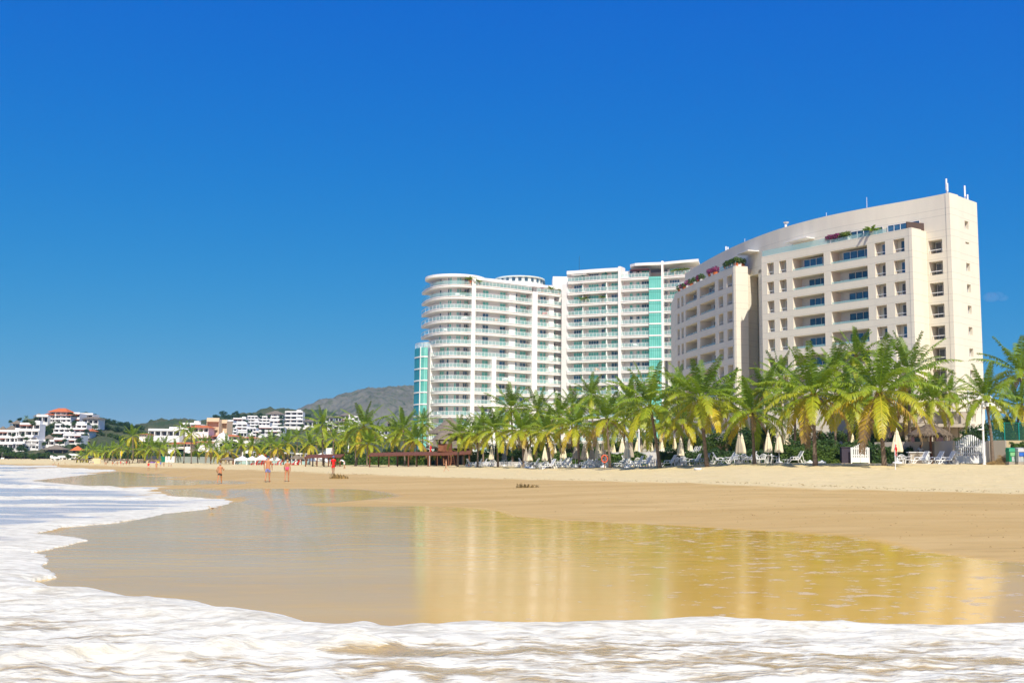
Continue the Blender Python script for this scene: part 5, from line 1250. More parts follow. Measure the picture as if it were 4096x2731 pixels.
# parasol with the red flag and the flagpole on the open sand
e = put(PU[0], 3590, 94, 10, 'cream closed parasol right behind the flagpole, broad and loose', 'parasol', UMp, 0, 1); e.scale = (1.5, 1.5, (P(3583,1713,94).z-gz(e.location.x, 94))/2.5)
def flagpole(label, px, Y, top, flagtop, fl, fw_, col, mt=WHITE_METAL, r=.035):
    g = G(px, Y); e = empty('flagpole', g); tag(e, label, 'flagpole', 'poles on the beach'); zt = P(px, top, Y).z-g.z
    m = MB(); m.tube([(0, 0, -.4), (0, 0, zt)], [r, r*.8], 8); m.build('pole', mt, e)
    if col:
        zf = P(px, flagtop, Y).z-g.z; f = MB(); n = 8; vs = []
        for i in range(n+1):
            for j in range(5): vs.append((fw_*j/4*(1-.25*i/n)+.03*math.sin(i*1.3+j), .05*math.sin(i*1.1+j*1.7), zf-fl*i/n-.12*j/4*(i+2)/n))
        f.add(vs, [(i*5+j, i*5+j+1, i*5+j+6, i*5+j+5) for i in range(n) for j in range(4)]); f.build('flag', col, e)
    return e
flagpole('white pole with a limp red flag standing on the open sand at right', 3581, 80, 1765, 1776, .75, .16, RED)
flagpole('thin white pole with a small red flag above the long pergola', 1718, 178, 1770, 1780, 1.0, .3, RED)
flagpole('plain white pole right of the lifeguard tower', 1976, 150, 1786, 0, 0, 0, None)
e = flagpole('pole with a yellow flag among the cluster of far palms', 480, 262, 1803, 1804, 1.0, .5, YELLOWC)
flagpole('tall white mast rising among the palms left of the tower', 1392, 260, 1655, 0, 0, 0, None, WHITE_METAL, .14)
# parasol feet without parasols
BASE = MB(); BASE.lathe([(0, 0), (.30, 0), (.34, .06), (.32, .18), (.12, .2), (.09, .30), (0, .30)], 18)
BASEM = as_mesh(BASE, 'parasol_foot', PLASTIC, True)
for px, Y, lb, dz, rx in [(3240,96,'white parasol foot left of the golden palm trunk',0,0),(3288,95.5,'white parasol foot right of the golden palm trunk',0,0),(2129,123,'round white parasol foot on the sand by the left loungers',0,0),(2414,111,'pale parasol foot below the lifebuoy',0,0)]:
    o = bpy.data.objects.new('parasol_foot', BASEM); COL.objects.link(o); o.location = G(px, Y); tag(o, lb, 'parasol foot', 'loose parasol feet')
m = MB(); m.lathe([(0, .03), (.20, 0), (.29, .04), (.33, .20), (.31, .24), (.27, .23), (.25, .18), (0, .17)], 20); tb = m.build('wash_tub', PLASTIC, None, True); tb.location = G(2791, 88.5, -.02); tag(tb, 'white round tub lying alone on the open sand', 'tub')
m = MB(); vs = []
for i in range(20):
    a = i/20*6.283
    for j in range(8): b = j/8*6.283; vs.append(((.30+.065*math.cos(b))*math.cos(a), .065*math.sin(b), (.36+.065*math.cos(b))*math.sin(a)))
m.add(vs, [(i*8+j, i*8+(j+1) % 8, ((i+1) % 20)*8+(j+1) % 8, ((i+1) % 20)*8+j) for i in range(20) for j in range(8)])
lb_ = m.build('lifebuoy', mat('orange_buoy', (.75, .13, .06), .5, .4), None, True); g = G(2418, 109.5); lb_.location = g+Vector((0, 0, .95)); tag(lb_, 'orange lifebuoy hanging on a short post among the loungers', 'lifebuoy')
m = MB(); m.tube([(0, .1, -.3), (0, .1, 1.3)], [.05, .05], 8); m.box(-.08, .08, .0, .1, 1.2, 1.28); o = m.build('post', WOODL); o.location = g; tag(o, 'short brown post carrying the lifebuoy', 'post')

# ---- walls, gates, bar, bins at the right
def vwall(label, pts, z1f, mt, th=.22, cat='wall', nm='wall'):
    m = MB(); n = len(pts); vs = []; 
    for (px, Y, top) in pts:
        g = G(px, Y); zt = P(px, top, Y).z; vs.append((g, zt))
    ps = [Vector((g.x, g.y)) for g, z in vs]; ns = norms(ps); V = []
    for (g, zt), q in zip(vs, ns):
        a = Vector((g.x, g.y)); b = a-q*th; V += [(a.x, a.y, g.z-.5), (b.x, b.y, g.z-.5), (b.x, b.y, zt), (a.x, a.y, zt)]
    F_ = []
    for i in range(n-1):
        for k in range(4): F_.append((4*i+k, 4*i+(k+1) % 4, 4*i+4+(k+1) % 4, 4*i+4+k))
    F_ += [(3, 2, 1, 0), tuple(4*(n-1)+k for k in range(4))]
    m.add(V, F_); o = m.build(nm, mt); tag(o, label, cat); return o
vwall('taupe garden wall crossed by a slanting shadow, left of the double gate', [(3740,97,1764),(3813,94,1762)], 0, TAUPE)
vwall('low taupe wall behind the thatched umbrella', [(3500,101.5,1768),(3742,98,1765)], 0, TAUPE, .2)
vwall('narrow taupe wall post right of the double gate', [(3945,94,1762),(3960,93.6,1762)], 0, TAUPE)
vwall('taupe wall behind the palm, right of the double gate', [(3966,93.5,1761),(4024,92.5,1760)], 0, TAUPE)
vwall('sunlit yellow wall behind the recycling bins', [(4026,93.6,1761),(4140,92.2,1761)], 0, YELW)
vwall('low white terrace wall behind the middle hedge', [(2440,121,1808),(2800,112,1808)], 0, TWHITE, .2)
vwall('pale kerb wall behind the left loungers', [(1900,160,1846),(2330,136,1846)], 0, TWHITE, .2)
vwall('long cream garden wall behind the pergolas', [(1350,232,1826),(1620,215,1824),(1960,185,1824)], 0, TCREAM, .2)
def gate(label, a, b, Y, base, tops, nb, col, nm='picket_gate', post=True):
    g = G((a+b)/2, Y); x0, x1 = uX(a, Y)-g.x, uX(b, Y)-g.x; e = empty(nm, g); tag(e, label, 'gate'); z0 = .12; zb = P((a+b)/2, base, Y).z-g.z
    m = MB(); m.box(x0, -.015, -.03, .03, z0, zb); m.build('kick_panel', col, e)
    m = MB(); m.box(.015, x1, -.03, .03, z0, zb); m.build('kick_panel', col, e)
    for i in range(nb):
        t = (i+.5)/nb; x = x0+(x1-x0)*t; zt = np.interp(t, [k/(len(tops)-1) for k in range(len(tops))], [P((a+b)/2, q, Y).z-g.z for q in tops]); w_ = (x1-x0)/nb*.29
        m = MB(); m.box(x-w_, x+w_, -.02, .02, zb, float(zt)); m.build('picket', col, e)
    m = MB(); m.box(x0, x1, .03, .07, zb+.15, zb+.25); m.box(x0, x1, .03, .07, zb+.75, zb+.85); m.build('rail', col, e)
    for x in (x0-.05, x1+.05): m = MB(); m.box(x-.05, x+.05, -.05, .05, -.3, P((a+b)/2, tops[0], Y).z-g.z+.02); m.build('gate_post', col, e)
    return e
gate('wide white double picket gate with an arched top at the right', 3817, 3943, 95, 1822, [1766,1764,1757,1745,1739,1738,1742,1752,1760,1763], 15, PLASTIC)
gate('small white picket gate with an arched top set in the hedge', 3408, 3474, 97.5, 1829, [1790,1782,1773,1776,1790], 9, PLASTIC)
m = MB(); g = G(3384, 98.2); m.box(-.45, .45, -.3, .3, -.3, 1.45); m.box(-.5, .5, -.35, .35, 1.45, 1.52); o = m.build('dark_entry_box', mat('entry_shade_tone', (.05, .04, .06), .6)); o.location = g; tag(o, 'dark purple box standing for a shaded entry in the hedge left of the small gate', 'dark entry')  # dark box put in to stand for the shade of an entry
# bar counter under the palapa umbrella
g = G(3676, 97.5); e = empty('bar_counter', g); tag(e, 'low taupe bar counter with a white top behind the loungers', 'counter')
m = MB(); m.box(-.88, .9, -.25, .25, -.3, 1.02); m.build('body', TAUPE, e); m = MB(); m.box(-1.0, 1.0, -.35, .35, 1.02, 1.10); m.build('countertop', PLASTIC, e); m = MB(); m.box(.5, .88, -.28, -.26, .3, .9); m.build('door', PLASTIC, e)
def palapa(label, cx, a, b, top, eave, Y, post=True, mt=THATCH, grp=None, cat='thatched umbrella', nm='thatched_umbrella', seed=1, posts=((0, 0),), gy=None, fr=.95, blades=900):
    g = G(cx, Y); x0 = uX(a, Y)-g.x; x1 = uX(b, Y)-g.x; zt = P(cx, top, Y).z-g.z; ze = P(cx, eave, Y).z-g.z
    e = empty(nm, g); tag(e, label, cat, grp); R = (x1-x0)/2; xc = (x0+x1)/2; r_ = random.Random(seed); m = MB(); H = zt-ze
    m.lathe([(R*.97, 0), (R*.99, .12*H), (R*.62, .58*H), (R*.25, .88*H), (.06*R, H), (0, H)], 26, (xc, 0, ze), wob=lambda k, i: 1+r_.uniform(-.03, .03))
    for i in range(blades):   # shaggy ends of the thatch
        an = r_.random()*6.283; t = r_.random()**.6; rr = R*(.15+.85*t); zz = ze+H*(1-t)*.98+.06*H
        w_ = R*.02; l = R*r_.uniform(.10, .2); ca, sa = math.cos(an), math.sin(an); p = Vector((xc+ca*rr, sa*rr, zz)); q = p+Vector((ca*l*.85, sa*l*.85, -l*r_.uniform(.45, .9))); s_ = Vector((-sa, ca, 0))*w_
        m.add([p-s_+Vector((0, 0, .03)), p+s_+Vector((0, 0, .03)), q+s_*.4, q-s_*.4], [(0, 1, 2, 3)])
    m.build('thatch_roof', mt, e)
    for (dx, dy) in posts: m = MB(); m.tube([(xc+dx*R, dy*R, -.4), (xc+dx*R, dy*R, ze+H*.3)], [.13, .11], 10); m.build('post', WOODL, e)
    return e
palapa('brown thatched umbrella over the bar counter at the right', 3722, 3638, 3812, 1696, 1745, 98, seed=4, posts=((0, 0),))
# person behind the bar comes later.  recycling bins
def bin_(label, px, Y, c1_, c2_):
    g = G(px, Y); e = empty('recycling_bin', g); tag(e, label, 'bin', 'recycling bins at the right')
    m = MB(); m.box(-.40, .40, -.36, .36, -.3, .24); m.build('plinth', mat('concrete', (.36, .32, .27), .9, .1), e)
    m = MB(); m.prism([(-.33, -.30), (.33, -.30), (.35, .30), (-.35, .30)], .24, 1.05); m.build('body', c1_, e)
    m = MB(); m.add([(-.37,-.34,1.05),(.37,-.34,1.05),(.37,.34,1.05),(-.37,.34,1.05),(-.30,-.26,1.32),(.30,-.26,1.32),(.34,.30,1.40),(-.34,.30,1.40)], [(0,3,2,1),(4,5,6,7),(0,1,5,4),(1,2,6,5),(2,3,7,6),(3,0,4,7)]); m.build('hood', c1_, e)
    m = MB(); m.box(-.27, .27, -.36, -.33, .70, 1.0); m.build('sign_panel', c2_, e)
    m = MB(); m.box(-.14, .10, -.315, -.303, .28, .66); m.build('picture_panel', mat('pale_panel', (.45, .50, .48), .4, .5), e)
GB = mat('bin_green', (.0, .26, .11), .4, .5); LG = mat('bin_light_green', (.22, .50, .24), .5, .3); BLB = mat('bin_blue', (.03, .14, .55), .4, .5); GRB = mat('bin_grey', (.45, .45, .45), .4, .5); PUR = mat('bin_maroon', (.18, .03, .10), .5, .3)
bin_('green recycling bin with a pale green panel', 4048, 88.5, GB, LG); bin_('grey and blue recycling bin next to the green one', 4084, 88, GRB, BLB)
bin_('grey bin with a maroon panel cut by the right edge', 4118, 87.6, GRB, PUR)
# debris heap
r_ = random.Random(9); m = MB(); g = G(3995, 89.5)
for i in range(1500):
    a = r_.random()*6.28; t = r_.random()**.5; p = Vector((math.cos(a)*t*1.3, math.sin(a)*t*.8, .55*(1-t)*(1+.5*math.cos(a))+r_.random()*.04)); d = Vector((r_.gauss(0, 1), r_.gauss(0, 1), r_.gauss(0, .35))).normalized()*r_.uniform(.08, .22); s_ = Vector((0, 0, .012)); m.add([p-d, p+d, p+d+s_, p-d+s_], [(0, 1, 2, 3)])
o = m.build('straw_heap', mat('dry_straw', (.34, .23, .10), .95, .05, var=.4, vscale=9)); o.location = g; tag(o, 'brown heap of dry palm litter against the wall left of the bins', 'heap')
# lamp post with floodlights, green fence, mast
def lamp(label, px, Y, top, arms, solar=None, r=.05):
    g = G(px, Y); e = empty('lamp_post', g); tag(e, label, 'lamp post', 'white lamp posts'); zt = P(px, top, Y).z-g.z
    m = MB(); m.tube([(0, 0, -.2), (0, 0, zt)], [r*1.3, r], 10); m.lathe([(.14, 0), (.14, .06), (.07, .10)], 10); m.build('pole', WHITE_METAL, e)
    m = MB(); m.bar((-.05, 0, zt), (arms, 0, zt+.03), .06); m.build('arm', WHITE_METAL, e)
    for x in (arms, arms*.45):
        m = MB(); m.box(x-.14, x+.14, -.12, .12, zt-.26, zt-.03); m.build('floodlight', WHITE_METAL, e)
    if solar: m = MB(); z = P(px, solar, Y).z-g.z; m.box(-.42, .02, -.15, .15, z-.06, z+.03); m.build('signal_box', WHITE_METAL, e)
lamp('tall white lamp post before the double gate with floodlights', 3937, 89, 1612, .85, 1716, .075)
lamp('white lamp pole standing among the middle parasols', 2556, 119, 1716, -.3, None, .09)
lamp('white lamp pole between palm trunks on the left terrace', 2137, 146, 1778, -.3, None, .08)
g = G(4020, 96); e = empty('mesh_fence', g); tag(e, 'dark green mesh fence standing on the wall at the right edge', 'fence')
MESH = bpy.data.materials.new('green_mesh'); MESH.use_nodes = True; _b = MESH.node_tree.nodes['Principled BSDF']; _b.inputs['Base Color'].default_value = (.01, .10, .07, 1); _b.inputs['Alpha'].default_value = .45; _b.inputs['Roughness'].default_value = .7
x0, x1 = uX(3962, 96)-g.x, uX(4200, 96)-g.x; zt = P(4020, 1690, 96).z-g.z; zb = P(4020, 1762, 96).z-g.z
m = MB(); m.quad((x0, 0, zb), (x1, 0, zb), (x1, 0, zt), (x0, 0, zt)); m.build('netting', MESH, e)
for px in (3964, 4022, 4080, 4140): x = uX(px, 96)-g.x; m = MB(); m.tube([(x, -.03, zb-1.5), (x, -.03, zt+.02)], [.05, .05], 8); m.build('post', mat('teal_paint', (.01, .25, .22), .5), e)
m = MB(); m.bar((x0, -.02, zt), (x1, -.02, zt), .04); m.build('top_rail', GREEN_P, e)
# lobby annex with a tent roof behind the palms at the right
g = G(3770, 128); e = empty('hotel_lobby', (g.x, 128, g.z)); tag(e, 'taupe lobby building with a white tent roof under the beige block', 'building')
x0, x1 = uX(3440, 128)-g.x, uX(3905, 128)-g.x; z1 = P(3770, 1640, 128).z-g.z; z2 = P(3770, 1690, 128).z-g.z
m = MB(); m.box(x0, x1, 3, 12, -1, z2); m.box(x0, x1, 1.5, 12, z2, z2+1.4); m.box(x0, x1, 0, 2.6, z2-.5, z2-.1); m.build('wall', TAUPE, e)
for px in (3480, 3560, 3640, 3735, 3800, 3860): x = uX(px, 128)-g.x; m = MB(); m.box(x-.25, x+.25, .6, 1.1, -1, z2); m.build('column', TAUPE, e)
for px in (3600, 3690, 3815): x = uX(px, 128)-g.x; m = MB(); m.box(x-.9, x+.9, 2.9, 3.0, 0, z2-.9); m.build('door', DARKG, e)
def tent(pa, pb, pc): m = MB(); m.add([pa, pb, pc, tuple(Vector(pa)+Vector((0, .6, -.15))), tuple(Vector(pb)+Vector((0, .6, -.15))), tuple(Vector(pc)+Vector((0, .6, -.15)))], [(0, 1, 2), (5, 4, 3), (0, 3, 4, 1), (1, 4, 5, 2), (2, 5, 3, 0)]); m.build('tent_roof', TWHITE, e)
q = lambda px, py: tuple(P(px, py, 128)-Vector((g.x, 128, g.z)))
tent(q(3790, 1618), q(3880, 1580), q(3745, 1594)); tent(q(3880, 1580), q(3960, 1630), q(3960, 1580)); tent(q(3960, 1580), q(3930, 1625), q(4030, 1650))
m = MB(); z0 = q(3878, 1820); m.tube([(z0[0], -.3, -1), (z0[0], -.3, q(3878, 1560)[2])], [.16, .14], 10); m.build('mast', PLASTIC, e)
# ---- left part of the hotel beach: lifeguard tower, thatched hall, pergolas
g = G(1940, 185); e = empty('thatched_hall', g); tag(e, 'large thatched hall with a tall pointed roof before the white tower', 'thatched hall')
def hz(px, py, Y): p = P(px, py, Y)-g; return p.x, p.z
xa, za = hz(1700, 1730, 185); xb, _ = hz(1880, 1730, 185); xt, zt = hz(1778, 1662, 185)
m = MB(); W = (xb-xa)/2; H = zt-za; m.lathe([(W, 0), (W*.78, H*.22), (W*.50, H*.50), (W*.22, H*.80), (W*.05, H), (0, H)], 30, ((xa+xb)/2, 6, za)); m.build('upper_roof', THATCHF, e)
xa2, za2 = hz(1700, 1790, 185); xb2, _ = hz(1905, 1790, 185); _, zt2 = hz(1800, 1745, 185)
m = MB(); hip(m, xa2, xb2, 0, 14, za2, zt2+.6, .45); m.build('lower_roof', THATCHF, e)
for i in range(7): m = MB(); x = xa2+.8+(xb2-xa2-1.6)*i/6; m.tube([(x, 1.0, -.5), (x, 1.0, za2+.3)], [.16, .16], 8); m.build('post', WOODL, e)
m = MB(); m.box(xa2+1, xb2-1, 9, 10, -.5, za2); m.build('rear_wall', mat('hall_painted_shade', (.10, .08, .06), .9), e)  # near-black wall colour stands in for the shade inside the hall
g = G(1783, 168); e = empty('lifeguard_tower', g); tag(e, 'brown wooden lifeguard tower with a thatched cap behind the walking woman', 'lifeguard tower')
xa, z0 = hz(1754, 1801, 168); xb, z1 = hz(1808, 1775, 168)
m = MB(); m.box(xa, xb, -1, 1, z0, z1); m.box(xa-.1, xb+.1, -1.1, 1.1, z0-.12, z0); m.build('cabin', WOODL, e)
m = MB(); m.box((xa+xb)/2-.2, xb, -1.03, -1.0, z0+.1, z1-.05); m.build('front_board', WOOD, e)
ra, rz_ = hz(1726, 1758, 168); rb, _ = hz(1818, 1758, 168); _, rt = hz(1776, 1722, 168)
m = MB(); R = (rb-ra)/2; m.lathe([(R, 0), (R*.95, .1), (R*.4, (rt-rz_)*.7), (0, rt-rz_)], 22, ((ra+rb)/2, 0, rz_)); m.build('thatch_roof', THATCHF, e)
for sx in (xa+.15, xb-.15):
    for sy in (-.8, .8): m = MB(); m.tube([(sx, sy, z1-.1), (sx, sy, rz_+.3)], [.06, .06], 6); m.build('roof_post', WOOD, e)
m = MB(); xm = (xa+xb)/2+.1; m.tube([(xm, 0, -.5), (xm, 0, z0)], [.22, .2], 10); m.build('main_post', WOOD, e)
for s_ in (-1, 1):
    for y in (-.7, .7): m = MB(); m.bar((xm, y*.2, z0-1.5), (xm+s_*1.0, y, z0-.1), .13); m.build('brace', WOOD, e)
m = MB()
for i in range(8): z = i*z0/8; m.bar((xm+.9-i*.06, .3, z), (xm+1.5-i*.06, .3, z), .06)
m.bar((xm+.9, .3, 0), (xm+.4, .3, z0), .07); m.bar((xm+1.5, .3, 0), (xm+1.0, .3, z0), .07); m.build('ladder', WOOD, e)
def pergola(label, segs, Y, rows_y, drop=0):
    """segs: photo columns and roof heights along the front eave"""
    a, b = segs[0], segs[-1]; cx = (a[0]+b[0])/2; g = G(cx, Y); e = empty('pergola', g); tag(e, label, 'pergola', 'brown timber pergolas'); pts = []
    for px, top, yy in segs: p = P(px, top, yy)-g; pts.append(p)
    m = MB()
    for p, q in zip(pts[:-1], pts[1:]):
        v = [p+Vector((-.0, -1.7, -.25)), q+Vector((0, -1.7, -.25)), q+Vector((0, 1.9, .25)), p+Vector((0, 1.9, .25))]; u_ = Vector((0, 0, .12))
        m.add(v+[x+u_ for x in v], [(3, 2, 1, 0), (4, 5, 6, 7), (0, 1, 5, 4), (1, 2, 6, 5), (2, 3, 7, 6), (3, 0, 4, 7)])
        n = max(3, int((q-p).length/.45))
        for i in range(n): t = (i+.5)/n; c = p.lerp(q, t); m.bar(c+Vector((0, -1.95, -.19)), c+Vector((0, 2.1, .38)), .07, .09)
    m.build('slatted_roof', WOOD, e)
    L = pts[-1].x-pts[0].x; n = max(3, int(L/3.0))
    for i in range(n+1):
        for dy in (-1.4, 1.5):
            x = pts[0].x+.25+(L-.5)*(i+(.35 if dy > 0 else 0))/n
            if x > pts[-1].x: continue
            t = (x-pts[0].x)/L; yb = pts[0].y+(pts[-1].y-pts[0].y)*t+dy; zt_ = np.interp(x, [p.x for p in pts], [p.z for p in pts])
            gx, gy = g.x+x, g.y+yb; m = MB(); m.tube([(x, yb, gz(gx, gy)-g.z-.4), (x, yb, float(zt_)+dy*.14)], [.11, .10], 8); m.build('post', WOOD, e)
pergola('long brown timber pergola crossing in front of the palms', [(1478,1819,170),(1640,1816,168),(1800,1815,165),(1884,1810,163)], 168, 2)
pergola('short brown timber pergola behind the man in red', [(1224,1826,182),(1372,1824,180)], 181, 2)
# sand scarps washed out by the waves, tufted with weed
def scarp(label, pts, Y, h, w_):
    r_ = random.Random(int(pts[0])); g = G(sum(pts)/2, Y); e = empty('sand_scarp', g); tag(e, label, 'sand scarp', 'dark sand scarps on the slope'); x0, x1 = uX(pts[0], Y)-g.x, uX(pts[1], Y)-g.x; n = 46; k = 10; vs = []
    for i in range(n):
        t = i/(n-1); x = x0+(x1-x0)*t; env = math.sin(min(1, t*6)*math.pi/2)*math.sin(min(1, (1-t)*2.2)*math.pi/2)*(1-.35*t); hh = h*env*(.75+.35*math.sin(i*.9)+.2*r_.random())
        for j in range(k):
            s_ = j/(k-1); y = -.28+s_*w_; z = hh*min(1, s_*k*.75)*(1-s_)**.8-.12+r_.uniform(-.015, .015); vs.append((x+r_.uniform(-.03, .03), y+.16*math.sin(i*.45)-.15*t, z+(gz(g.x+x, g.y+y)-g.z)))
    m = MB(); m.add(vs, [(i*k+j, (i+1)*k+j, (i+1)*k+j+1, i*k+j+1) for i in range(n-1) for j in range(k-1)]); m.build('bank', mat('wet_dark_sand', (.32, .21, .08), .9, .05, var=.55, vscale=5, bump=1, bscale=9), e)
    m = MB()
    for i in range(150):
        t = r_.random()**1.2*.9; x = x0+(x1-x0)*t; p = Vector((x, -.25+.16*math.sin(t*45*.45)-.15*t+r_.uniform(0, .2), gz(g.x+x, g.y)-g.z+h*r_.uniform(.05, .7)*(1-t*.5))); d = Vector((r_.gauss(0, .05), -.04, -r_.uniform(.04, .14))); m.add([p, p+Vector((.03, 0, 0)), p+d], [(0, 1, 2)])
    m.build('weed', mat('dark_weed', (.10, .07, .025), .9), e)
scarp('ragged dark bank of washed-out sand beside the man in red', (1320, 1406), 93, .66, 2.0)
scarp('thin ragged bank of dark sand alone on the middle slope', (2066, 2165), 68, .42, 2.2)

# ---- far beach: tents, canopies, fence, kiosks
def ctent(label, a, b, top, eave, base, Y, mt=None, rt=None, cat='tent', g_='white party tents on the far beach', leg=True):
    cx = (a+b)/2; g = G(cx, Y); z0 = P(cx, base, Y).z; e = empty('tent', (g.x, Y, g.z)); tag(e, label, cat, g_); x0, x1 = uX(a, Y)-g.x, uX(b, Y)-g.x; zt = P(cx, top, Y).z-g.z; ze = P(cx, eave, Y).z-g.z; W = (x1-x0)/2; m = MB()
    m.lathe([(W*1.38, 0), (W*.9, (zt-ze)*.32), (W*.45, (zt-ze)*.66), (.02, zt-ze)], 4, (0, 0, ze)); 
    vs = m.v; m.v = [(x*.7071-y*.7071, x*.7071+y*.7071, z) for x, y, z in vs]; m.build('canopy', mt or TWHITE, e)
    m = MB(); m.box(-W*.98, W*.98, -W*.98, -W*.95, ze-.28, ze+.02); m.build('valance', mt or TWHITE, e)
    for sx in (-1, 1):
        for sy in (-1, 1):
            m = MB(); m.bar((sx*W*.95, sy*W*.95, -.5), (sx*W*.95, sy*W*.95, ze), .12)
            if leg and sy < 0: m.add([(sx*W*.95, sy*W*.96, 0), (sx*W*.80, sy*W*.96, ze*.8), (sx*W*.4, sy*W*.96, ze), (sx*W*.95, sy*W*.96, ze)], [(0, 1, 2, 3)])
            m.build('leg', mt or TWHITE, e)
for x0, x1, t, ev, lb in [(715,865,948,988,'white peaked tent, first from the left of the row'),(850,962,950,985,'white peaked tent, second from the left of the row'),(955,1085,932,982,'white peaked tent, third and tallest of the row'),(1122,1240,952,990,'white peaked tent, last on the right of the row')]:
    ctent(lb, 700+x0/2.94, 700+x1/2.94, 1500+t/2.94, 1500+ev/2.94, 1858, 222)
ctent('raised white canopy behind the row of tents', 700+800/2.94, 700+935/2.94, 1500+876/2.94, 1500+905/2.94, 1850, 250, None, None, 'canopy', 'canopies behind the tents')
ctent('red canopy between the raised white canopy and the palms', 700+985/2.94, 700+1060/2.94, 1500+905/2.94, 1500+935/2.94, 1850, 255, RED, None, 'canopy', 'canopies behind the tents')
for cx, a, b, t, ev, Y, lb in [(912,878,942,1827,1840,225,'brown thatched shelter left of the first white tent'),(948,928,975,1817,1826,245,'thatched roof behind the first white tent'),(1030,1010,1055,1818,1828,248,'thatched roof behind the middle white tents'),(1183,1158,1212,1818,1836,225,'thatched umbrella behind the woman in pink'),(1208,1190,1232,1822,1838,230,'thatched umbrella left of the short pergola'),
   (305,290,322,1831,1839,330,'far thatched umbrella, first of the left group'),(330,318,345,1832,1840,328,'far thatched umbrella, second of the left group'),(352,340,366,1833,1840,326,'far thatched umbrella, third of the left group'),
   (430,416,446,1831,1841,300,'far thatched umbrella, first of the group by the yellow flag'),(455,444,470,1832,1842,298,'far thatched umbrella, second of the group by the yellow flag'),(480,468,496,1832,1842,296,'far thatched umbrella, third of the group by the yellow flag'),(505,494,520,1833,1843,294,'far thatched umbrella, fourth of the group by the yellow flag')]:
    palapa(lb, cx, a, b, t, ev, Y, mt=THATCHF if cx > 800 else THATCH, grp='thatched shelters of the far beach', seed=cx, posts=((-.8, -.3), (.8, -.3)) if b-a > 40 else ((0, 0),), blades=150)
for px, Y, top, lb in [(597,300,1822,'small white parasol left of two on the far terrace'),(624,298,1824,'small white parasol right of two on the far terrace'),(218,395,1824,'tiny white parasol on the far bar terrace, left'),(233,395,1824,'tiny white parasol on the far bar terrace, right')]:
    ctent(lb, px-10, px+10, top, top+6, 1850, Y, None, None, 'parasol', 'open white parasols far away', False)
for a, b, t, Y, lb, mt in [(1135,1172,1808,245,'white box kiosk behind the pergola palms, left',TWHITE),(1183,1226,1811,240,'white box kiosk behind the pergola palms, right',TWHITE)]:
    g = G((a+b)/2, Y); e = empty('kiosk', g); tag(e, lb, 'kiosk', 'white kiosks behind the palms'); x0, x1 = uX(a, Y)-g.x, uX(b, Y)-g.x; zt = P(a, t, Y).z-g.z
    m = MB(); m.box(x0, x1, -1, 2, zt-.35, zt); m.build('roof', mt, e)
    for x in (x0+.15, x1-.15, (x0+x1)/2): m = MB(); m.box(x-.12, x+.12, -.9, -.7, -.5, zt-.35); m.build('post', mt, e)
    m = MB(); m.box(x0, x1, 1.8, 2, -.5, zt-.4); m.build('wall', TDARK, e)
g = G(1300, 205); e = empty('sail_shelter', g); tag(e, 'white fabric shelter with sloping sides behind the short pergola', 'shelter')
qq = lambda px, py, dy=0: P(px, py, 205)-g+Vector((0, dy, 0))
for A in ((qq(1255,1824), qq(1300,1800,2), qq(1310,1850), qq(1262,1840)), (qq(1303,1792), qq(1335,1790), qq(1336,1822), qq(1303,1822))):
    m = MB(); A = list(A); B = [x+Vector((0, .3, 0)) for x in A]; m.add(A+B, [(0, 1, 2, 3), (7, 6, 5, 4), (0, 4, 5, 1), (1, 5, 6, 2), (2, 6, 7, 3), (3, 7, 4, 0)]); m.build('fabric_panel', TWHITE, e)
# palisade fence and walls of the far resort
g = G(790, 262); e = empty('palisade_fence', g); tag(e, 'grey palisade fence in front of the orange-roofed resort', 'fence'); fm = mat('grey_fence', (.30, .33, .30), .7)
for i in range(96):
    px = 700+ (180)*i/95; x = uX(px, 262)-g.x; m = MB(); zg = gz(g.x+x, 262)-g.z; m.box(x-.05, x+.05, -.03, .03, zg-.2, zg+1.5+.02*(i % 3)); m.build('pale', fm, e)
m = MB(); m.box(uX(700, 262)-g.x, uX(880, 262)-g.x, .04, .08, 1.1, 1.2); m.box(uX(700, 262)-g.x, uX(880, 262)-g.x, .04, .08, .3, .4); m.build('rail', fm, e)
for a, b, t, Y, mt, lb in [(660,702,1824,275,TWHITE,'low white shed right of the green fence panel'),(640,662,1824,276,GREEN_P,'green fence panel on the far terrace'),(552,640,1837,270,TCREAM,'low cream beach wall behind the distant walkers'),(700,760,1826,268,TWHITE,'white wall behind the left end of the palisade fence'),(370,400,1832,300,YELW,'bright yellow wall among the far palms'),(580,700,1822,292,TDARK,'dark restaurant front under the far resort'),(940,1240,1843,240,mat('pale_teal_paint', (.35,.50,.50), .6),'pale teal low wall behind the tents')]:
    vwall(lb, [(a, Y, t), (b, Y-1, t)], 0, mt, .3)
vwall('purple banner hung on the far beach wall', [(601,262,1846),(621,262,1846)], 0, mat('purple_cloth', (.22,.10,.45), .7), .06, 'banner', 'banner')
vwall('yellow board on the far beach wall', [(628,262,1845),(638,262,1845)], 0, YELLOWC, .06, 'board', 'board')
# distant red sunbeds under the tents
SB = MB(); SB.bar((-.8, 0, .3), (.2, 0, .32), .6, .08); SB.bar((.2, 0, .32), (.65, 0, .95), .6, .08); SB.bar((-.7, 0, 0), (-.7, 0, .3), .5, .1); SB.bar((.3, 0, 0), (.3, 0, .3), .5, .1); SBM = as_mesh(SB, 'red_sunbed', RED)
for i, px in enumerate((1020, 1040, 1050, 1105, 1118, 1170, 1183, 1188)):
    o = bpy.data.objects.new('red_sunbed', SBM); COL.objects.link(o); o.location = G(px, 212+i % 3); tag(o, 'red sunbed in the shade of the far tents', 'sunbed', 'red sunbeds by the tents')

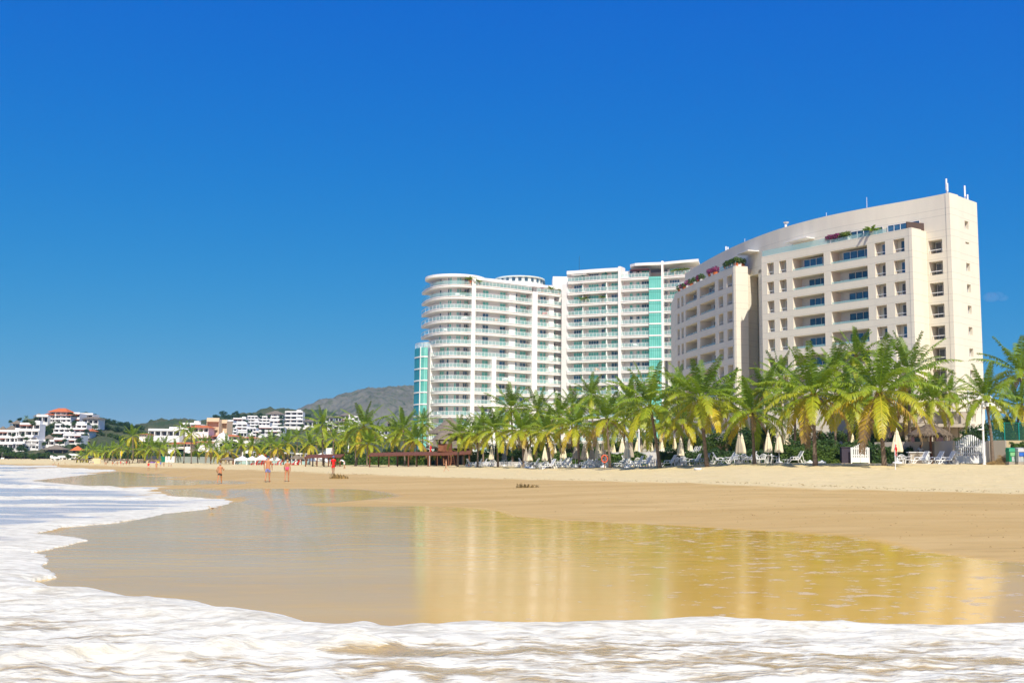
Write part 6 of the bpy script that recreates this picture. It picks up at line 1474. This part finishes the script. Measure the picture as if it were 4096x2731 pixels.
# dense planting that closes the garden behind the parasols
def bank(label, a, b, Y, top, mt, n, s, seed):
    r_ = random.Random(seed); g = G((a+b)/2, Y); e = empty('shrubbery', g); tag(e, label, 'shrubbery', 'tall garden planting'); x0, x1 = uX(a, Y)-g.x, uX(b, Y)-g.x; zt = P((a+b)/2, top, Y).z-g.z; L = []
    k = int((x1-x0)/1.6)+1
    for i in range(k*2): L.append((x0+(x1-x0)*r_.random(), r_.uniform(-1.2, 1.2), zt*(.25 if i % 2 else .66)*r_.uniform(.8, 1.15), zt*r_.uniform(.28, .4), .95))
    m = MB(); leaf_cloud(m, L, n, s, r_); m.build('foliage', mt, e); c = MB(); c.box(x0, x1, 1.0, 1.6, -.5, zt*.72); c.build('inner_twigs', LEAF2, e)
for i, (a, b, Y, top, mt) in enumerate([(1900,2080,176,1790,LEAF2),(2060,2240,168,1780,LEAF),(2220,2400,160,1775,LEAF2),(2380,2560,152,1765,LEAF),(2540,2720,146,1755,LEAF2),(2700,2880,138,1750,LEAF),(2860,3060,128,1735,LEAF2),(3040,3240,136,1735,LEAF),(3220,3420,138,1740,LEAF2),(3400,3640,134,1750,LEAF2),(3880,4010,112,1735,LEAF2),(3990,4130,114,1720,LEAF)]):
    bank('tall leafy planting closing the garden, %s from the left' % O[i], a, b, Y, top, mt, 3600, .17, 50+i)
# ================================================================ PEOPLE AND BIRD
def foot(px, py):
    for Y in np.arange(12, 500, .5):
        x = uX(px, Y, py); z = gz(x, Y)
        if projy(np.array([x]), np.array([Y]), np.array([z]))[1][0] <= py: return Y
    return 200
TMP = bpy.data.scenes.new('workbench')
def skin_mesh(nodes, edges, name, mt, parent, sub=1):
    """grow one continuous surface over a skeleton: nodes {key: (x, y, z, rx, ry)}"""
    keys = list(nodes); me = bpy.data.meshes.new(name); me.from_pydata([nodes[k][:3] for k in keys], [(keys.index(a), keys.index(b)) for a, b in edges], [])
    o = bpy.data.objects.new(name, me); TMP.collection.objects.link(o); o.modifiers.new('skin', 'SKIN'); sm = o.modifiers.new('sub', 'SUBSURF'); sm.levels = sm.render_levels = sub
    sk = me.skin_vertices[0].data
    for i, k in enumerate(keys): sk[i].radius = nodes[k][3:5]; sk[i].use_root = (i == 0)
    TMP.view_layers[0].update(); dg = TMP.view_layers[0].depsgraph; m2 = bpy.data.meshes.new_from_object(o.evaluated_get(dg)); bpy.data.objects.remove(o); m2.name = name
    m2.materials.clear(); m2.materials.append(mt); m2.polygons.foreach_set('use_smooth', [True]*len(m2.polygons))
    o = bpy.data.objects.new(name, m2); COL.objects.link(o); o.parent = parent; return o
SKIN = mat('tanned_skin', (.50, .22, .11), .55, .3, var=.08); SKIN2 = mat('light_skin', (.62, .34, .20), .55, .3, var=.08)
def person(label, px, fy, hy, rz, skin, hair, step=.28, arms=(.25, -.25), stout=1.0, lower=None, upper=None, skirt=None, capc=None, cat='person', group=None, detail=True, bend=0.0, Y=None, female=False, hairlen=0, elbows=(.5, .5), grp=None, zoff=0.0):
    Y = Y or foot(px, fy); X = uX(px, Y, fy); z = gz(X, Y)+zoff
    Hh = (fy-hy)*Y/4300 if zoff == 0 else 1.75
    s = Hh/1.77; e = empty('person', (X, Y, z), math.radians(rz), s); tag(e, label, cat, group)
    w = stout; n = {}; E = []
    def N(k, x, y, zz, rx, ry=None): n[k] = (x, y, zz, rx, ry or rx)
    sw = (.165 if female else .185); hw = (.115 if female else .095)
    b = bend
    def T(y, zz):   # bend the trunk forward at the hips
        dy, dz = y, zz-.95; return dy*math.cos(b)+dz*math.sin(b), .95+dz*math.cos(b)-dy*math.sin(b)
    def NT(k, x, y, zz, rx, ry=None): y2, z2 = T(y, zz); N(k, x, y2, z2, rx, ry)
    N('pel', 0, 0, .95, .13*w, .105*w); NT('wai', 0, 0, 1.10, .125*w, .10*w); NT('che', 0, .01, 1.30, .155*w, .105*w); NT('upc', 0, 0, 1.42, .13, .085); NT('nek', 0, .01, 1.52, .055, .055); NT('jaw', 0, .035, 1.595, .062, .068); NT('hed', 0, .03, 1.67, .078, .092); NT('top', 0, .02, 1.735, .05, .06)
    E += [('pel', 'wai'), ('wai', 'che'), ('che', 'upc'), ('upc', 'nek'), ('nek', 'jaw'), ('jaw', 'hed'), ('hed', 'top')]
    for sd, sg, st, ar, el in (('r', 1, step, arms[0], elbows[0]), ('l', -1, -step, arms[1], elbows[1])):
        NT('sh'+sd, sg*sw, 0, 1.435, .058, .055); y2, z2 = T(0, 1.435)
        ex, ey, ez = sg*(sw+.055+.03*(w-1)*3), y2+math.sin(ar)*.28, z2-math.cos(ar)*.28; N('el'+sd, ex, ey, ez, .043)
        a2 = ar+el; wx, wy, wz = sg*(sw+.075), ey+math.sin(a2)*.24, ez-math.cos(a2)*.24; N('wr'+sd, wx, wy, wz, .029, .033)
        dx = Vector((0, math.sin(a2+.1), -math.cos(a2+.1))); hp = Vector((wx, wy, wz)); p1 = hp+dx*.08; N('pa'+sd, *p1, .022, .042)
        E += [('upc', 'sh'+sd), ('sh'+sd, 'el'+sd), ('el'+sd, 'wr'+sd), ('wr'+sd, 'pa'+sd)]
        if detail:
            fwd = Vector((0, math.cos(a2), math.sin(a2)))
            for j in range(4):
                o = p1+fwd*((j-1.5)*.021); l = (.068, .078, .072, .055)[j]; c = (dx*.9+Vector((-sg*.35, 0, 0))).normalized()
                N('f%d%s' % (j, sd), *(o+dx*l*.55), .0095); N('g%d%s' % (j, sd), *(o+dx*l*.55+c*l*.5), .008); E += [('pa'+sd, 'f%d%s' % (j, sd)), ('f%d%s' % (j, sd), 'g%d%s' % (j, sd))]
            o = hp+dx*.03-fwd*-.035; N('t'+sd, *(o+fwd*.02+dx*.025), .011); N('u'+sd, *(o+fwd*.03+dx*.06), .009); E += [('wr'+sd, 't'+sd), ('t'+sd, 'u'+sd)]
        N('hi'+sd, sg*hw, 0, .90, .095*min(w, 1.12), .098)
        ky = math.sin(st)*.42; kz = .90-math.cos(st)*.42; N('kn'+sd, sg*hw, ky+.01, kz, .056, .058)
        kb = .0 if st > 0 else .35; a3 = st-kb; ay, az = ky+math.sin(a3)*.41, kz-math.cos(a3)*.40; az = max(az, .075)
        N('ca'+sd, sg*hw, ky+(ay-ky)*.35-.012, kz+(az-kz)*.35, .052, .054); N('an'+sd, sg*hw, ay, az, .034, .037)
        N('he'+sd, sg*hw, ay-.035, max(az-.045, .03), .032); N('to'+sd, sg*(hw+.015), ay+.15, max(.02, az-.055), .036, .02)
        E += [('pel', 'hi'+sd), ('hi'+sd, 'kn'+sd), ('kn'+sd, 'ca'+sd), ('ca'+sd, 'an'+sd), ('an'+sd, 'he'+sd), ('an'+sd, 'to'+sd)]
    skin_mesh(n, E, 'body', skin, e, 2 if detail else 1)
    def V(k, dz=0): return Vector(n[k][:3])
    # head details: hair, ears, nose, eyes
    hc = V('hed'); m = MB(); R = .088
    for i in range(7):
        pass
    m.lathe([(.0, .098), (.05, .088), (.078, .05), (.089, .0), (.086, -.035 if not hairlen else -.05), (.07, -.05 if not hairlen else -.05-hairlen), (.0, -.05 if not hairlen else -.06-hairlen)], 14, (hc.x, hc.y-.022, hc.z), sy=1.08); m.build('hair', hair, e, True)
    if detail:
        for sg in (-1, 1): m = MB(); m.lathe([(0, -.03), (.014, -.01), (.016, .015), (0, .03)], 8, (sg*.085, hc.y+.005, hc.z-.02)); m.build('ear', skin, e, True)
        m = MB(); m.add([(-.012, hc.y+.088, hc.z-.035), (.012, hc.y+.088, hc.z-.035), (0, hc.y+.115, hc.z-.035), (0, hc.y+.088, hc.z+.005)], [(0, 1, 2), (0, 2, 3), (2, 1, 3)]); m.build('nose', skin, e)
        for sg in (-1, 1): m = MB(); m.lathe([(0, -.008), (.010, 0), (0, .008)], 8, (sg*.03, hc.y+.085, hc.z)); m.build('eye', TDARK, e, True)
        m = MB(); m.box(-.022, .022, hc.y+.080, hc.y+.092, hc.z-.068, hc.z-.058); m.build('mouth', TILED, e)
    if capc: m = MB(); m.lathe([(0, .115), (.06, .10), (.092, .05), (.097, .015), (.09, .0)], 16, (hc.x, hc.y-.01, hc.z+.005), sy=1.08); m.add([(-.06, hc.y+.08, hc.z+.02), (.06, hc.y+.08, hc.z+.02), (.05, hc.y+.16, hc.z+.01), (-.05, hc.y+.16, hc.z+.01)], [(0, 1, 2, 3)]); m.build('cap', capc, e, True)
    if lower:
        mt, ln = lower; q = {'p': (0, 0, 1.00, .137*w, .112*w), 'q': (0, 0, .94, .14*w, .118*w)}; EE = [('p', 'q')]
        for sd in 'rl':
            h, k = V('hi'+sd), V('kn'+sd); q['h'+sd] = (h.x, h.y, h.z, .108*min(w, 1.12), .108); d = h.lerp(k, ln); q['k'+sd] = (d.x, d.y, d.z, .088, .09); EE += [('q', 'h'+sd), ('h'+sd, 'k'+sd)]
        skin_mesh(q, EE, 'shorts' if ln > .3 else 'swim_briefs', mt, e, 1)
    if upper:
        mt, sl = upper; q = {'p': (*V('wai'), .14*w, .115*w), 'o': (*V('pel').lerp(V('wai'), .25), .145*w, .12*w), 'c': (*V('che'), .168*w, .118*w), 'u': (*V('upc'), .135, .095)}; EE = [('o', 'p'), ('p', 'c'), ('c', 'u')]
        for sd in 'rl': a_, b_ = V('sh'+sd), V('el'+sd); q['s'+sd] = (*a_, .068, .066); q['t'+sd] = (*a_.lerp(b_, sl), .064, .066); EE += [('u', 's'+sd), ('s'+sd, 't'+sd)]
        skin_mesh(q, EE, 'shirt', mt, e, 1)
    if skirt:
        m = MB(); (ma, z0, z1, ra, rb) = skirt; m.tube([(0, 0, z1), (0, 0, (z0+z1)/2), (0, 0, z0)], [ra, (ra+rb)/2*1.02, rb], 18, cap=False); m.build('beach_wrap', ma, e, True)
    return e
HAIRG = mat('grey_hair', (.30, .27, .24), .7); HAIRB = mat('blond_hair', (.50, .34, .15), .6); HAIRD = mat('dark_hair', (.03, .02, .015), .6); HAIRR = mat('brown_hair', (.20, .10, .04), .6)
BLUESH = mat('lavender_blue_cloth', (.20, .22, .48), .8); DKSH = mat('dark_grey_cloth', (.045, .045, .045), .8); NAVY = mat('navy_cloth', (.02, .04, .12), .8); PINK = mat('pink_cloth', (.80, .10, .20), .8); WCL = mat('white_cloth', (.75, .75, .74), .8); REDC = mat('bright_red_cloth', (.75, .012, .012), .75); BLUEC = mat('sky_blue_cloth', (.08, .22, .60), .8); BLK = mat('black_cloth', (.02, .02, .02), .8); ORC = mat('orange_cloth', (.70, .25, .08), .8)
person('stout man in dark shorts jogging away barefoot, nearest the surf', 878, 1935, 1853, 2, SKIN, HAIRG, .34, (.5, -.35), 1.18, (DKSH, .55), elbows=(1.3, 1.2))
person('broad bare-backed man in lavender blue shorts and a dark cap', 1070, 1928, 1826, -3, SKIN, HAIRG, .16, (.12, -.10), 1.16, (BLUESH, .68), capc=NAVY, elbows=(.15, .2))
person('blond woman in a pink swimsuit walking beside the man in blue shorts', 1147, 1926, 1838, 4, SKIN, HAIRB, .14, (.05, -.12), 1.08, (PINK, .12), None, (PINK, .97, 1.17, .155, .165), female=True, elbows=(.2, .9))
person('man dressed all in red with a blue cap, standing by the dark sand bank', 1332, 1895.5, 1825, 20, mat('dark_skin', (.28, .12, .06), .5), HAIRD, .12, (-.05, -.1), 1.08, (REDC, .80), (REDC, .8), capc=BLUEC, elbows=(.2, .3))
person('woman in a bikini with brown hair walking left before the lifeguard tower', 1784, 1886, 1837, 80, SKIN2, HAIRR, .36, (.3, -.2), .95, (ORC, .1), None, None, female=True, hairlen=.10, elbows=(.9, .3))
person('man in a white shirt standing behind the bar counter', 3684, 1850, 1757, 160, mat('dark_skin_b', (.25, .11, .06), .5), HAIRD, .05, (.4, .3), 1.1, (NAVY, .9), (WCL, .7), Y=98.8, zoff=.01, elbows=(1.0, 1.0))
person('person in white bending down beside the short pergola', 1377, 1866, 1848, 70, SKIN, HAIRD, .1, (.9, .8), 1.0, (WCL, .8), (WCL, .8), bend=1.0, Y=150, zoff=.01, elbows=(.3, .3), detail=False)
FP = 'distant people on the far beach'
for px, fy, hy, rz, lo, up, st, lb in [(593,1882,1848,0,WCL,REDC,.25,'distant walker in a red top and white shorts, nearest of the far people'),(625,1880,1848,5,ORC,None,.25,'distant walker in orange beside the one in red'),(642,1867,1844,180,BLUEC,BLUEC,.1,'distant person in blue by the purple banner'),(655,1867,1846,170,DKSH,None,.15,'bare-chested distant person right of the one in blue'),
   (675,1867,1846,90,WCL,None,.2,'distant person with white shorts, left of a close pair'),(684,1867,1845,90,BLK,WCL,.2,'distant person in a black and white outfit, right of a close pair'),(450,1861,1843,0,REDC,None,.2,'distant walker under the yellow flag, first of seven'),(459,1861,1843,0,WCL,WCL,.2,'distant walker in white, second of seven under the flag'),(469,1861,1844,180,NAVY,None,.2,'distant walker, third of seven under the flag'),
   (482,1861,1842,180,REDC,REDC,.1,'distant walker in dark red, fourth of seven under the flag'),(493,1861,1843,0,BLK,WCL,.2,'distant walker in white over black, fifth of seven'),(505,1861,1843,0,NAVY,REDC,.2,'distant walker in a red top, sixth of seven'),(517,1861,1842,0,BLK,BLK,.2,'distant walker in black, seventh of seven'),(420,1860,1846,0,ORC,None,.3,'distant walker left of the seven, right one of two'),(425,1860,1846,0,DKSH,None,.25,'distant walker left of the seven, almost hidden'),
   (358,1857,1844,0,BLUEC,WCL,.2,'distant pale walker before the thatched umbrellas, left'),(372,1857,1844,0,NAVY,BLUEC,.2,'distant walker before the thatched umbrellas, right'),(212,1864,1853,0,REDC,None,.4,'tiny bather at the water edge, left one'),(219,1856,1847,0,NAVY,None,.2,'tiny figure beside the bather at the water edge'),(233,1863,1850,60,ORC,None,.5,'tiny figure striding along the water edge'),(260,1857,1849,0,DKSH,None,.2,'tiny figure alone right of the striding one')]:
    person(lb, px, fy, hy, rz, SKIN, HAIRD, st, (.2, -.2), 1.0, (lo, .5), (up, .5) if up else None, group=FP, detail=False, elbows=(.3, .3))
# shorebird at the edge of the foam
Yb = 2.15*4300/(2038-1839); g = Vector((uX(846, Yb, 2030), Yb, max(.0, gz(uX(846, Yb, 2030), Yb)))); e = empty('shorebird', g, math.radians(12)); tag(e, 'small long-billed brown shorebird standing at the edge of the foam', 'bird')
nb = {'b': (.02, 0, .15, .048, .05), 't': (.10, 0, .15, .028, .02), 'tt': (.17, 0, .15, .012, .006), 'c': (-.05, 0, .165, .036, .04), 'n': (-.085, 0, .21, .017, .017), 'h': (-.10, 0, .245, .022, .021), 'k': (-.135, 0, .245, .007, .007), 'k2': (-.20, 0, .238, .003, .003)}
Eb = [('b', 't'), ('t', 'tt'), ('b', 'c'), ('c', 'n'), ('n', 'h'), ('h', 'k'), ('k', 'k2')]
for sd, y, x in (('a', .018, .015), ('z', -.018, -.01)): nb['l'+sd] = (x, y, .105, .012, .012); nb['m'+sd] = (x+.01, y, .06, .0045, .0045); nb['f'+sd] = (x-.005, y, .004, .0045, .0045); nb['g'+sd] = (x-.035, y, .003, .004, .003); Eb += [('b', 'l'+sd), ('l'+sd, 'm'+sd), ('m'+sd, 'f'+sd), ('f'+sd, 'g'+sd)]
skin_mesh(nb, Eb, 'body', mat('pale_feathers', (.50, .42, .30), .7, .2, var=.2, vscale=30), e, 2)
for y in (-.045, .045): m = MB(); m.lathe([(0, -.075), (.018, -.04), (.026, .0), (.018, .05), (0, .09)], 8, (0, 0, 0), sx=.5); w_ = m.build('wing', mat('brown_feathers', (.22, .11, .05), .7, .2, var=.3, vscale=40), e, True); w_.rotation_euler = (0, math.radians(92), 0); w_.location = (.045, y, .165)
bpy.data.scenes.remove(TMP)
# ---- terrace pots with plants on both buildings
def pot(label_parent, x, y, z, k, s=1.0, flower=None, palmy=False):
    m = MB(); m.lathe([(0, 0), (.28*s, 0), (.38*s, .75*s), (.33*s, .75*s), (0, .70*s)], 12, (x, y, z)); m.build('planter', TWHITE if k % 2 else TILE, label_parent)
    r_ = random.Random(k); m = MB()
    if palmy:
        for i in range(13): frond(m, i*2.4, math.radians(r_.uniform(20, 75)), 1.5*s, 1.3, .15, r_, 10, .07, .4)
        m.v = [(a+x, b+y, c+z+.9*s) for a, b, c in m.v]; m.build('potted_palm', FROND, label_parent)
    else:
        leaf_cloud(m, [(x, y, z+1.1*s, .65*s, .8)], 160, .16*s, r_); m.build('potted_shrub', flower or LEAF, label_parent)
MAG = leaf_mat('magenta_blossom', (.16, .03, .09), (.36, .07, .19), .2)
def on(plan, px, off=-.5): p = plan.at(px); n_ = norms([plan.at(px-4), p, plan.at(px+4)])[1]; q = p+n_*off; return q.x, q.y
for i, px in enumerate((2712, 2722, 2732, 2745, 2760, 2775, 2790, 2800)): x, y = on(planL, px); pot(BB, x, y, 36.1, i, 1.1, MAG if i in (1, 3, 6) else LEAF)
for i, px in enumerate((2836, 2846, 2856)): x, y = on(planL, px); pot(BB, x, y, 36.1, 20+i, 1.2, MAG)
for i, px in enumerate((2902, 2912, 2920, 2930, 2940, 2952, 2966)): x, y = on(planL, min(px, 2944)); pot(BB, x+max(0, px-2944)*.05, y+max(0, px-2944)*.05, 36.1, 30+i, 1.2)
for i, px in enumerate((3320, 3330, 3342, 3352, 3362, 3375, 3385, 3398)): x, y = on(planR, px); pot(BB, x, y, 36.3, 40+i, .95, MAG if i < 5 else LEAF3)
x, y = on(planR, 3493); pot(BB, x, y, 36.3, 60, 1.0, palmy=True)
for px, z, pl, s_ in ((1880, SL[0]+P_*0, pA, 1.6), (1862, SL[0], pA, .8), (1845, SL[1], pA, .8), (1855, SL[1], pA, .8), (2172, SL[0], pC, .9), (2205, SL[0], pC, 1.1), (2240, SL[0], pC, 1.0), (1908, SL[0], pB, .9)): x, y = on(pl, px, -.7); pot(WB, x, y, z, int(px), s_, MAG if px in (1862, 2172) else None, palmy=px in (1880, 2205, 1908))
for px, k in ((2325, 2), (2338, 2), (2408, 2), (2725, 0), (2740, 0), (2700, 0)): x, y = on(pD if px < 2500 else pF, px, -.8); pot(WB, x, y, SR[k], int(px), 1.0, None, palmy=True)

# chairs and tables left out on the balconies, small and half hidden by the rails
FC = [mat('rattan', (.10, .06, .04), .7), PLASTIC, mat('grey_cushion', (.20, .20, .21), .8), RED, ORC]
for pl, a, b, lv in ((pA, 1740, 1870, SL), (pB, 1905, 2110, SL), (pC, 2150, 2240, SL), (pD, 2275, 2465, SR), (pE, 2490, 2590, SR)):
    for k, z in enumerate(lv[1:12]):
        if rnd.random() < .75:
            x, y = on(pl, rnd.uniform(a, b), -1.0); f = FC[rnd.choice((0, 0, 0, 1, 2, 2, 3, 4))]; m = MB(); w_ = rnd.uniform(.35, .8)
            m.box(x-w_, x+w_, y-.3, y+.3, z+.32, z+.45); m.box(x-w_, x+w_, y+.25, y+.33, z+.45, z+.95)
            for sx in (-1, 1): m.box(x+sx*w_-.03, x+sx*w_+.03, y-.3, y+.3, z, z+.62)
            m.build('balcony_bench', f, WB)
# ================================================================ AIR
hm = bpy.data.materials.new('haze'); hm.use_nodes = True; _t = hm.node_tree; _t.nodes.clear()
_o = _t.nodes.new('ShaderNodeOutputMaterial'); _v = _t.nodes.new('ShaderNodeVolumePrincipled'); _v.inputs['Color'].default_value = (.30, .74, .98, 1); _v.inputs['Density'].default_value = .00012; _v.inputs['Anisotropy'].default_value = .2
_t.links.new(_v.outputs[0], _o.inputs['Volume'])
m = MB(); m.box(-2500, 2500, -300, 3600, -1.3, 190); hz_ = m.build('haze', hm); tag(hz_, kind='stuff')

# one faint puff of cloud, far out beyond the beige block
cm = bpy.data.materials.new('cloud'); cm.use_nodes = True; _t = cm.node_tree; _t.nodes.clear()
_o = _t.nodes.new('ShaderNodeOutputMaterial'); _v = _t.nodes.new('ShaderNodeVolumePrincipled'); _v.inputs['Color'].default_value = (1, 1, 1, 1); _v.inputs['Density'].default_value = .0016
_t.links.new(_v.outputs[0], _o.inputs['Volume'])
m = MB()
for px, py, r in ((3965, 1188, 34), (3990, 1182, 26), (4012, 1192, 22)):
    c = P(px, py, 4200); m.lathe([(r*math.sin(a), -r*.6*math.cos(a)) for a in np.linspace(0, math.pi, 9)], 16, tuple(c))
tag(m.build('cloud', cm, None, True), kind='structure')
